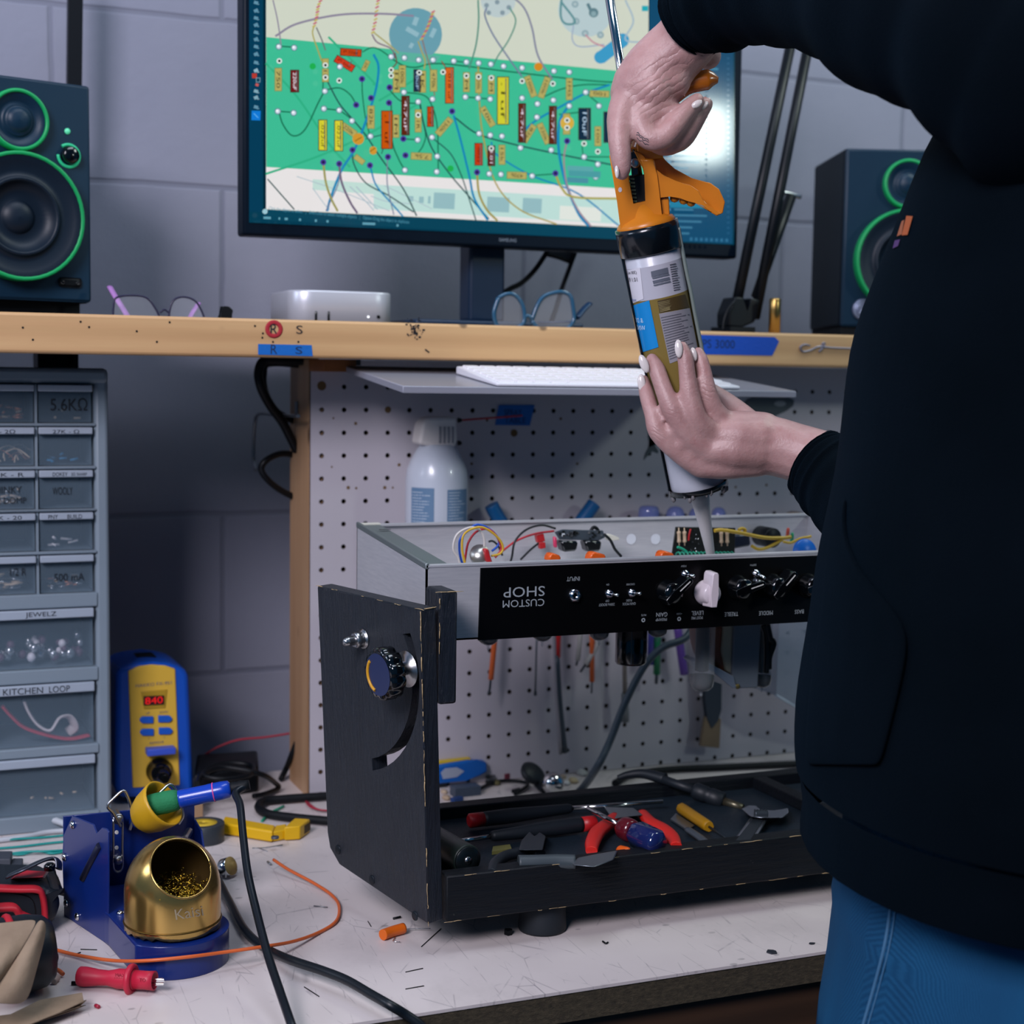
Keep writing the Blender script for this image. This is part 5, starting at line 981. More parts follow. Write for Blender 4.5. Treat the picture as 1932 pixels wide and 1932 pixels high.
for x, y in [(802, 1047), (726, 999)]:
    c = onZ(x, y, ztf+cz(-.42 if x > 760 else -.26)+.0013); b = MB(); b.tube([c-V((.0055, 0, 0)), c+V((.0055, 0, 0))], .0016, 8, sub=0, flat=.15); b.build('flange_slot', BLKG, am)
b = MB(); c = onZ(704, 994, ztb); slab('', xl+.004, xl+.022, CYB-.006, CYB+.0008, ztf+.0012, ztf+.0022, None, build=False, mb=b); b.build('tape_patch', M('tape_white', '#c9c6ba', .6), am)
# black panel with its lettering (the amplifier stands on its head)
PX0 = onY(905, 1130, CYF).x; YP = CYF-.0018
b = MB(); b.hexa([V((PX0-.0014, YP, zbf-.0008)), V((xr2, YP, zbf-.0008)), V((xr2, CYF-.0002, zbf-.0008)), V((PX0-.0014, CYF-.0002, zbf-.0008))], [V((PX0, YP, ztf-.0022)), V((xr2, YP, ztf-.0022)), V((xr2, CYF-.0002, ztf-.0022)), V((PX0, CYF-.0002, ztf-.0022))]); b.build('control_panel', M('panel_black', '#030304', .38, spec=.3), am)
PT = M('panel_lettering', '#9aa2a6', .5); YT_ = YP-.0002
px2m = lambda n: n*(YP-CAM.y)/F*1.075
def ptext(body, x, y, w_, h_, nm='lettering'):
    b = MB(); fit_text(b, body, px2m(w_), px2m(h_)/1.075, onY(x, y, YT_), (-1, 0, 0), (0, 0, -1)); b.build(nm, PT, am)
for a in [('CUSTOM', 988, 1138, 87, 15), ('SHOP', 989, 1116.5, 86, 21), ('INPUT', 1081.5, 1092, 28, 9), ('ON', 1146.8, 1103, 6, 4), ('OFF', 1146, 1133.6, 8, 4.5), ('250Hz BOOST', 1144.7, 1140.8, 35, 5.5), ('CASCADE', 1189.7, 1102.5, 18, 4), ('PLEXI', 1187, 1132.8, 12, 4.5), ('GAIN MODE', 1187, 1139.3, 29, 5.5), ('FTSW', 1290, 1068, 12, 4), ('DEPTH', 1421, 1066, 14, 4), ('MUTE', 1214.6, 1160.5, 11, 4), ('GAIN', 1248.7, 1159.5, 25, 9), ('PREAMP', 1247.7, 1169, 25, 6), ('+GAIN', 1281.9, 1158, 12, 4), ('LEVEL', 1316, 1156.6, 27, 9), ('POST PRE', 1315, 1165.7, 26, 6), ('TREBLE', 1380, 1158.7, 32, 9), ('MIDDLE', 1445, 1156.6, 33, 9), ('BASS', 1508, 1154, 22, 9)]: ptext(*a)
for x, y in [(1213.8, 1170), (1281.3, 1167.7)]: b = MB(); b.disc(onY(x, y, YT_), (0, -1, 0), .0019, n=18, r0=.0009); b.build('footswitch_mark', PT, am)
nut = M('nut_chrome', '#b9bcc4', .15, 1)
c = onY(1083, 1123, YP); b = MB(); b.lathe(c, (0, -1, 0), [(.0062, 0), (.0062, .003), (.0042, .0036), (.004, .004), (.003, .004), (.003, -.004)], 6, 0, (False, True)); b.build('input_jack', nut, am)
for x, y, d in [(1148.6, 1120, (.5, -1, .0)), (1191.3, 1118.6, (.5, -1, .1)), (1292, 1082.9, (.5, -1, -.1)), (1425.5, 1082, (.6, -1, -.5))]:
    c = onY(x, y, YP); b = MB(); b.lathe(c, (0, -1, 0), [(.0042, 0), (.0042, .0016), (.003, .002), (.003, .004), (.0012, .0042)], 6); sw = b.build('toggle_switch', nut, am)
    d = V(d).normalized(); b = MB(); b.lathe(c+V((0, -.0035, 0)), d, [(.0011, 0), (.0013, .004), (.0017, .007), (.0012, .0085), (0, .0088)], 12); b.build('lever', CHROME, sw)
def chicken(x, y, ang, mat):
    c = onY(x, y, YP-.0002); b = MB(); b.lathe(c, (0, -1, 0), [(.0112, 0), (.0116, .0012), (.0112, .003), (.0100, .0055), (.0094, .0125), (.008, .0150), (0, .0155)], 28)
    ca, sa = math.cos(ang), math.sin(ang); u = V((ca, 0, sa)); v = V((-sa, 0, ca)); n = V((0, -1, 0))
    prof = [(-.012, .0042), (.0, .0052), (.0185, .0042), (.0205, .0026)]
    lo = [u*a+v*w_ for a, w_ in prof]+[u*a-v*w_ for a, w_ in prof[::-1]]; hi = [u*a*.96+v*w_*.72 for a, w_ in prof]+[u*a*.96-v*w_*.72 for a, w_ in prof[::-1]]
    b.hexa([c+p+n*.004 for p in lo], [c+p+n*.0185 for p in hi], bev=.0008)
    o = b.build('pointer_knob', mat, am); q = u*.0186
    if mat is not IVORY:
        b = MB(); b.hexa([c+u*.004+v*s_*.0004+n*.0186 for s_ in (-1, 1)]+[c+u*.017+v*s_*.0004+n*.0186 for s_ in (1, -1)], [c+u*.004+v*s_*.0004+n*.0190 for s_ in (-1, 1)]+[c+u*.017+v*s_*.0004+n*.0190 for s_ in (1, -1)]); b.build('pointer_line', WHT, o)
    return o
IVORY = M('knob_ivory', '#d8ccd2', .3, coat=.2)
KB = M('knob_bakelite', '#05070a', .12, coat=.5)
chicken(1258.6, 1116, math.radians(40), KB); chicken(1329.7, 1117, math.radians(88), IVORY)['label'] = 'ivory pointer knob'
chicken(1390.6, 1108, math.radians(15), KB); chicken(1457.8, 1105.6, math.radians(45), KB); chicken(1524, 1105, math.radians(10), KB)
# inside: wires, boards, parts
YI = CYB-.02
def wire(pts, col, y=YI, r=.0011, name='wire', hx=None):
    b = MB(); b.tube([onY(p[0], p[1], p[2] if len(p) > 2 else y) for p in pts], r, 7); return b.build(name, M('w_'+col, hx or {'white': '#c9c4c0', 'blue': '#1c50b4', 'yellow': '#c9a22e', 'red': '#b0202e', 'black': '#0c1014', 'green': '#139070'}[col], .4), am)
wire([(868, 1066), (864, 1052), (855, 1035), (862, 1009), (884, 996), (900, 997), (910, 1007), (914, 1023), (911, 1042)], 'white', -.33)
wire([(874, 1066), (869.5, 1054), (866.7, 1035), (870, 1014), (894, 992), (912, 992), (931, 1004), (941, 1018), (939, 1030), (928, 1040)], 'blue', -.32)
wire([(878, 1066), (875.5, 1055), (872, 1035), (874, 1011), (888, 999), (910, 995), (930, 1006), (944, 1020), (949, 1035), (943, 1045), (927, 1049)], 'yellow', -.335)
wire([(876, 1066), (879, 1045), (884, 1023), (898, 1004), (918, 998), (934, 1008), (945, 1028), (944, 1040), (934, 1052)], 'red', -.325)
wire([(948, 1048), (940, 1030), (930, 1021), (922, 1022)], 'black'); wire([(963, 1060), (966, 1050), (972, 1021), (993, 999.5), (1022, 991), (1048, 997)], 'black', CYB-.03); wire([(982, 1056), (1000, 1038), (1017, 1024)], 'black'); wire([(946, 1041), (975, 1020), (1010, 1007), (1045, 1002)], 'red')
wire([(1140, 1008), (1152, 1020), (1160, 1036), (1172, 1050)], 'black', -.33, .0014)
def ib(name, pts, y, d, mat, bev=.0004, label=None): b = MB(); b.prism([onY(x, yy, y) for x, yy in pts], (0, d, 0), bev=bev, seg=1); return b.build(name, mat, am, label=label)
RDC = M('cap_red', '#b3262a', .3); ORC = M('cap_orange', '#d65a18', .3); BGE = M('resistor_beige', '#b39b80', .5); CIN = M('pot_metal', '#b7b5ae', .3, .9)
b = MB(); b.lathe(onY(905, 1046, -.33), (-.4, -1, .6), [(.009, -.006), (.0095, 0), (.009, .003), (0, .003)], 20); b.build('pot_body', CIN, am)
ib('red_capacitor', [(913, 1036), (921, 1035), (930, 1062), (920, 1062)], -.345, .006, RDC, .001)
ib('relay', [(1012, 1010), (1026, 1007), (1029, 1021), (1015, 1024)], -.26, .006, RDC); ib('relay', [(1017, 1024), (1029, 1023), (1030, 1034), (1020, 1036)], -.262, .006, RDC)
pcb = ib('converter_board', [(1047, 1004), (1062, 999), (1138, 1001), (1142, 1014), (1130, 1020), (1056, 1018)], -.28, .002, M('pcb_grey', '#39424a', .4))
random.seed(4)
for i in range(26):
    c = onY(random.uniform(1056, 1134), random.uniform(1003, 1016), -.2806); b = MB(); s_ = random.uniform(.0006, .0014); b.box(c, (s_*2, .002, s_*2)); b.build('solder_joint', random.choice([CHROME, CHROME, PCB, M('pearl', '#cfd6da', .4)]), pcb)
b = MB(); b.tube([onY(x, y, -.275) for x, y in [(1112, 1006), (1120, 995), (1128, 1000), (1131, 1012)]], .0018, 8); b.build('board_lead', BLK, pcb)
for x0, x1 in ((1058, 1092), (1103, 1137)): ib('electrolytic', [(x0, 1020), (x1, 1021), (x1-3, 1040), (x0+6, 1042)], -.285, .014, BLKG, .002)
ib('red_capacitor', [(1045, 1012), (1051, 1014), (1052, 1034), (1046, 1033)], -.29, .004, M('pink_cap', '#c2355a', .4), .001)
for x, y, w_ in [(1047, 1052, 12), (1128, 1050, 16), (1259, 1048, 14)]:
    ib('orange_capacitor', [(x-w_, y+8), (x-w_*.8, y-5), (x-w_*.3, y-9), (x+w_, y-3), (x+w_, y+8)], CYF+.022, .012, ORC, .0015)
ib('connector_block', [(1144, 1008), (1152, 1008), (1168, 1014), (1169, 1019), (1150, 1021), (1145, 1018)], -.27, .005, M('conn_cream', '#c9c6b8', .5), .0006)
for x, y in [(1191, 1017), (1237, 1017)]: b = MB(); b.disc(onY(x, y, CYB-t_-.0006), (0, -1, 0), .0056, n=20); b.build('panel_hole', M('hole_light', '#c9cdd4', .5), am)
big_ = ib('driver_board', [(1275, 994), (1388, 996), (1386, 1060), (1266, 1060)], -.30, .0016, PCB)
for x, y in [(1281, 1013), (1291.5, 1013), (1361, 1014), (1372, 1014)]:
    b = MB(); c = onY(x, y, -.3045); d = V((-.06, 0, 1)).normalized(); b.lathe(c-d*.0058, d, [(.0006, -.003), (.0006, 0), (.0019, .0004), (.0021, .002), (.0017, .003), (.0017, .0085), (.0021, .0096), (.0019, .0112), (.0006, .0116), (.0006, .015)], 12); b.build('resistor', BGE, big_)
for i in range(22):
    c = onY(random.uniform(1300, 1352), random.uniform(1000, 1040), -.3009); b = MB(); b.lathe(c, (0, -1, 0), [(.0009, 0), (.0005, .0012), (0, .0014)], 8); b.build('solder_joint', random.choice([CHROME, PCB, DKST]), big_)
b = MB(); b.tube([onY(1303, 998, -.303), onY(1300, 1010, -.303), onY(1299, 1020, -.303)], .0009, 6); b.build('red_diode', RDC, big_)
hx_ = []
for i in range(15*8+1):
    x = 1278+i*(108/120); a = 2*PI*i/8; c = onY(x, 1048-x*.004+5, -.36); hx_.append(c+V((0, math.cos(a), math.sin(a)))*.0032)
b = MB(); b.tube(hx_, .0009, 6, sub=0); b.build('green_coil', M('coil_green', '#0e7d62', .4), am)
wire([(1278, 1032), (1288, 1036), (1296, 1042)], 'green', -.355, .0013)
wire([(1348, 1001), (1362, 1000), (1395, 1005), (1440, 1014), (1475, 1015), (1492, 1013)], 'yellow', -.33, .0019); wire([(1418, 1030), (1430, 1036), (1445, 1034), (1462, 1026), (1476, 1018)], 'yellow', -.33, .0017); wire([(1393, 1000), (1400, 997), (1406, 1000), (1404, 1005)], 'yellow', -.325, .0017); wire([(1478, 1022), (1492, 1024), (1510, 1016), (1530, 1012)], 'yellow', -.32, .0014)
b = MB(); b.lathe(onY(1458, 1015, -.275), (0, -1, 0), [(.0105, -.025), (.0105, .0), (.0098, .001), (0, .001)], 26); b.build('electrolytic', BLK, am)
ib('electrolytic', [(1383, 1010), (1415, 1008), (1418, 1030), (1384, 1036)], -.28, .012, M('navy_cap', '#141c2c', .3), .002)
b = MB(); b.lathe(onY(1518, 1041, -.345), (-.1, -1, .15), [(.0118, -.003), (.0132, 0), (.0118, .003), (0, .0032)], 26); b.build('disc_capacitor', M('cap_blue_disc', '#1166c4', .35), am)
ib('orange_capacitor', [(1510, 1056), (1512, 1042), (1545, 1041), (1545, 1056)], CYF+.02, .012, M('cap_redorange', '#cc4a20', .35), .0012)
for x, y, hx in [(1486, 997, '#c8503c'), (1494, 1006, '#1f9a6c')]: b = MB(); b.lathe(onY(x, y+10, -.31), (.1, 0, 1), [(.0018, -.004), (.0018, .004), (.0012, .006), (0, .0064)], 12); b.build('wire_sleeve', M('sleeve_'+hx[1:], hx, .35), am)
b = MB(); b.lathe(onY(1533, 1000, CYB-t_), (0, -1, .1), [(.0042, 0), (.0042, .008), (.003, .0098), (0, .010)], 16); b.build('red_jack', M('jack_red', '#c21f34', .25), am)
# below: tubes, capacitor can, transformer
GLS = M('tube_glass', '#cfd8de', .03, spec=1, alpha=.2, coat=1); GET = M('getter', '#0b0d0f', .12, .6)
def tube_(x, ytop, ybot, rpx, y, getter=True):
    c = onY(x, ybot, y); zt = zbf+cz(y)-.0002; r = rpx*(y-CAM.y)/F*1.07; h = zt-c.z
    g = MB(); g.lathe((c.x, y, zt), (0, 0, -1), [(r, 0), (r, h-r*.9), (r*.93, h-r*.45), (r*.6, h-r*.12), (r*.2, h), (0, h)], 24); o = g.build('vacuum_tube', GLS, am)
    g = MB(); g.lathe((c.x, y, zt), (0, 0, -1), [(r*.99, h-r*1.3), (r*.985, h-r*.86), (r*.90, h-r*.46), (r*.5, h-r*.14), (.0001, h-r*.06)], 24, 0, (False, False)); g.build('getter', GET, o)
    g = MB(); g.lathe((c.x, y, zt), (0, 0, -1), [(r*.55, .001), (r*.55, max(h-r*1.7, .002)), (r*.3, max(h-r*1.6, .003))], 16); g.build('plates', M('tube_plates', '#2a2f33', .5, .4), o)
    g = MB(); g.lathe((c.x, y, c.z+.0006), (0, 0, -1), [(r*.22, 0), (r*.12, .002), (r*.16, .0035), (0, .0055)], 10); g.build('nipple', GLS, o)
for x, yb_ in [(921, 1218), (1023, 1211), (1130, 1209), (1240, 1203)]: tube_(x, 1195, yb_, 20, -.39)
tube_(1323, 1190, 1305, 26, -.37); tube_(1437, 1190, 1298, 20, -.32)
c = onY(1190, 1252, -.38); g = MB(); zt = zbf+cz(-.38)-.0002; g.lathe((c.x, -.38, zt), (0, 0, -1), [(.0148, 0), (.0148, zt-c.z-.002), (.0135, zt-c.z), (0, zt-c.z)], 30); cc_ = g.build('capacitor_can', M('can_black', '#08090c', .18, coat=.4), am)
g = MB(); g.bx((c.x-.0075, -.3952, c.z+.002), (c.x-.0068, -.3946, zt)); g.build('can_stripe', M('can_line', '#39424a', .3), cc_)
YTX = -.35
def tp_(pts, y, d, nm, mat, bev=.001): g = MB(); g.prism([onY(x, yy, y) for x, yy in pts], (0, d, 0), bev=bev, seg=2); return g.build(nm, mat, trf)
g = MB(); g.prism([onY(x, y, YTX) for x, y in [(1385, 1180), (1436, 1178), (1430, 1298), (1391, 1299), (1381, 1283)]], (0, .05, 0), bev=.0012); trf = g.build('transformer', M('core_grey', '#6d7580', .5, .2), am)
tp_([(1333, 1180), (1384, 1180), (1381, 1274), (1362, 1266), (1345, 1250), (1337, 1225)], YTX+.006, .04, 'winding', M('winding_brown', '#7a4632', .5), .004)
tp_([(1366, 1180), (1388, 1180), (1384, 1274), (1370, 1266), (1362, 1230)], YTX+.003, .006, 'insulation', M('insul_cream', '#a8a390', .6), .002)
tp_([(1330, 1256), (1336, 1250), (1385, 1276), (1390, 1298), (1382, 1299)], YTX-.003, .045, 'bracket', M('bracket_zinc', '#9aa0ae', .4, .6), .0008)
g = MB(); g.lathe(onY(1391, 1295, YTX-.0012), (0, -1, 0), [(.0026, 0), (.0026, .001), (.001, .001)], 14); g.build('eyelet', M('eyelet_brass', '#8d7c4a', .4, .7), trf)
for pts, r in (([(1446, 1178), (1452, 1205), (1458, 1215), (1450, 1240), (1449, 1262)], .0042), ([(1440, 1178), (1446, 1200), (1447, 1230), (1446, 1270)], .003)): wire(pts, 'black', -.34, r, 'transformer_lead')
# ================================================================ tools lying in the tray
def TZ(x, y, h=0): return onZ(x, y, FT+h)
HBLK = M('grip_black', '#141b22', .5); HRED = M('grip_red', '#b0191e', .4); TSTL = M('tool_steel', '#8b949a', .3, .9); TDK = M('tool_dark', '#3b434a', .4, .7)
def driver(name, label, a, bq, c, r, hm, em):
    a, bq, c = V(a), V(bq), V(c); t = thing(name, label, 'screwdriver', tuple(a-V((0, 0, r)))); d = (bq-a).normalized(); L = (bq-a).length
    b = MB(); b.lathe(a, d, [(r*.96, L*.14), (r, L*.17), (r*1.02, L*.4), (r*.82, L*.7), (r*.68, L*.97), (r*.5, L)], 18); b.build('handle', hm, t)
    b = MB(); b.lathe(a, d, [(r*.7, 0), (r*.97, .0015), (r*.97, L*.14)], 18); b.build('end_cap', em, t)
    b = MB(); b.cyl(bq-d*.002, c, .0022, .002, 10); b.build('shaft', CHROME, t); return t
driver('screwdriver', 'black screwdriver with a red butt at the back of the tray, shaft pointing right', TZ(884, 1549, .0085), TZ(1078, 1525, .0095), TZ(1250, 1512, .0095), .0070, HBLK, HRED)
driver('screwdriver', 'black screwdriver with a red butt in mid tray, shaft pointing left', TZ(1124, 1552, .0085), TZ(926, 1578, .0075), TZ(848, 1590, .004), .0072, HBLK, HRED)
a = onY(882, 1634, -.471); a.z = max(a.z, FT+.0135); t = thing('round_roll', 'dark green cylinder with a slotted screw in its end, at the left of the tray', 'roll', (a.x, a.y, FT)); d = V((-.12, .99, 0)).normalized()
b = MB(); b.lathe(a, d, [(.0118, 0), (.013, .001), (.013, .0015), (.0128, .07)], 28); b.build('body', M('roll_green', '#18241f', .45), t)
b = MB(); b.lathe(a, -d, [(.012, 0), (.0115, .0012), (.004, .0006), (0, .0006)], 24); b.build('end_face', M('roll_end', '#0f1517', .3), t)
b = MB(); b.lathe(a, -d, [(.0032, .0008), (.0032, .0016), (0, .0016)], 16); sc0 = b.build('screw', STEEL, t); b = MB(); q = a-d*.0018; b.box(q, (.0007, .0004, .0046)); b.build('slot', BLKG, sc0)
t = thing('pliers', 'dark grey pliers lying open in the tray, right of the green cylinder', 'pliers', tuple(TZ(985, 1625)))
b = MB(); b.tube([TZ(x, y, .006) for x, y in [(928, 1650), (934, 1630), (955, 1615), (990, 1606), (1005, 1602)]], .005, 8); b.build('handle', HBLK, t)
b = MB(); b.hexa([TZ(x, y, .003) for x, y in [(978, 1604), (1024, 1604), (1030, 1578), (1018, 1570), (1008, 1580), (1000, 1568), (984, 1586)]], [TZ(x, y, .012) for x, y in [(978, 1604), (1024, 1604), (1030, 1578), (1018, 1570), (1008, 1580), (1000, 1568), (984, 1586)]], bev=.001); b.build('jaws', TDK, t)
b = MB(); b.tube([TZ(x, y, .006) for x, y in [(1020, 1610), (1008, 1603), (1000, 1597)]], .005, 8); b.build('handle', HBLK, t)
t = thing('nipper', 'grey-handled tool with a bright steel head along the front of the tray', 'hand tool', tuple(TZ(1060, 1630)))
b = MB(); b.tube([TZ(x, y, .009) for x, y in [(978, 1629), (1010, 1628), (1050, 1626), (1085, 1626)]], lambda u: .0072-.001*u, 12); b.build('handle', M('grip_grey', '#3d464b', .45), t)
b = MB(); b.hexa([TZ(x, y, .004) for x, y in [(1078, 1632), (1122, 1636), (1158, 1622), (1166, 1604), (1122, 1612), (1090, 1618)]], [TZ(x, y, .014) for x, y in [(1080, 1632), (1122, 1636), (1158, 1622), (1166, 1604), (1122, 1612), (1090, 1618)]], bev=.0015); b.build('head', TSTL, t)
b = MB(); q = [TZ(x, y, .0002) for x, y in [(928, 1613), (965, 1607), (962, 1599), (930, 1603)]]; b.hexa(q, [p+V((0, 0, .003)) for p in q]); tag(b.build('metal_scrap', M('scrap_olive', '#6e6c3c', .5)), 'small yellowish metal scrap left of the open grey pliers', 'scrap')
t = thing('red_pliers', 'red-handled pliers lying spread in the middle of the tray', 'pliers', tuple(TZ(1180, 1560)))
RG = M('pliers_red', '#d0241c', .4)
def arc_handle(pts, nm): b = MB(); b.tube([TZ(x, y, .0085) for x, y in pts], lambda u: .0052+.0022*math.sin(PI*u), 12, flat=.75); b.build(nm, RG, t)
arc_handle([(1116, 1606), (1118, 1590), (1128, 1570), (1148, 1553), (1160, 1540)], 'handle'); arc_handle([(1212, 1534), (1228, 1552), (1252, 1566), (1268, 1580), (1276, 1597)], 'handle')
b = MB(); b.hexa([TZ(x, y, .003) for x, y in [(1155, 1545), (1190, 1540), (1214, 1538), (1195, 1524), (1165, 1524), (1140, 1522)]], [TZ(x, y, .012) for x, y in [(1155, 1545), (1190, 1540), (1214, 1538), (1195, 1524), (1165, 1524), (1140, 1522)]], bev=.001); b.build('jaws', TSTL, t)
a, e = TZ(1178, 1562, .0175), TZ(1240, 1592, .0135); t = thing('faceted_screwdriver', 'screwdriver with a clear blue faceted handle on top of the red pliers', 'screwdriver', tuple(TZ(1215, 1590)))
d = (e-a).normalized(); L = (e-a).length
b = MB(); b.lathe(a, d, [(.0085, -.004), (.0105, 0), (.0108, .008), (.0092, .0125)], 20); b.build('collar', M('collar_red', '#5a1420', .2, coat=.4), t)
b = MB(); b.lathe(a, d, [(.0095, .012), (.0122, .016), (.0122, L-.001), (.0105, L+.002), (0, L+.002)], 6); b.build('handle', M('handle_clearblue', '#1a2458', .1, coat=.6, spec=.7), t)
b = MB(); b.cyl(a, a-d*.05+V((0, 0, .002)), .0025, .0022, 10); b.build('shaft', CHROME, t)
a, e = TZ(1166, 1604, .006), TZ(1190, 1610, .006); b = MB(); d = (e-a).normalized(); b.lathe(a, d, [(.0035, 0), (.0048, .002), (.0048, .010), (.0035, .0125)], 14); tag(b.build('orange_capacitor', ORC), 'small orange capacitor in front of the faceted screwdriver in the tray', 'capacitor')
t = thing('awl', 'yellow-handled awl in the tray, left of the adjustable wrench', 'awl', tuple(TZ(1315, 1545)))
a, e = TZ(1284, 1524, .0065), TZ(1338, 1560, .0065); d = (e-a).normalized(); L = (e-a).length
b = MB(); b.lathe(a, d, [(.0045, 0), (.0058, .003), (.0056, L-.006), (.0048, L)], 8); b.build('handle', M('awl_yellow', '#a87a10', .4), t)
b = MB(); b.cyl(e, TZ(1382, 1590, .003), .0012, .0007, 8); b.build('spike', TDK, t)
t = thing('steel_scraper', 'dark steel scraper blade lying beside the yellow awl', 'scraper', tuple(TZ(1300, 1575)))
b = MB(); q = [TZ(x, y, .001) for x, y in [(1265, 1548), (1275, 1537), (1310, 1560), (1296, 1568)]]; b.hexa(q, [p+V((0, 0, .0015)) for p in q]); b.build('blade', TSTL, t)
b = MB(); b.tube([TZ(x, y, .004) for x, y in [(1298, 1565), (1320, 1580), (1345, 1600)]], .0042, 10, flat=.6); b.build('handle', M('scraper_grip', '#59626a', .4, .5), t)
# desoldering pump across the back rail
t = thing('desoldering_pump', 'long black desoldering pump resting across the back rail, nozzle to the right', 'desoldering pump', tuple(TZ(1330, 1505)))
p0, p1, p2, p3 = V(onY(1250, 1470, -.305)), onY(1318, 1494, -.335), onY(1366, 1512, -.355), onY(1402, 1524, -.372)
b = MB(); d = (p2-p1).normalized(); L = (p2-p1).length; b.lathe(p1, d, [(.006, -.006), (.0085, -.003), (.0085, L*.3), (.0075, L*.34), (.0088, L*.5), (.0088, L*.95), (.005, L)], 18); b.build('barrel', HBLK, t)
b = MB(); b.cyl(p0, p1, .0045, .0045, 12); b.build('plunger_rod', HBLK, t)
b = MB(); b.cyl(p2-d*.001, p3, .0042, .0036, 12); b.build('nozzle', M('nozzle_brass', '#6f6a58', .35, .8), t)
b = MB(); b.tube([onY(1166, 1468, -.27), onY(1185, 1462, -.275), onY(1215, 1460, -.285), onY(1255, 1470, -.305)], lambda u: .003+.003*u, 10); b.build('end_lever', HBLK, t)
# adjustable wrench
t = thing('adjustable_wrench', 'steel adjustable wrench at the right of the tray, shiny jaw up', 'wrench', tuple(TZ(1420, 1560)))
WR = M('wrench_steel', '#a9b0b8', .25, .95)
q = [(1398, 1526), (1412, 1519), (1428, 1520), (1432, 1528), (1460, 1530), (1487, 1524), (1489, 1534), (1478, 1543), (1458, 1543), (1440, 1543), (1416, 1541)]
b = MB(); b.hexa([TZ(x, y, .004) for x, y in q], [TZ(x, y, .013) for x, y in q], bev=.0015); b.build('head', WR, t)
q = [(1416, 1542), (1450, 1543), (1424, 1588), (1378, 1592)]; b = MB(); b.hexa([TZ(x, y, .002) for x, y in q], [TZ(x, y, .009) for x, y in q], bev=.002); b.build('handle', WR, t)
q = [(1420, 1545), (1440, 1546), (1416, 1584), (1388, 1586)]; b = MB(); b.hexa([TZ(x, y, .0085) for x, y in q], [TZ(x, y, .0096) for x, y in q]); b.build('handle_inset', TDK, t)
b = MB(); a = TZ(1424, 1536, .0132); e = TZ(1448, 1536, .0132)
d = (e-a).normalized(); b.lathe(a, d, [(.0035 if i % 2 else .0048, (e-a).length*i/9) for i in range(10)], 14); b.build('thumb_screw', TDK, t)
# ================================================================ on the bench behind the jig
t = thing('blue_box_tool', 'blue plastic tool with a yellow top edge lying behind the jig at left', 'tool', tuple(onZ(875, 1484)))
yq = onZ(875, 1484).y
b = MB(); b.prism([onY(x, y, yq) for x, y in [(815, 1446), (888, 1434), (898, 1437), (919, 1437), (921, 1457), (905, 1466), (880, 1473), (815, 1482)]], (0, .025, 0), bev=.003); b.build('body', M('tool_blue', '#0c58a8', .4), t)
b = MB(); b.prism([onY(x, y, yq+.004) for x, y in [(815, 1438), (888, 1430), (890, 1436), (815, 1448)]], (0, .018, 0), bev=.001); b.build('top_edge', M('tool_yellow2', '#c9ac2c', .4), t)
b = MB(); b.prism([onY(x, y, yq-.0006) for x, y in [(832, 1458), (840, 1450), (862, 1448), (876, 1455), (862, 1466), (836, 1470)]], (0, .001, 0)); b.build('badge', M('badge_grey', '#9aa3b4', .4), t)
b = MB(); b.bx((onY(822, 1480, yq).x, yq+.004, T), (onY(845, 1480, yq).x, yq+.02, onY(830, 1476, yq).z)); b.build('support', HBLK, t)
t = thing('spoon_probe', 'black paddle-shaped probe leaning behind the back rail', 'probe', tuple(onZ(1020, 1485)))
yq = onZ(1022, 1488).y
b = MB(); b.lathe(onY(1004, 1460, yq), V((.35, -.6, .7)), [(.004, -.003), (.016, -.002), (.018, .002), (.012, .005), (0, .006)], 20, sc=(1, .85)); b.build('paddle', HBLK, t)
b = MB(); b.tube([onY(1010, 1470, yq), onY(1022, 1484, yq-.01), onZ(1030, 1490, T+.004)], .006, 10); b.build('stem', HBLK, t)
b = MB(); b.sphere(onZ(1043, 1478, T+.0135), .013, 0, 18); tag(b.build('steel_ball', CHROME), 'shiny round steel part beside the black paddle probe', 'steel part')
random.seed(31)
def junk(name, label, x, y, kind, mat, s=.008):
    c = onZ(x, y, T); b = MB()
    if kind == 'blob':
        h = s*.8; pr = [(s*.6, 0), (s, h*.3), (s*.8, h*.8), (s*.3, h)]; b.lathe(c, (0, 0, 1), pr, 9, sc=(1.3, .8))
    else: b.box(c+V((0, 0, s*.35)), (s*2, s, s*.7), rot=rotz(random.uniform(0, 3)), bev=.0006)
    tag(b.build(name, mat), label, 'small part', 'small parts behind the jig')
for i, (x, y, k, m, s, lb) in enumerate([(842, 1508, 'blob', BGE, .006, 'beige scrap just behind the left board of the jig'), (838, 1496, 'blob', TAN, .005, 'tan scrap below the blue plastic tool'), (878, 1500, 'box', M('slate', '#3a4656', .5), .016, 'slate blue flat part below the blue plastic tool'), (862, 1512, 'box', M('navy_part', '#14386e', .5), .007, 'navy plastic bit left of the slate part'), (925, 1478, 'box', DKST, .011, 'dark metal scrap right of the blue plastic tool'), (948, 1468, 'box', M('maroon', '#6a2436', .5), .011, 'maroon block against the pegboard foot'), (935, 1480, 'blob', M('olive', '#5a5430', .6), .007, 'olive bit in front of the maroon block'), (975, 1495, 'box', BLK, .006, 'small black bit left of the paddle probe'), (1068, 1480, 'blob', WHT, .006, 'white nugget right of the steel ball'), (1082, 1476, 'blob', M('cream_bit', '#c9b68e', .5), .007, 'cream nugget beside the grey hanging cable'), (1058, 1470, 'box', TAN, .006, 'tan block behind the white nugget'), (1098, 1462, 'blob', M('pale_bit', '#b9bab4', .4), .008, 'pale rounded bit at the pegboard foot, left of the cable')]): junk('scrap', lb, x, y, k, m, s)
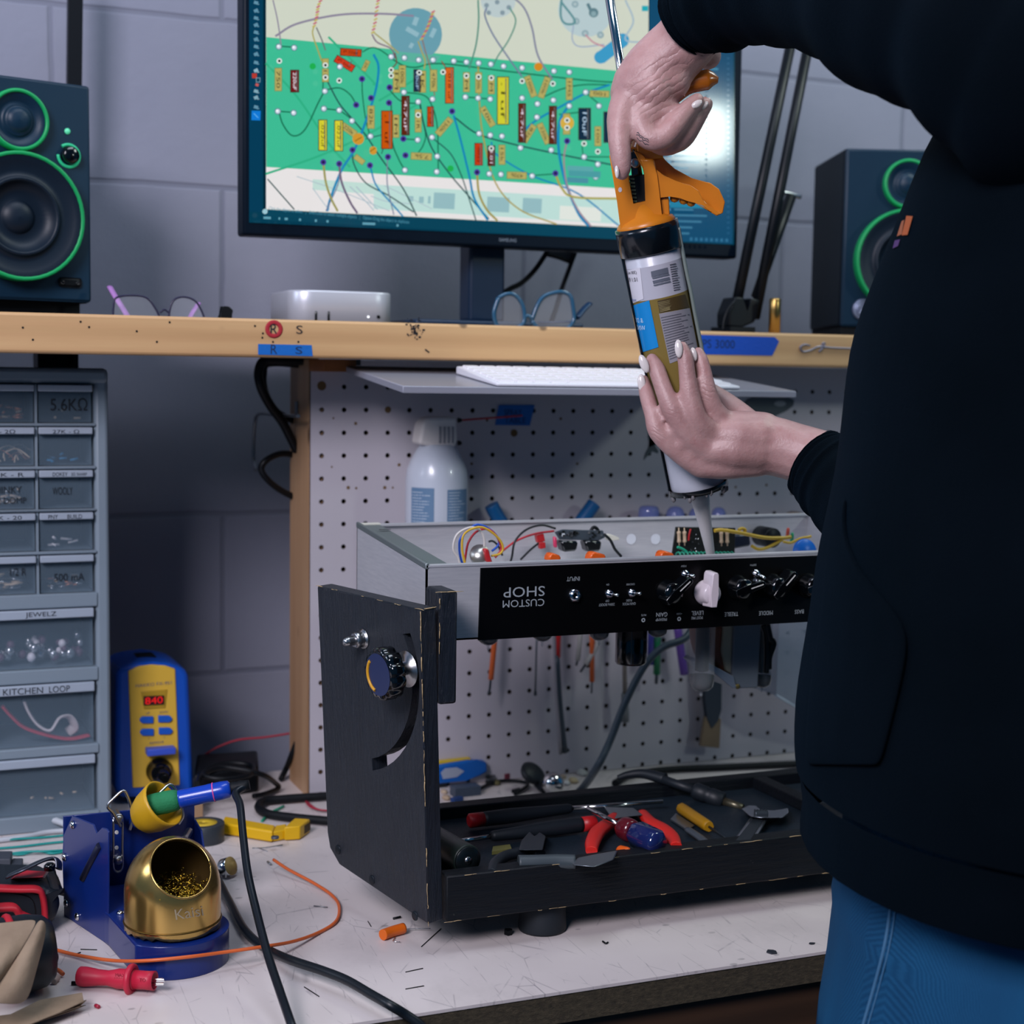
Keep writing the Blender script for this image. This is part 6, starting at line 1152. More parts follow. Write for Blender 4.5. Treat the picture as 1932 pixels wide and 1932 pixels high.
b = MB(); b.tube([onZ(x, y, T+.0035) for x, y in [(905, 1488), (940, 1474), (980, 1474), (996, 1480), (985, 1490), (972, 1498)]], .0022, 7); tag(b.build('black_lead', BLK), 'thin black lead curling between the blue tool and the paddle probe', 'lead')
b = MB(); b.tube([onZ(x, y, T+h) for x, y, h in [(1160, 1478, .005), (1190, 1462, .005), (1260, 1452, .005), (1350, 1448, .005), (1440, 1444, .005), (1530, 1440, .005)]], .0042, 8); tag(b.build('black_cable', RUB), 'black cable lying along the foot of the pegboard, right half', 'cable')
b = MB(); b.tube([onY(1310, 1180, -.14), onY(1290, 1206, -.15), onY(1250, 1222, -.15), onY(1215, 1258, -.15), onY(1180, 1325, -.15), onY(1150, 1400, -.155), onY(1125, 1450, -.16), onZ(1096, 1490, T+.005), onZ(1070, 1508, T+.005)], .0043, 10); tag(b.build('grey_cable', M('cable_slate', '#3a4854', .45)), 'slate grey cable hanging from the amplifier down behind the back rail', 'cable')
# ================================================================ hanging on the pegboard
YH = -.022
def peg_hook(x, y, mat=STEEL):
    b = MB(); c = onY(x, y, 0); b.tube([V((c.x, .003, c.z)), V((c.x, YH-.004, c.z)), V((c.x, YH-.008, c.z+.008))], .0016, 6); return b
def stick(name, label, cat, segs, hook):
    t = thing(name, label, cat, tuple(onY(*segs[0][1][0], YH))[:2]+(onY(*segs[-1][1][-1], YH).z,), 0, 'tools hanging on the pegboard')
    for nm, pts, r, m in segs: b = MB(); b.tube([onY(x, y, YH) for x, y in pts], r, 10, sub=4 if len(pts) > 2 else 0); b.build(nm, m, t)
    b = peg_hook(*hook); b.build('peg', STEEL, t)
GST = M('rod_grey', '#5f686e', .4, .5); OH = M('pick_orange', '#c75c28', .4); WS = M('stick_white', '#a9a8a4', .4)
stick('pick', 'orange-handled pick hanging at left below the amplifier panel', 'pick', [('handle', [(938, 1150), (932, 1222), (926, 1282)], .0032, OH), ('shaft', [(926, 1280), (924, 1300), (921, 1310)], .0014, TDK)], (938, 1152))
stick('thin_rod', 'thin grey rod hanging between the orange pick and the red probe', 'rod', [('rod', [(1014, 1150), (1010, 1306)], .0012, GST), ('tip', [(1010, 1304), (1010, 1312)], .0018, TDK)], (1014, 1152))
stick('test_probe', 'long red and grey probe hanging behind the amplifier', 'probe', [('handle', [(1054, 1150), (1052, 1240)], .0036, HRED), ('barrel', [(1050, 1236), (1056, 1330), (1066, 1420)], .0036, M('probe_grey', '#37434d', .4))], (1054, 1152))
stick('straight_edge', 'pale metal strip hanging just left of the red probe', 'strip', [('strip', [(1044, 1160), (1050, 1300), (1058, 1423)], .0024, M('strip_pale', '#a09ea4', .35, .6))], (1044, 1162))
stick('white_stick', 'white stick tool hanging left of the crooked white one', 'stick', [('handle', [(1100, 1150), (1090, 1246)], .0030, WS), ('tip', [(1090, 1245), (1087, 1256)], .0014, TDK)], (1100, 1152))
stick('white_stick', 'crooked white stick tool hanging over the second orange pick', 'stick', [('handle', [(1128, 1150), (1127, 1212), (1105, 1254)], .0032, WS), ('tip', [(1105, 1253), (1095, 1268)], .0014, TDK)], (1128, 1152))
stick('pick', 'orange-handled pick hanging next to the black capacitor can', 'pick', [('handle', [(1117, 1150), (1117, 1286)], .0030, OH), ('shaft', [(1117, 1285), (1116, 1308)], .0010, TDK)], (1116, 1153))
stick('spatula', 'pale narrow spatula hanging behind the grey cable', 'spatula', [('handle', [(1178, 1160), (1179, 1310)], .0028, M('spat_beige', '#77706a', .5)), ('blade', [(1179, 1308), (1180, 1362)], .0046, M('spat_grey', '#6c7276', .35))], (1178, 1162))
stick('marker', 'green marker hanging right of the black capacitor can', 'marker', [('barrel', [(1241, 1150), (1239, 1272)], .0042, M('marker_green', '#0f6a44', .4)), ('tip', [(1239, 1270), (1238, 1290)], .002, TDK)], (1241, 1152))
stick('marker', 'blue-violet marker half hidden behind the green one', 'marker', [('barrel', [(1229, 1150), (1227, 1254)], .0040, M('marker_violet', '#2f2f7c', .4))], (1229, 1152))
stick('purple_driver', 'purple-handled tool hanging left of the big vacuum tube', 'hand tool', [('handle', [(1278, 1180), (1284, 1225), (1291, 1272)], .0052, M('purple', '#5a3d8c', .4)), ('ferrule', [(1274, 1150), (1278, 1185)], .003, CHROME)], (1276, 1152))
t = thing('paint_brush', 'tan bristled brush with a dark ferrule hanging below the vacuum tube', 'brush', tuple(onY(1344, 1412, YH)), 0, 'tools hanging on the pegboard')
b = MB(); b.prism([onY(x, y, YH) for x, y in [(1328, 1180), (1364, 1180), (1362, 1340), (1356, 1360), (1343, 1376), (1334, 1356), (1330, 1320)]], (0, .008, 0), bev=.001); b.build('ferrule', M('ferrule', '#27323e', .4, .3), t)
b = MB(); b.prism([onY(x, y, YH+.001) for x, y in [(1331, 1352), (1361, 1356), (1358, 1412), (1322, 1408)]], (0, .006, 0), bev=.001); b.build('bristles', M('bristle', '#7d6a54', .8), t)
b = peg_hook(1346, 1190); b.build('peg', STEEL, t)
t = thing('plastic_bin', 'grey translucent plastic bin hanging on the pegboard at the right', 'bin', tuple(onY(1500, 1330, -.05)), 0)
bin_ = M('bin_grey', '#8791a0', .3, alpha=.55, spec=.5)
q = [onY(x, y, -.07) for x, y in [(1470, 1165), (1620, 1160), (1620, 1370), (1515, 1342), (1464, 1312)]]
b = MB(); b.prism(q, (0, .0018, 0), bev=.0005, seg=1); b.build('front', bin_, t)
b = MB(); b.hexa([q[0], q[4], q[4]+V((0, .0018, 0)), q[0]+V((0, .0018, 0))], [p+V((-.0018, .066, 0)) if i < 2 else p+V((.0002, .066, 0)) for i, p in enumerate([q[0], q[4], q[4], q[0]])]); b.build('side', bin_, t)
b = MB(); b.tube([q[4], q[3]], .0018, 6, sub=0); b.build('lip', M('bin_lip', '#a3acb8', .35), t)
# duster can in its ring
cx, cy_ = onY(824, 900, -.045).x, -.045
zb = -.205; zsh = onY(824, 870, cy_).z
t = thing('air_duster', 'white spray duster can with a white trigger head and red straw, on the pegboard', 'spray can', (cx, cy_, zb))
R_ = (onY(880, 940, cy_).x-onY(769, 940, cy_).x)/2
z0, z1 = onY(824, 905, cy_).z, onY(824, 855, cy_).z
CAN = NT('can_paint'); CAN.b.inputs['Roughness'].default_value = .28; CAN.b.inputs['Base Color'].default_value = lin('#c0c8d4'); CAN.b.inputs['Coat Weight'].default_value = .3
b = MB(); b.lathe((cx, cy_, zb), (0, 0, 1), [(R_*.92, 0), (R_, .004), (R_, z0-zb), (R_*.96, z0-zb+.012), (R_*.84, z0-zb+.022), (R_*.66, z1-zb+.004), (R_*.55, z1-zb+.009), (R_*.5, z1-zb+.010)], 36); b.build('can', CAN.m, t)
LB = M('can_label_blue', '#5f7f9e', .45)
def wrap(nm, u0, u1, zz0, zz1, mat):
    b = MB(); n = 8; rs = []
    for z in (zz0, zz1): rs.append([V((cx+(R_+.0003)*math.sin(u0+(u1-u0)*i/n), cy_-(R_+.0003)*math.cos(u0+(u1-u0)*i/n), z)) for i in range(n+1)])
    b.rings(rs, caps=(False, False), close=False); return b.build(nm, mat, t)
zz = lambda y: onY(824, y, cy_).z
wrap('label_panel', -1.25, -.42, zz(1010), zz(917), LB); wrap('label_panel', .0, .9, zz(1010), zz(920), LB)
LT = M('can_text', '#c4ced8', .5)
for i in range(13):
    random.seed(i); z = zz(925+i*5.4); wrap('label_line', -1.2, -.5-random.random()*.35, z-.0007, z, LT).scale = (1, 1, 1); wrap('label_line', .05, .8-random.random()*.4, z-.0007, z, LT)
hz = zz(852)
b = MB(); b.lathe((cx, cy_, z1), (0, 0, 1), [(R_*.52, -.001), (R_*.52, .006), (R_*.46, .0065)], 24); b.build('neck', WHT, t)
HD = M('head_white', '#dcd7d3', .45)
b = MB(); b.prism([onY(x, y, cy_-.014) for x, y in [(790, 838), (797, 798), (808, 787), (862, 786), (864, 830), (860, 845), (830, 847)]], (0, .028, 0), bev=.004, seg=3); hd = b.build('trigger_head', HD, t)
for x in (829, 837, 845, 853): b = MB(); b.bx(onY(x, 805, cy_-.0150), onY(x+2.5, 836, cy_-.0138)+V((0, .0008, 0))); b.build('grip_rib', M('rib_grey', '#8d8d92', .5), hd)
b = MB(); b.prism([onY(x, y, cy_-.006) for x, y in [(800, 846), (806, 846), (808, 868), (800, 866)]], (0, .006, 0)); b.build('lock_tab', HD, t)
for y in (793, 836): b = MB(); b.lathe(onY(864, y, cy_), (1, 0, 0), [(.003, 0), (.002, .004)], 10); b.build('nozzle', BLK, t)
b = MB(); b.cyl(onY(866, 793, cy_), onY(985, 784, cy_+.01), .0011, .0011, 8); b.build('straw', M('straw_red', '#b02438', .35), t)
t = thing('can_hook', 'wire ring on the pegboard that carries the spray can, behind the amplifier', 'hook', (cx, cy_, zb-.003))
b = MB(); b.torus((cx, cy_, zb-.0016), (0, 0, 1), R_*.8, .0015, n=28, k=6); b.build('ring', STEEL, t); b = MB(); b.tube([V((cx, cy_+R_*.8, zb-.0016)), V((cx, .003, zb-.0016))], .0015, 6); b.build('arm', STEEL, t)
# pliers with spread blue handles
t = thing('hanging_pliers', 'pliers with spread blue handles hanging behind the amplifier chassis', 'pliers', tuple(onY(1015, 1110, YH)))
HB = M('handle_blue', '#0f5a92', .4)
b = MB(); b.tube([onY(x, y, YH) for x, y in [(927, 953), (935, 968), (955, 1000), (990, 1050)]], .0085, 12); b.build('handle', HB, t)
b = MB(); b.tube([onY(x, y, YH) for x, y in [(1121, 950), (1105, 972), (1080, 1005), (1030, 1050)]], .0085, 12); b.build('handle', HB, t)
b = MB(); b.prism([onY(x, y, YH-.004) for x, y in [(985, 1045), (1035, 1045), (1030, 1080), (1012, 1115), (1000, 1080)]], (0, .009, 0), bev=.001); b.build('jaws', TDK, t); b = peg_hook(1010, 1052); b.build('peg', STEEL, t)
# blue glass jars on a ledge behind the chassis
zl = onY(1280, 1012, -.03).z
b = MB(); b.bx((onY(1190, 1010, -.03).x, -.045, zl-.006), (onY(1560, 1010, -.03).x, -.0005, zl)); tag(b.build('ledge', BLK), 'small dark ledge on the pegboard carrying the blue glass jars', 'ledge')
JG = M('jar_glass', '#7a86c4', .1, spec=.7, alpha=.75, coat=.3)
for x, w_, yt, sqr, lb in [(1223, 21, 954, 1, 'squarish blue glass jar, first from the left behind the chassis'), (1273, 19, 955, 0, 'round-topped blue glass jar, second from the left behind the chassis'), (1316, 19, 957, 0, 'blue glass jar mostly hidden behind the white nozzle'), (1355, 15, 957, 0, 'blue glass jar just right of the white nozzle')]:
    c = onY(x, 1012, -.025); h = onY(x, yt, -.025).z-zl; r = w_/F*1.8*.98; b = MB()
    b.lathe((c.x, -.025, zl), (0, 0, 1), [(r*.95, .0003), (r, .003), (r, h*.72), (r*(.97 if sqr else .88), h*.86), (r*(.85 if sqr else .6), h*.96), (r*(.6 if sqr else .25), h), (0, h)], 24)
    tag(b.build('glass_jar', JG), lb, 'jar', 'blue jars behind the chassis')
c = onY(1498, 1000, -.025); b = MB(); h = onY(1498, 965, -.025).z-zl; b.lathe((c.x, -.025, zl), (0, 0, 1), [(.011, .0003), (.0125, .004), (.0125, h*.8), (.009, h*.95), (.003, h), (0, h)], 24); tag(b.build('rubber_stopper', M('cap_tan', '#8d7767', .6)), 'tan rounded stopper behind the right end of the chassis', 'stopper')
# whale sticker
g_ = lambda x, y, d=.0007: onY(1180+x*.2484, 600+y*.2484, -d)
t = thing('whale_sticker', 'dark whale-shaped sticker on the pegboard, partly behind the lower hand', 'sticker', tuple(g_(700, 800)))
b = MB(); b.prism([g_(*p) for p in [(185, 880), (205, 905), (215, 950), (250, 1010), (247, 1030), (205, 1012), (178, 1038), (140, 1080), (150, 1030), (176, 985), (180, 940), (170, 890), (400, 760), (700, 700), (870, 670), (930, 615), (1010, 575), (1100, 560), (1200, 578), (1282, 625), (1276, 665), (1225, 705), (1140, 745), (840, 810), (500, 850)]][::1], (0, .0005, 0)); b.build('body', M('whale_dark', '#4a5258', .6), t)
b = MB(); b.prism([g_(1175+45*math.cos(i*PI/6), 650+22*math.sin(i*PI/6), .0009) for i in range(12)], (0, .0002, 0)); b.build('eye_patch', M('whale_light', '#8d9094', .6), t)
# ================================================================ crumbs on the front of the bench
t = thing('orange_capacitor', 'orange capacitor with bent leads on the bench by the jig corner', 'capacitor', tuple(onZ(745, 1764)))
b = MB(); b.tube([onZ(x, y, T+h) for x, y, h in [(722, 1764, .0048), (738, 1758, .0048), (762, 1751, .0052)]], .0046, 12); b.build('body', M('cap_bright', '#d9661a', .3), t)
b = MB(); b.tube([onZ(x, y, T+.001) for x, y in [(735, 1764), (745, 1768), (742, 1776), (755, 1777)]], .0004, 5); b.build('lead', CHROME, t); b = MB(); b.tube([onZ(x, y, T+.002) for x, y in [(764, 1753), (790, 1752), (812, 1752)]], .0004, 5); b.build('lead', CHROME, t)
SCR = {'wire': M('offcut', '#8d8d90', .35, .7), 'black': BLK, 'red': M('bit_red', '#a01c38', .4)}
for pts, r, k, lb in [([(795, 1786), (832, 1752)], .0004, 'black', 'thin black wire offcut in the shadow of the jig corner'), ([(742, 1733), (756, 1730)], .0011, 'black', 'short black sleeve bit above the orange capacitor'), ([(694, 1738), (700, 1748)], .0004, 'black', 'tiny dark wire offcut left of the orange capacitor'), ([(476, 1600), (500, 1599), (533, 1594)], .0005, 'wire', 'silver wire offcut below the yellow stripping tool'), ([(486, 1599), (505, 1606)], .0005, 'wire', 'silver wire offcut crossing the first below the yellow tool'), ([(592, 1709), (618, 1712)], .0006, 'wire', 'pale wire offcut inside the orange wire loop'), ([(574, 1862), (602, 1880)], .0004, 'black', 'dark wire offcut left of the grey cable end'), ([(765, 1834), (798, 1827)], .0004, 'black', 'dark wire offcut at the front middle of the bench'), ([(765, 1866), (800, 1860)], .0004, 'black', 'dark wire offcut nearest the bench edge'), ([(1137, 1776), (1143, 1780), (1147, 1778)], .0008, 'black', 'small black curl right of the rubber foot'), ([(152, 1791), (183, 1792)], .0004, 'black', 'fine wire offcut left of the blue stand base'), ([(140, 1801), (152, 1797)], .0005, 'black', 'fine wire offcut by the orange wire'), ([(135, 1855), (157, 1855)], .0016, 'black', 'black sleeve piece below the red clip'), ([(180, 1897), (187, 1900)], .0015, 'red', 'tiny red crumb in front of the paper bag'), ([(505, 1626), (511, 1631)], .0012, 'wire', 'small grey crumb near the end of the orange wire')]:
    b = MB(); b.tube([onZ(x, y, T+r*1.02) for x, y in pts], r, 6, sub=3); tag(b.build('wire_offcut', SCR[k]), lb, 'offcut', 'offcuts on the bench')
for x, y, s_, lb in [(960, 1763, .0035, 'crumpled black scrap left of the rubber foot'), (1457, 1797, .004, 'flat dark metal chip near the jeans'), (1532, 1781, .0025, 'small dark chip closest to the jeans')]:
    b = MB(); c = onZ(x, y, T); random.seed(int(x)); b.prism([c+V((math.cos(a)*s_*random.uniform(.6, 1.4), math.sin(a)*s_*random.uniform(.6, 1.4), .0002)) for a in (0, 1, 2, 3, 4, 5.2)], (0, 0, s_*(1.2 if s_ == .0035 else .25))); tag(b.build('metal_chip', BLK if s_ == .0035 else M('chip_grey', '#3c4048', .4, .5)), lb, 'chip')
t = thing('wired_resistor', 'pale resistor with an orange wire stub beside the drill', 'resistor', tuple(onZ(108, 1848)))
b = MB(); a, e = onZ(101, 1852, T+.003), onZ(114, 1838, T+.003); b.lathe(a, e-a, [(.0018, 0), (.0028, .001), (.0022, .004), (.0028, .008), (.0018, .0095)], 12); b.build('body', M('res_pale', '#b09a90', .5), t)
b = MB(); b.tube([onZ(104, 1828, T+.004), onZ(112, 1832, T+.004), onZ(119, 1838, T+.003)], .0017, 8); b.build('wire_stub', M('wire_orange', '#d0622e', .4), t)
# ================================================================ caulking gun
def gw(y): return 1.33+.000115*(y-440)
G0, G1 = onW(1222.6, 440.5, 1.33), onW(1317, 918, 1.385)
ga = (G1-G0).normalized(); GL_ = (G1-G0).length; CR = .0243
gn = (CAM-(G0+G1)/2); gn = (gn-ga*gn.dot(ga)).normalized(); gs = ga.cross(gn)      # towards the viewer / sideways
if gs.dot(RT) < 0: gs = -gs
def on_cyl(x, y, r=CR):
    d = ray(x, y).normalized(); oc = CAM-G0; dp = d-ga*d.dot(ga); op = oc-ga*oc.dot(ga)
    A, B, C_ = dp.dot(dp), 2*dp.dot(op), op.dot(op)-r*r; D = B*B-4*A*C_
    t_ = (-B-math.sqrt(max(D, 0)))/(2*A); return CAM+d*t_
gun = thing('caulking_gun', 'orange caulking gun with a half-empty cartridge held nozzle down over the amplifier', 'caulking gun', tuple(onW(1341, 1046, 1.425)))
CART = M('cartridge_white', '#bcbec8', .35, coat=.2)
b = MB(); b.lathe(G0, ga, [(CR*.9, -.004), (CR, -.002), (CR, GL_-.003), (CR*.97, GL_), (.011, GL_+.0005), (.0095, GL_+.004)], 40); crt = b.build('cartridge', CART, gun)
tip = onW(1341, 1047, 1.425); nz = G1+ga*.001; b = MB(); d = tip-nz; b.lathe(nz, d, [(.0092, 0), (.0086, .010), (.0060, d.length*.55), (.0040, d.length-.002), (.003, d.length)], 24); b.build('nozzle', M('nozzle_white', '#c9c5c4', .4), gun)
# label printed around the cartridge
Z2 = lambda p: (1120+p[0]*.1863, 400+p[1]*.1863)
def patch(name, quad, mat, e=.0003, parent=crt, n=8, m=10):
    b = MB(); q = [Z2(p) for p in quad]; vs = []
    for j in range(m+1):
        v = j/m; row = []
        for i in range(n+1):
            u = i/n; x = (q[0][0]*(1-u)+q[1][0]*u)*(1-v)+(q[3][0]*(1-u)+q[2][0]*u)*v; y = (q[0][1]*(1-u)+q[1][1]*u)*(1-v)+(q[3][1]*(1-u)+q[2][1]*u)*v
            row.append(b.b.verts.new(on_cyl(x, y, CR+e)))
        vs.append(row)
    for j in range(m):
        for i in range(n): b.face((vs[j][i], vs[j][i+1], vs[j+1][i+1], vs[j+1][i]), 0, True)
    return b.build(name, mat, parent)
def band(name, s0, s1, a0, a1, mat, e=.0002, parent=crt, n=16):
    b = MB(); rs = []
    for s_ in (s0, s1): rs.append([G0+ga*s_+(gn*math.cos(a0+(a1-a0)*i/n)+gs*math.sin(a0+(a1-a0)*i/n))*(CR+e) for i in range(n+1)])
    b.rings(rs, caps=(False, False), close=False); return b.build(name, mat, parent)
def s_of(x, y): return (on_cyl(*Z2((x, y)))-G0).dot(ga)
def a_of(x, y): p = on_cyl(*Z2((x, y)))-G0; return math.atan2(p.dot(gs), p.dot(gn))
GOLDL = M('label_gold', '#7d6a34', .35); BLUL = M('label_blue', '#0a86cc', .35); LTX = M('label_text', '#5a5a62', .5); LWH = M('label_pale', '#b4b3bd', .4)
sg = s_of(580, 890); band('gold_label', sg, GL_*.80, -1.5, 1.6, GOLDL)
band('pale_label', s_of(600, 545), sg, -1.5, 1.6, LWH, .0002)
patch('blue_panel', [(402, 945), (562, 895), (657, 1368), (500, 1418)], BLUL, .0006)
patch('white_panel', [(344, 592), (470, 562), (505, 880), (396, 925)], M('label_white2', '#d4d2da', .4), .0005)
for y0, h in ((595, 55), (655, 18), (690, 30), (730, 14)): k = (y0-560)*.2; patch('barcode_bar', [(572+k*.9, y0+8), (744+k*.9, y0-34), (752+k, y0-34+h), (580+k, y0+8+h)], M('bar_grey', '#5d626e', .5), .0006, n=6, m=1)
patch('brown_panel', [(645, 900), (930, 832), (968, 965), (668, 1022)], M('label_brown', '#4a3c22', .45), .0005)
patch('text_panel', [(662, 1030), (975, 972), (1062, 1425), (772, 1535)], M('panel_grey', '#8f8c93', .5), .0005)
random.seed(8)
for i in range(17):
    f = i/17; xa, ya = 680+95*f, 1068+445*f; xb, yb_ = 985+72*f, 1005+400*f; l = random.uniform(.6, .95); xb, yb_ = xa+(xb-xa)*l, ya+(yb_-ya)*l
    patch('text_line', [(xa, ya), (xb, yb_), (xb+2, yb_+9), (xa+2, ya+9)], LTX, .0007, n=5, m=1)
for i in range(12):
    f = i/12; x = 770+45*f; y = 532+280*f; patch('text_line', [(x, y), (x+random.uniform(50, 85), y-14), (x+70, y-5), (x+2, y+9)], LTX, .0006, n=3, m=1)
for i in range(7): x, y = 652+i*3.4, 918+i*15; patch('text_line', [(x, y), (x+random.uniform(90, 150), y-28), (x+110, y-20), (x+1, y+6)], M('text_tan', '#8f8258', .5), .0008, n=4, m=1)
def wraptext(body, x, y, h, mat, e=.0009):        # upside-down text that starts at (x, y) and runs left around the tube
    me = text_mesh(body); b = MB(); b.b.from_mesh(me); xs = [v.co.x for v in b.b.verts]; ys = [v.co.y for v in b.b.verts]; k = h*.1863/F*1.35/(max(ys)-min(ys)); a0, s0 = a_of(x, y), s_of(x, y)
    bmesh.ops.subdivide_edges(b.b, edges=[ed for ed in b.b.edges if ed.calc_length()*k > .004], cuts=2)
    for v in b.b.verts:
        a = a0-(v.co.x-min(xs))*k/CR; s_ = s0-(v.co.y-(max(ys)+min(ys))/2)*k
        v.co = G0+ga*s_+(gn*math.cos(a)+gs*math.sin(a))*(CR+e)
    for f in b.b.faces: f.material_index = 0
    b.build('printed_text', mat, crt)
wraptext('(300 mL)', 440, 612, 40, M('ink_dark', '#34343c', .5)); wraptext('10.1 FL OZ', 447, 680, 40, M('ink_dark', '#34343c', .5))
wraptext('& DOOR', 506, 1095, 48, M('ink_white', '#c8e4f4', .4)); wraptext('WINDOW', 530, 1170, 48, M('ink_white', '#c8e4f4', .4)); wraptext('WHITE', 440, 893, 26, M('ink_blue', '#2a5aa0', .4))
# black half-pipe cradle and collars
CRD = M('cradle_black', '#0c1218', .22, coat=.3)
b = MB(); rs = []
for s_ in (-.006, GL_+.001):
    ring = []
    for rr in (CR+.0012, CR+.0026):
        seg = [G0+ga*s_+(gn*math.cos(a)+gs*math.sin(a))*rr for a in [math.radians(78+204*i/20) for i in range(21)]]
        ring += seg if rr < CR+.002 else seg[::-1]
    rs.append(ring)
b.rings(rs, sm=False); b.build('cradle', CRD, gun)
b = MB(); b.lathe(G0, ga, [(CR*.6, -.0075), (CR+.0030, -.0075), (CR+.0032, -.003), (CR+.0030, .0155), (CR+.0006, .017), (CR+.0002, .012)], 40, 0, (True, False)); b.build('front_collar', CRD, gun)
b = MB(); e0 = gn*math.cos(math.radians(76))+gs*math.sin(math.radians(76)); b.tube([G0+ga*(GL_*k)+e0*(CR+.0022)+gs*random.uniform(0, .0006) for k in (0, .08, .16, .24, .32, .4, .48, .56, .64, .72)], .0017, 6); b.build('cradle_edge', M('edge_pale', '#a4b0a8', .3, .5), gun)
b = MB(); b.lathe(G1, ga, [(CR+.0028, -.003), (CR+.0028, .0022), (.0125, .0022), (.0125, .0008), (CR*.9, .0008)], 40, 0, (False, False)); b.build('end_plate', CRD, gun)
random.seed(2); b = MB()
for i in range(14): a = random.uniform(-1.4, 1.3); b.sphere(G1+ga*random.uniform(0, .005)+(gn*math.cos(a)+gs*math.sin(a))*(CR+.001), random.uniform(.0012, .003), 0, 7, (1, 1, 1.5))
tag(b.build('dried_sealant', M('sealant_grey', '#6d6a6c', .6), gun), kind='stuff')
# orange frame, ratchet window, trigger, fixed handle, push rod
OW = 1.312
def gp(x, y, d=0): return onP(x, y, G0+gn*d, gn)
def plate(name, pts, d0, d1, mat, bev=.0015, parent=gun): b = MB(); b.prism([gp(x, y, d1) for x, y in pts], -gn*(d1-d0), bev=bev); return b.build(name, mat, parent)
plate('frame', [(1149, 292), (1166, 290), (1186, 322), (1192, 388), (1221, 384), (1219, 330), (1207, 300), (1234, 300), (1240, 330), (1247, 418), (1270, 424), (1272, 432), (1176, 450), (1171, 440), (1172, 416), (1164, 380)], -.012, .0125, ORG)
plate('frame', [(1247, 345), (1262, 374), (1265, 425), (1245, 430)], -.010, .0075, ORG, .001)
plate('ratchet_block', [(1187, 332), (1218, 330), (1221, 386), (1195, 390)], -.010, .004, M('ratchet_black', '#12161a', .5), .0008)
b = MB()
for i in range(7): c = gp(1191+i*.8, 338+i*7, .0045); b.box(c, (.004, .004, .0016))
b.build('ratchet_teeth', M('teeth_green', '#7fae9c', .35, .4), gun)
plate('pawl_plate', [(1188, 288), (1202, 284), (1206, 330), (1192, 334)], .004, .008, DKST, .001)
b = MB(); b.lathe(gp(1198, 308, .0085), gn, [(.0042, 0), (.0042, .0012), (.0028, .002), (0, .002)], 16); b.build('pivot_pin', STEEL, gun)
b = MB(); b.disc(gp(1170, 358, .0128), gn, .0021, n=16, sc=.75); b.build('frame_hole', M('hole_pale', '#b9b2ba', .5), gun)
b = MB(); b.lathe(G0-ga*.006, -ga, [(CR+.0012, -.002), (CR+.0012, .003), (CR-.001, .006), (.015, .010), (.012, .022)], 32); b.build('frame_collar', ORG, gun)
trig_lo = [(1196, 285), (1212, 291), (1232, 315), (1252, 333), (1275, 343), (1302, 349), (1318, 360), (1330, 385), (1341, 401), (1352, 407), (1338, 398), (1326, 386), (1312, 383), (1296, 377), (1281, 375), (1264, 369), (1243, 375), (1233, 366), (1220, 333)]
plate('trigger', trig_lo, .008, .0105, ORG, .0008)
trig_hi = [(1200, 280), (1240, 282), (1256, 303), (1272, 320), (1305, 338), (1340, 345), (1357, 357), (1368, 381), (1364, 402), (1352, 408)]+trig_lo[10:]
plate('trigger', trig_hi, -.012, -.009, ORG, .0008)
plate('trigger_web', [(1228, 350), (1243, 374), (1264, 368), (1281, 374), (1296, 376), (1312, 382), (1326, 386), (1338, 399), (1352, 407), (1362, 403), (1352, 400), (1340, 392), (1329, 379), (1312, 375), (1296, 370), (1264, 362), (1245, 366)], -.010, .0095, ORG, .0008)
b = MB()
for x, y in [(1252, 371), (1273, 373), (1290, 377), (1304, 381)]: b.sphere(gp(x, y, .003), .0042, 0, 10)
b.build('trigger_grips', ORG, gun)
plate('frame', [(1200, 262), (1248, 270), (1252, 300), (1205, 304)], -.009, .006, ORG, .001)
b = MB(); b.tube([gp(x, y, -.004) for x, y in [(1206, 285), (1222, 240), (1252, 196), (1290, 163), (1320, 153), (1340, 150), (1355, 151)]], lambda u: .0085 if u < .8 else .0085-.030*(u-.8), 12); b.build('handle', M('handle_amber', '#a85c14', .25, coat=.3), gun)
b = MB(); b.cyl(G0-ga*.016, onW(1141, -60, 1.30), .0040, .0040, 14); b.build('push_rod', CHROME, gun)
# ================================================================ the person
per = thing('person', 'person in a black hoodie and blue jeans leaning over the bench, holding the caulking gun', 'person', tuple(onW(1900, 1700, 1.08)[:2])+(FLOOR,))
SK = NT('skin'); pz = SK.coord(); n1 = SK.noise(pz, 40, 4); n2 = SK.noise(pz, 420, 4, .6)
SK.l(SK.ramp(n1, [(.3, '#a57d7a'), (.55, '#b48e8a'), (.75, '#aa7c7a')]), SK.b.inputs['Base Color']); SK.b.inputs['Roughness'].default_value = .42
SK.b.inputs['Subsurface Weight'].default_value = .12; SK.b.inputs['Subsurface Radius'].default_value = (.008, .003, .002); SK.b.inputs['Subsurface Scale'].default_value = 1
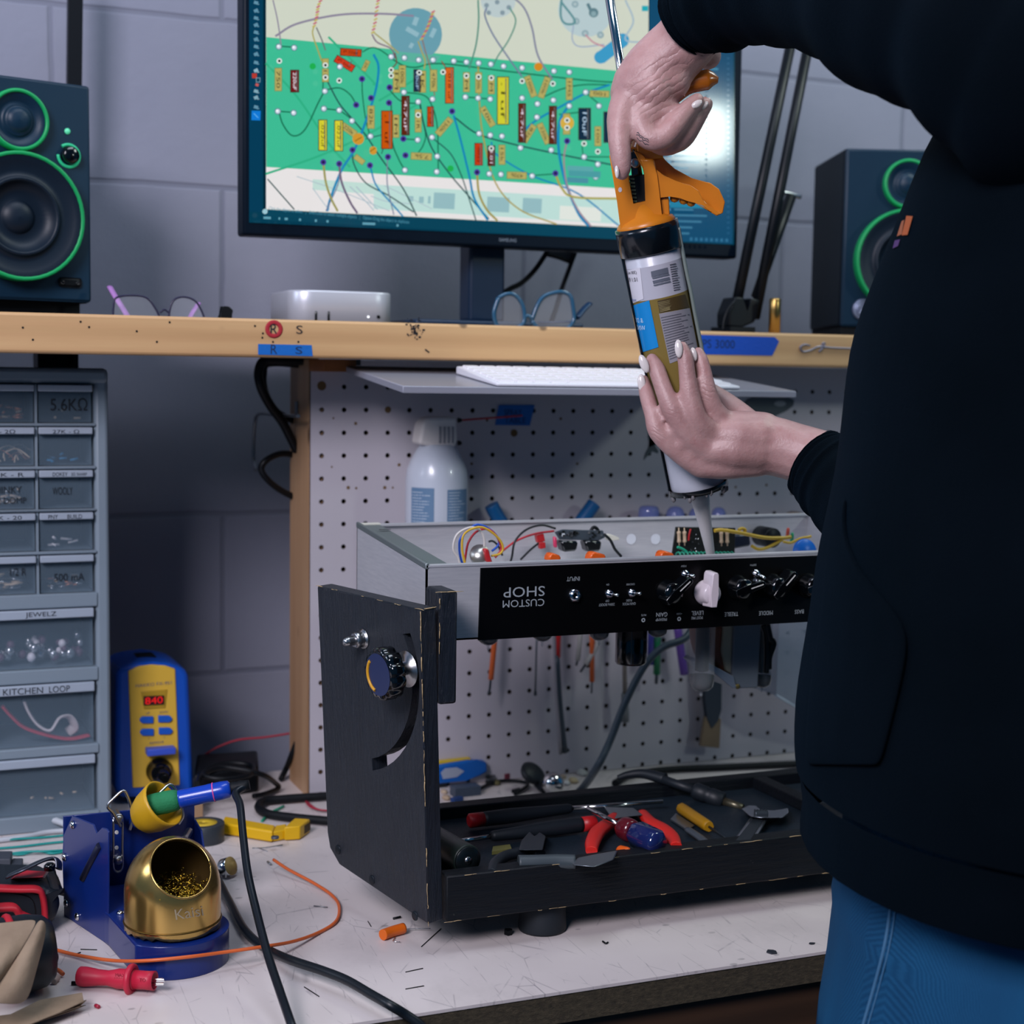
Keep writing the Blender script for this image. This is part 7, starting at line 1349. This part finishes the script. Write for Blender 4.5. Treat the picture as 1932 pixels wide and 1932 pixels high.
# fine creases across the heel of the upper thumb
def crease(px, py, w, ax, freq, rad, amp):
    g = SK.n('ShaderNodeNewGeometry').outputs['Position']; c = onW(px, py, w)
    dt = SK.n('ShaderNodeVectorMath', operation='DOT_PRODUCT'); SK.l(g, dt.inputs[0]); dt.inputs[1].default_value = ax
    nz_ = SK.n('ShaderNodeMath', operation='MULTIPLY_ADD'); SK.l(SK.noise(pz, 55, 3), nz_.inputs[0]); nz_.inputs[1].default_value = .011; SK.l(dt.outputs['Value'], nz_.inputs[2])
    mu = SK.n('ShaderNodeMath', operation='MULTIPLY'); SK.l(nz_.outputs[0], mu.inputs[0]); mu.inputs[1].default_value = freq
    si = SK.n('ShaderNodeMath', operation='SINE'); SK.l(mu.outputs[0], si.inputs[0])
    ab = SK.n('ShaderNodeMath', operation='ABSOLUTE'); SK.l(si.outputs[0], ab.inputs[0]); pw_ = SK.n('ShaderNodeMath', operation='POWER'); SK.l(ab.outputs[0], pw_.inputs[0]); pw_.inputs[1].default_value = .5
    di = SK.n('ShaderNodeVectorMath', operation='DISTANCE'); SK.l(g, di.inputs[0]); di.inputs[1].default_value = c
    mr = SK.n('ShaderNodeMapRange'); SK.l(di.outputs['Value'], mr.inputs['Value']); mr.inputs['From Min'].default_value = rad*.45; mr.inputs['From Max'].default_value = rad; mr.inputs['To Min'].default_value = amp; mr.inputs['To Max'].default_value = 0
    o = SK.n('ShaderNodeMath', operation='MULTIPLY'); SK.l(pw_.outputs[0], o.inputs[0]); SK.l(mr.outputs[0], o.inputs[1]); return o.outputs[0]
def plus(a, c): x = SK.n('ShaderNodeMath', operation='ADD'); SK.l(a, x.inputs[0]); SK.l(c, x.inputs[1]); return x.outputs[0]
hgt = plus(n2, crease(1248, 172, 1.268, (RT*.55-UP*.83), 560, .030, 2.4)); hgt = plus(hgt, crease(1282, 106, 1.262, (RT*.35-UP*.93), 330, .016, 1.6))
for px, py in ((1243, 818), (1270, 776), (1303, 754), (1336, 738)): hgt = plus(hgt, crease(px, py, 1.325, (RT*.5+UP*.86), 900, .010, 1.2))
SK.bump(hgt, .3, .0014); SKIN = SK.m
rh = RT.copy(); rh.z = 0; rh.normalize(); fh = V((FW.x, FW.y, 0)).normalized()
def ring(xl, y, a, bb, w, n=40, lump=0, ph=0):
    L = onW(xl, y, w); c = L+rh*a
    return [c+rh*(a*math.cos(t)*(1+lump*math.sin(3*t+ph)))+fh*(bb*math.sin(t)*(1+lump*math.cos(2*t+ph))) for t in [2*PI*i/n for i in range(n)]]
jr = [(1606, 1500, .135, .17, 1.12), (1600, 1610, .138, .178, 1.12), (1590, 1665, .142, .182, 1.12), (1580, 1720, .145, .184, 1.12), (1582, 1752, .143, .184, 1.12), (1572, 1840, .140, .184, 1.12), (1556, 1935, .138, .182, 1.12), (1545, 2040, .132, .176, 1.12)]
LEG = [sum(ring(*jr[-2]), V())/40+fh*(.088*k) for k in (-1, 1)]
body = MB()
def limb(ps, sub=5, n=14): # ps: (x, y, w, r)
    p = [onW(x, y, w) for x, y, w, r in ps]; rr = [r for *_, r in ps]; k = len(ps)-1
    def rad(u): i = min(int(u*k), k-1); f = u*k-i; return rr[i]*(1-f)+rr[i+1]*f
    body.tube(p, rad, n, sub=sub); body.sphere(p[0], rr[0], 0, 12); body.sphere(p[-1], rr[-1], 0, 12)
def sp(x, y, w, r, sc=(1, 1, 1)): body.sphere(onW(x, y, w), r, 0, 16, sc)
# lower (right) hand: palm, four fingers laid up along the barrel, thumb behind it
limb([(1560, 872, 1.335, .0265), (1500, 853, 1.345, .0255), (1450, 840, 1.35, .0262), (1405, 838, 1.35, .0270)])
limb([(1430, 868, 1.348, .0150), (1370, 876, 1.345, .0135), (1322, 880, 1.343, .0105)]); limb([(1430, 848, 1.342, .0185), (1380, 848, 1.338, .0175), (1334, 852, 1.337, .0115)]); limb([(1430, 828, 1.342, .0200), (1388, 824, 1.338, .0175), (1346, 822, 1.337, .0118)]); limb([(1440, 812, 1.348, .0165), (1400, 806, 1.345, .0150), (1366, 800, 1.343, .0118)])
limb([(1322, 880, 1.343, .0105), (1282, 856, 1.338, .0086), (1242, 816, 1.335, .0086), (1231, 782, 1.338, .0072), (1221, 748, 1.345, .0070), (1214, 718, 1.352, .0056)])
limb([(1334, 850, 1.337, .0112), (1298, 818, 1.329, .0092), (1268, 772, 1.326, .0090), (1250, 728, 1.329, .0078), (1239, 696, 1.333, .0076), (1230, 678, 1.336, .0058)])
limb([(1346, 822, 1.337, .0112), (1317, 792, 1.326, .0092), (1303, 752, 1.323, .0088), (1297, 712, 1.322, .0076), (1293, 676, 1.322, .0072), (1287, 655, 1.323, .0056)])
limb([(1366, 800, 1.343, .0116), (1346, 770, 1.335, .0088), (1334, 735, 1.332, .0082), (1328, 702, 1.332, .0070), (1323, 680, 1.333, .0066), (1318, 665, 1.334, .0052)])
limb([(1430, 830, 1.365, .0180), (1395, 790, 1.390, .0145), (1352, 752, 1.405, .0110), (1310, 728, 1.405, .0095), (1280, 718, 1.398, .0080)])
# upper (left) hand: wrist from the cuff, thumb down the frame, fingers curled under the handle
limb([(1330, 20, 1.265, .027), (1295, 75, 1.283, .0265), (1262, 108, 1.290, .0270), (1232, 138, 1.292, .0270), (1208, 165, 1.293, .0250)])
sp(1192, 175, 1.292, .0185); sp(1232, 168, 1.284, .0200); sp(1262, 150, 1.287, .0190); sp(1275, 125, 1.29, .0190); sp(1222, 216, 1.286, .0145); sp(1250, 206, 1.288, .0140); sp(1335, 105, 1.305, .0120); sp(1286, 836, 1.335, .0085); sp(1264, 818, 1.334, .0070); sp(1306, 852, 1.338, .0095)
limb([(1192, 180, 1.290, .0160), (1173, 215, 1.284, .0125), (1168, 255, 1.278, .0098), (1171, 290, 1.276, .0092), (1174, 318, 1.277, .0078), (1174, 328, 1.278, .0060)])
limb([(1205, 195, 1.288, .0130), (1206, 228, 1.281, .0108), (1222, 260, 1.277, .0098), (1248, 262, 1.276, .0095), (1272, 238, 1.276, .0090), (1298, 205, 1.278, .0078), (1316, 188, 1.281, .0060)])
limb([(1215, 200, 1.305, .0120), (1228, 250, 1.298, .0105), (1252, 272, 1.294, .0100), (1282, 262, 1.291, .0094), (1304, 230, 1.290, .0084), (1330, 195, 1.292, .0060)])
limb([(1225, 200, 1.322, .0115), (1240, 250, 1.316, .0105), (1266, 268, 1.312, .0098), (1290, 260, 1.309, .0090), (1312, 228, 1.308, .0080), (1334, 196, 1.309, .0058)])
limb([(1235, 200, 1.338, .0105), (1254, 245, 1.334, .0090), (1280, 256, 1.330, .0084), (1302, 238, 1.327, .0076), (1322, 205, 1.326, .0056)])
# arms, trunk, neck and legs inside the clothes
limb([(1330, 20, 1.265, .026), (1480, -30, 1.18, .030), (1600, 0, 1.10, .034), (1760, 70, 1.0, .040), (1960, 150, .97, .05), (2100, 180, 1.02, .06)])
limb([(1560, 872, 1.335, .026), (1660, 960, 1.27, .032), (1800, 960, 1.2, .036), (1960, 700, 1.2, .04), (2100, 330, 1.17, .05), (2120, 200, 1.1, .06)])
limb([(2100, 120, 1.08, .055), (2080, 420, 1.09, .085), (2010, 800, 1.10, .085), (1960, 1200, 1.10, .085), (1950, 1650, 1.10, .085)])
for c in LEG: body.tube([c+V((0, 0, .12)), c-V((0, 0, .15)), c-V((0, 0, .45)), V((c.x, c.y, FLOOR+.06))], lambda u: .055-.02*u, 12); body.sphere(c+V((0, 0, .12)), .055, 0, 12)
sp(1950, 1650, 1.10, .09)
NK = onW(2110, 60, 1.08); HC = NK+V((-.035, .0, .165)); fwd = (onW(1330, 500, 1.33)-HC).normalized(); side_ = fwd.cross(V((0, 0, 1))).normalized(); hup = side_.cross(fwd)
body.tube([NK-V((0, 0, .05)), NK+V((-.01, 0, .03)), HC-hup*.05], .052, 16); hr = Mx((side_, fwd, hup)).transposed()
body.sphere(HC, .1, 0, 20, (.75, .92, 1.12), hr); body.sphere(HC+fwd*.03-hup*.055, .06, 0, 16, (.85, .85, .9), hr)
body.tube([HC+fwd*.085+hup*.015, HC+fwd*.103-hup*.018, HC+fwd*.092-hup*.026], lambda u: .007+.006*u, 10)
body.tube([HC+fwd*.084-hup*.06-side_*.02, HC+fwd*.092-hup*.058, HC+fwd*.084-hup*.06+side_*.02], .0065, 8)
for k in (-1, 1): body.sphere(HC+side_*.074*k-hup*.008, .028, 0, 12, (.3, .6, 1), hr)
bmesh.ops.recalc_face_normals(body.b, faces=body.b.faces[:])
me = bpy.data.meshes.new('t'); body.b.to_mesh(me); body.b.free(); o = bpy.data.objects.new('t', me); COL.objects.link(o)
md = o.modifiers.new('r', 'REMESH'); md.mode = 'VOXEL'; md.voxel_size = .0021; md.use_smooth_shade = True
md = o.modifiers.new('s', 'SMOOTH'); md.factor = .5; md.iterations = 7
me2 = bpy.data.meshes.new_from_object(o.evaluated_get(bpy.context.evaluated_depsgraph_get())); bpy.data.objects.remove(o)
from mathutils.bvhtree import BVHTree
b = MB(); b.b.from_mesh(me2); SKT = BVHTree.FromBMesh(b.b)
for f in b.b.faces: f.smooth = True
b.build('body', SKIN, per, fix=False)
def hit(tree, x, y, off=0, default=1.1):
    d = ray(x, y).normalized(); h = tree.ray_cast(CAM, d)
    return (h[0]-d*off, h[1]) if h[0] is not None else (onW(x, y, default), -d)
# nails
NAIL = M('nail_pearl', '#d9d0cc', .15, coat=.6)
def nail(x, y, x2, y2, rx, w):
    p = onW(x, y, w); q = onW(x2, y2, w); ax = (q-p); L = ax.length/2; ax.normalize(); n = (CAM-p).normalized(); sd = ax.cross(n).normalized(); n = sd.cross(ax)
    R_ = Mx((sd, ax, n)).transposed(); b = MB(); b.sphere((p+q)/2, 1, 0, 14, (rx*.88, L, .0020), R_); b.build('fingernail', NAIL, per)
nail(1209, 705, 1212, 740, .0042, 1.345); nail(1208, 669, 1222, 704, .0044, 1.328); nail(1279, 640, 1282, 676, .0040, 1.316); nail(1306, 655, 1312, 682, .0032, 1.326)
nail(1163, 312, 1165, 337, .0022, 1.270); nail(1304, 203, 1325, 190, .0034, 1.272); nail(1318, 207, 1336, 192, .0030, 1.285); nail(1328, 204, 1340, 184, .0026, 1.302)
# small script tattoo on the index finger
TAT = M('tattoo', '#3a3c44', .5); b = MB(); random.seed(6)
for k in range(3):
    pts = [hit(SKT, 1201+i*3.2+random.uniform(-1, 1), 249+k*5+i*2.2+random.uniform(-2.6, 2.6), .0002, 1.27)[0] for i in range(8)]; b.tube(pts, .00028, 4, 0, 3)
b.build('tattoo', TAT, per)
# ---- clothes
HD_ = NT('hoodie'); pz = HD_.coord(); HD_.l(HD_.ramp(HD_.noise(pz, 9, 4), [(.3, '#02060a'), (.7, '#04090f')]), HD_.b.inputs['Base Color']); HD_.b.inputs['Roughness'].default_value = .92; HD_.b.inputs['Specular IOR Level'].default_value = .03; HD_.b.inputs['Sheen Weight'].default_value = .05; HD_.b.inputs['Sheen Roughness'].default_value = .6; HD_.b.inputs['Sheen Tint'].default_value = lin('#3f6f96')
hh = HD_.n('ShaderNodeMath', operation='ADD'); HD_.l(HD_.noise(pz, 900, 3), hh.inputs[0]); HD_.l(HD_.noise(HD_.coord(scale=(1, 1, .35)), 16, 3), hh.inputs[1]); HD_.bump(hh.outputs[0], .35, .004); HOOD = HD_.m
hem = [(1524, 1606, .155, .205, 1.10), (1520, 1596, .161, .21, 1.10), (1526, 1545, .163, .212, 1.10), (1520, 1488, .166, .215, 1.10)]
tor = [(1516, 1480, .170, .222, 1.10), (1510, 1440, .174, .226, 1.10), (1510, 1360, .174, .225, 1.10), (1520, 1280, .172, .222, 1.10), (1536, 1180, .168, .218, 1.10), (1546, 1080, .163, .212, 1.10), (1562, 1000, .160, .208, 1.10), (1584, 900, .156, .204, 1.10), (1597, 800, .154, .202, 1.10), (1606, 710, .152, .2, 1.095), (1622, 620, .149, .198, 1.09), (1660, 530, .143, .196, 1.085), (1714, 400, .136, .194, 1.08), (1764, 265, .130, .19, 1.08), (1830, 150, .118, .17, 1.08), (1920, 60, .09, .12, 1.08), (1980, 10, .062, .075, 1.08)]
b = MB(); b.rings([ring(*r, lump=.012, ph=i*.35) for i, r in enumerate(tor)], caps=(False, False))
def sleeve(b, ps):
    p = [onW(x, y, w) for x, y, w, r in ps]; k = len(ps)-1; rr = [r for *_, r in ps]
    def rad(u): i = min(int(u*k), k-1); f = u*k-i; return (rr[i]*(1-f)+rr[i+1]*f)*(1+.035*math.sin(u*26)+.02*math.sin(u*61+1))
    b.tube(p, rad, 28, sub=10)
sleeve(b, [(1318, 24, 1.266, .0335), (1360, 2, 1.245, .041), (1420, -22, 1.215, .044), (1500, -30, 1.17, .0455), (1600, -14, 1.10, .051), (1700, 16, 1.04, .057), (1800, 48, 1.0, .061), (1910, 92, .97, .070), (2020, 150, .97, .084), (2120, 230, 1.05, .09)])
sleeve(b, [(1552, 884, 1.327, .034), (1590, 912, 1.31, .041), (1660, 960, 1.27, .048), (1760, 985, 1.22, .054), (1860, 930, 1.19, .06), (1960, 700, 1.19, .068), (2080, 380, 1.17, .08)])
BV = BVHTree.FromBMesh(b.b); ho = b.build('hoodie', HOOD, per)
md = ho.modifiers.new('s', 'SUBSURF'); md.levels = 1; md.render_levels = 1
b = MB(); b.rings([ring(*r) for r in hem], caps=(False, False)); b.build('hem_rib', HOOD, per)
def cuff(ps): b = MB(); sleeve(b, ps); b.build('cuff', HOOD, per)
cuff([(1296, 46, 1.279, .0305), (1304, 38, 1.275, .0325), (1322, 22, 1.264, .0335)]); cuff([(1531, 869, 1.334, .0310), (1542, 877, 1.331, .0320), (1560, 890, 1.322, .034)])
# pocket, drawn as a cloth layer on the front of the hoodie
crv = [(940, 1596), (1000, 1590), (1060, 1612), (1100, 1640), (1140, 1676), (1175, 1702), (1210, 1713), (1260, 1706), (1330, 1690), (1400, 1672), (1445, 1660)]
b = MB(); vs = []
xl_at = lambda y: next(a[0]+(c[0]-a[0])*(a[1]-y)/(a[1]-c[1]) for a, c in zip(tor, tor[1:]) if c[1] <= y <= a[1])
for y, xr_ in crv:
    x0 = xl_at(y)+10; vs.append([b.b.verts.new(hit(BV, x0+(xr_-x0)*i/8, y, .0045)[0]) for i in range(9)])
for r0, r1 in zip(vs, vs[1:]):
    for i in range(8): b.face((r0[i], r0[i+1], r1[i+1], r1[i]), 0, True)
pk = b.build('pocket', HOOD, per, fix=False); md = pk.modifiers.new('t', 'SOLIDIFY'); md.thickness = .003; md.offset = 0; md = pk.modifiers.new('s', 'SUBSURF'); md.levels = 1; md.render_levels = 2
for nm, hx, pts in (('chest_print', '#a8552c', [(1707, 407), (1719, 408), (1709, 443), (1698, 444)]), ('chest_print', '#9c5a3c', [(1698, 417), (1703, 415), (1698, 442), (1689, 446)]), ('chest_print', '#4e3068', [(1685, 453.6), (1695, 451.6), (1691, 464), (1681, 469)])):
    b = MB(); b.poly([hit(BV, x+3, y, .003, 1.08)[0] for x, y in pts]); b.build(nm, M('print_'+hx[1:], hx, .7), per)
# hood lying on the back
b = MB(); c = NK+V((.0, 0, -.02)); b.torus(c+rh*.02, V((-.3, .1, 1)), .085, .032, n=28, k=12); b.build('hood', HOOD, per)
# jeans
JN = NT('denim'); pz = JN.coord(); wv = JN.n('ShaderNodeTexWave'); wv.inputs['Scale'].default_value = 420; wv.inputs['Distortion'].default_value = 1.5; wv.inputs['Detail'].default_value = 2; JN.l(JN.coord(scale=(1, .6, 1.2)), wv.inputs['Vector'])
JN.l(JN.mix(.18, JN.ramp(JN.noise(JN.coord(scale=(1, 1, .4)), 9, 5), [(.3, '#0a3d60'), (.7, '#12547c')]), JN.ramp(wv.outputs['Fac'], [(0, '#0a3058'), (1, '#2a6a98')])), JN.b.inputs['Base Color']); JN.b.inputs['Roughness'].default_value = .85; JN.b.inputs['Specular IOR Level'].default_value = .2; JN.bump(wv.outputs['Fac'], .3, .001); DEN = JN.m
b = MB()
b.rings([ring(*r) for r in jr], caps=(True, True)); JB = BVHTree.FromBMesh(b.b)
for k, w in ((-1, 0), (1, 0)):
    ctr_ = sum(ring(*jr[-2]), V())/40+fh*(.088*k); p = []
    for z, ra, rf in ((0, .088, .118), (-.14, .082, .105), (-.3, .068, .082), (-.45, .058, .068), (FLOOR+.10-ctr_.z, .056, .06)): p.append([ctr_+V((0, 0, z))+fh*(ra*math.sin(t))+rh*(rf*math.cos(t)) for t in [2*PI*i/28 for i in range(28)]])
    b.rings(p)
b.build('jeans', DEN, per)
STI = M('stitch', '#3f6d90', .7)
for off in (0, 9):
    b = MB(); b.tube([hit(JB, x+off, y, .0008, 1.1)[0] for x, y in [(1694, 1606), (1688, 1660), (1680, 1720), (1668, 1790), (1650, 1860), (1630, 1930), (1622, 1960)]], .0013 if off == 0 else .0006, 6); b.build('side_seam', STI, per)
for k in (-1, 1):
    c = sum(ring(*jr[-2]), V())/40+fh*(.088*k); b = MB(); d = -rh
    b.rings([[V((c.x, c.y, FLOOR+z))+d*x+fh.lerp(fh, 0)*0+fh*(w_*math.sin(t))+d*(.03*math.cos(t)) for t in [2*PI*i/16 for i in range(16)]] for x, z, w_ in ((-.05, .02, .03), (-.04, .05, .04), (.0, .06, .042), (.08, .045, .045), (.15, .03, .04), (.18, .018, .02))]); b.build('shoe', BLK, per)
# hair, eyes
HAIR = M('hair', '#2a1a14', .5, noise=.3, nscale=200)
b = MB(); b.sphere(HC-fwd*.018+hup*.014, .108, 0, 24, (.82, .92, 1.1), hr); b.tube([HC-fwd*.07+hup*.02, HC-fwd*.12-hup*.06, HC-fwd*.12-hup*.18], lambda u: .05-.03*u, 14); b.build('hair', HAIR, per)
for k in (-1, 1): b = MB(); b.sphere(HC+fwd*.078+side_*.030*k+hup*.010, .0105, 0, 12); b.build('eye', M('eye_white', '#d9d6d2', .2), per)
# ================================================================ light
wd = bpy.data.worlds.new('world'); SC.world = wd; wd.use_nodes = True
bg = wd.node_tree.nodes['Background']; bg.inputs['Color'].default_value = lin('#2a7ab0'); bg.inputs['Strength'].default_value = .34
def area(name, loc, tgt, size, power, col, sy=None):
    l = bpy.data.lights.new(name, 'AREA'); l.energy = power; l.color = lin(col)[:3]; l.size = size
    if sy: l.shape = 'RECTANGLE'; l.size_y = sy
    o = bpy.data.objects.new(name, l); COL.objects.link(o); o.location = loc
    o.rotation_euler = (V(tgt)-V(loc)).to_track_quat('-Z', 'Y').to_euler(); return o
area('key_lamp', (-1.45, -1.9, 1.09), (.0, -.25, -.1), .8, 54, '#f8f2ff')
area('ceiling_lamp', (.05, -.58, 1.35), (.0, -.5, T), 1.0, 9, '#e8f0ff', .4)
area('left_lamp', (-1.75, -.3, .62), (.0, -.4, -.25), .5, 7, '#dce8ff')
mp_ = onY(1322, 252, MY); md_ = ray(1322, 252).normalized(); md_.y = -md_.y
area('room_lamp', tuple(mp_+md_*1.8), tuple(mp_), .12, 3.4, '#f0fff8')
area('right_wall_fill', (1.2, -.42, 1.3), (.8, .27, .3), .5, 9, '#eefcf4')  # added fill light, only brightens the wall right of the monitor
SC.view_settings.view_transform = 'Standard'; SC.view_settings.look = 'None'; SC.view_settings.exposure = 0; SC.view_settings.gamma = 1; SC.view_settings.use_curve_mapping = False
SC.render.film_transparent = False
SC.cycles.max_bounces = 8
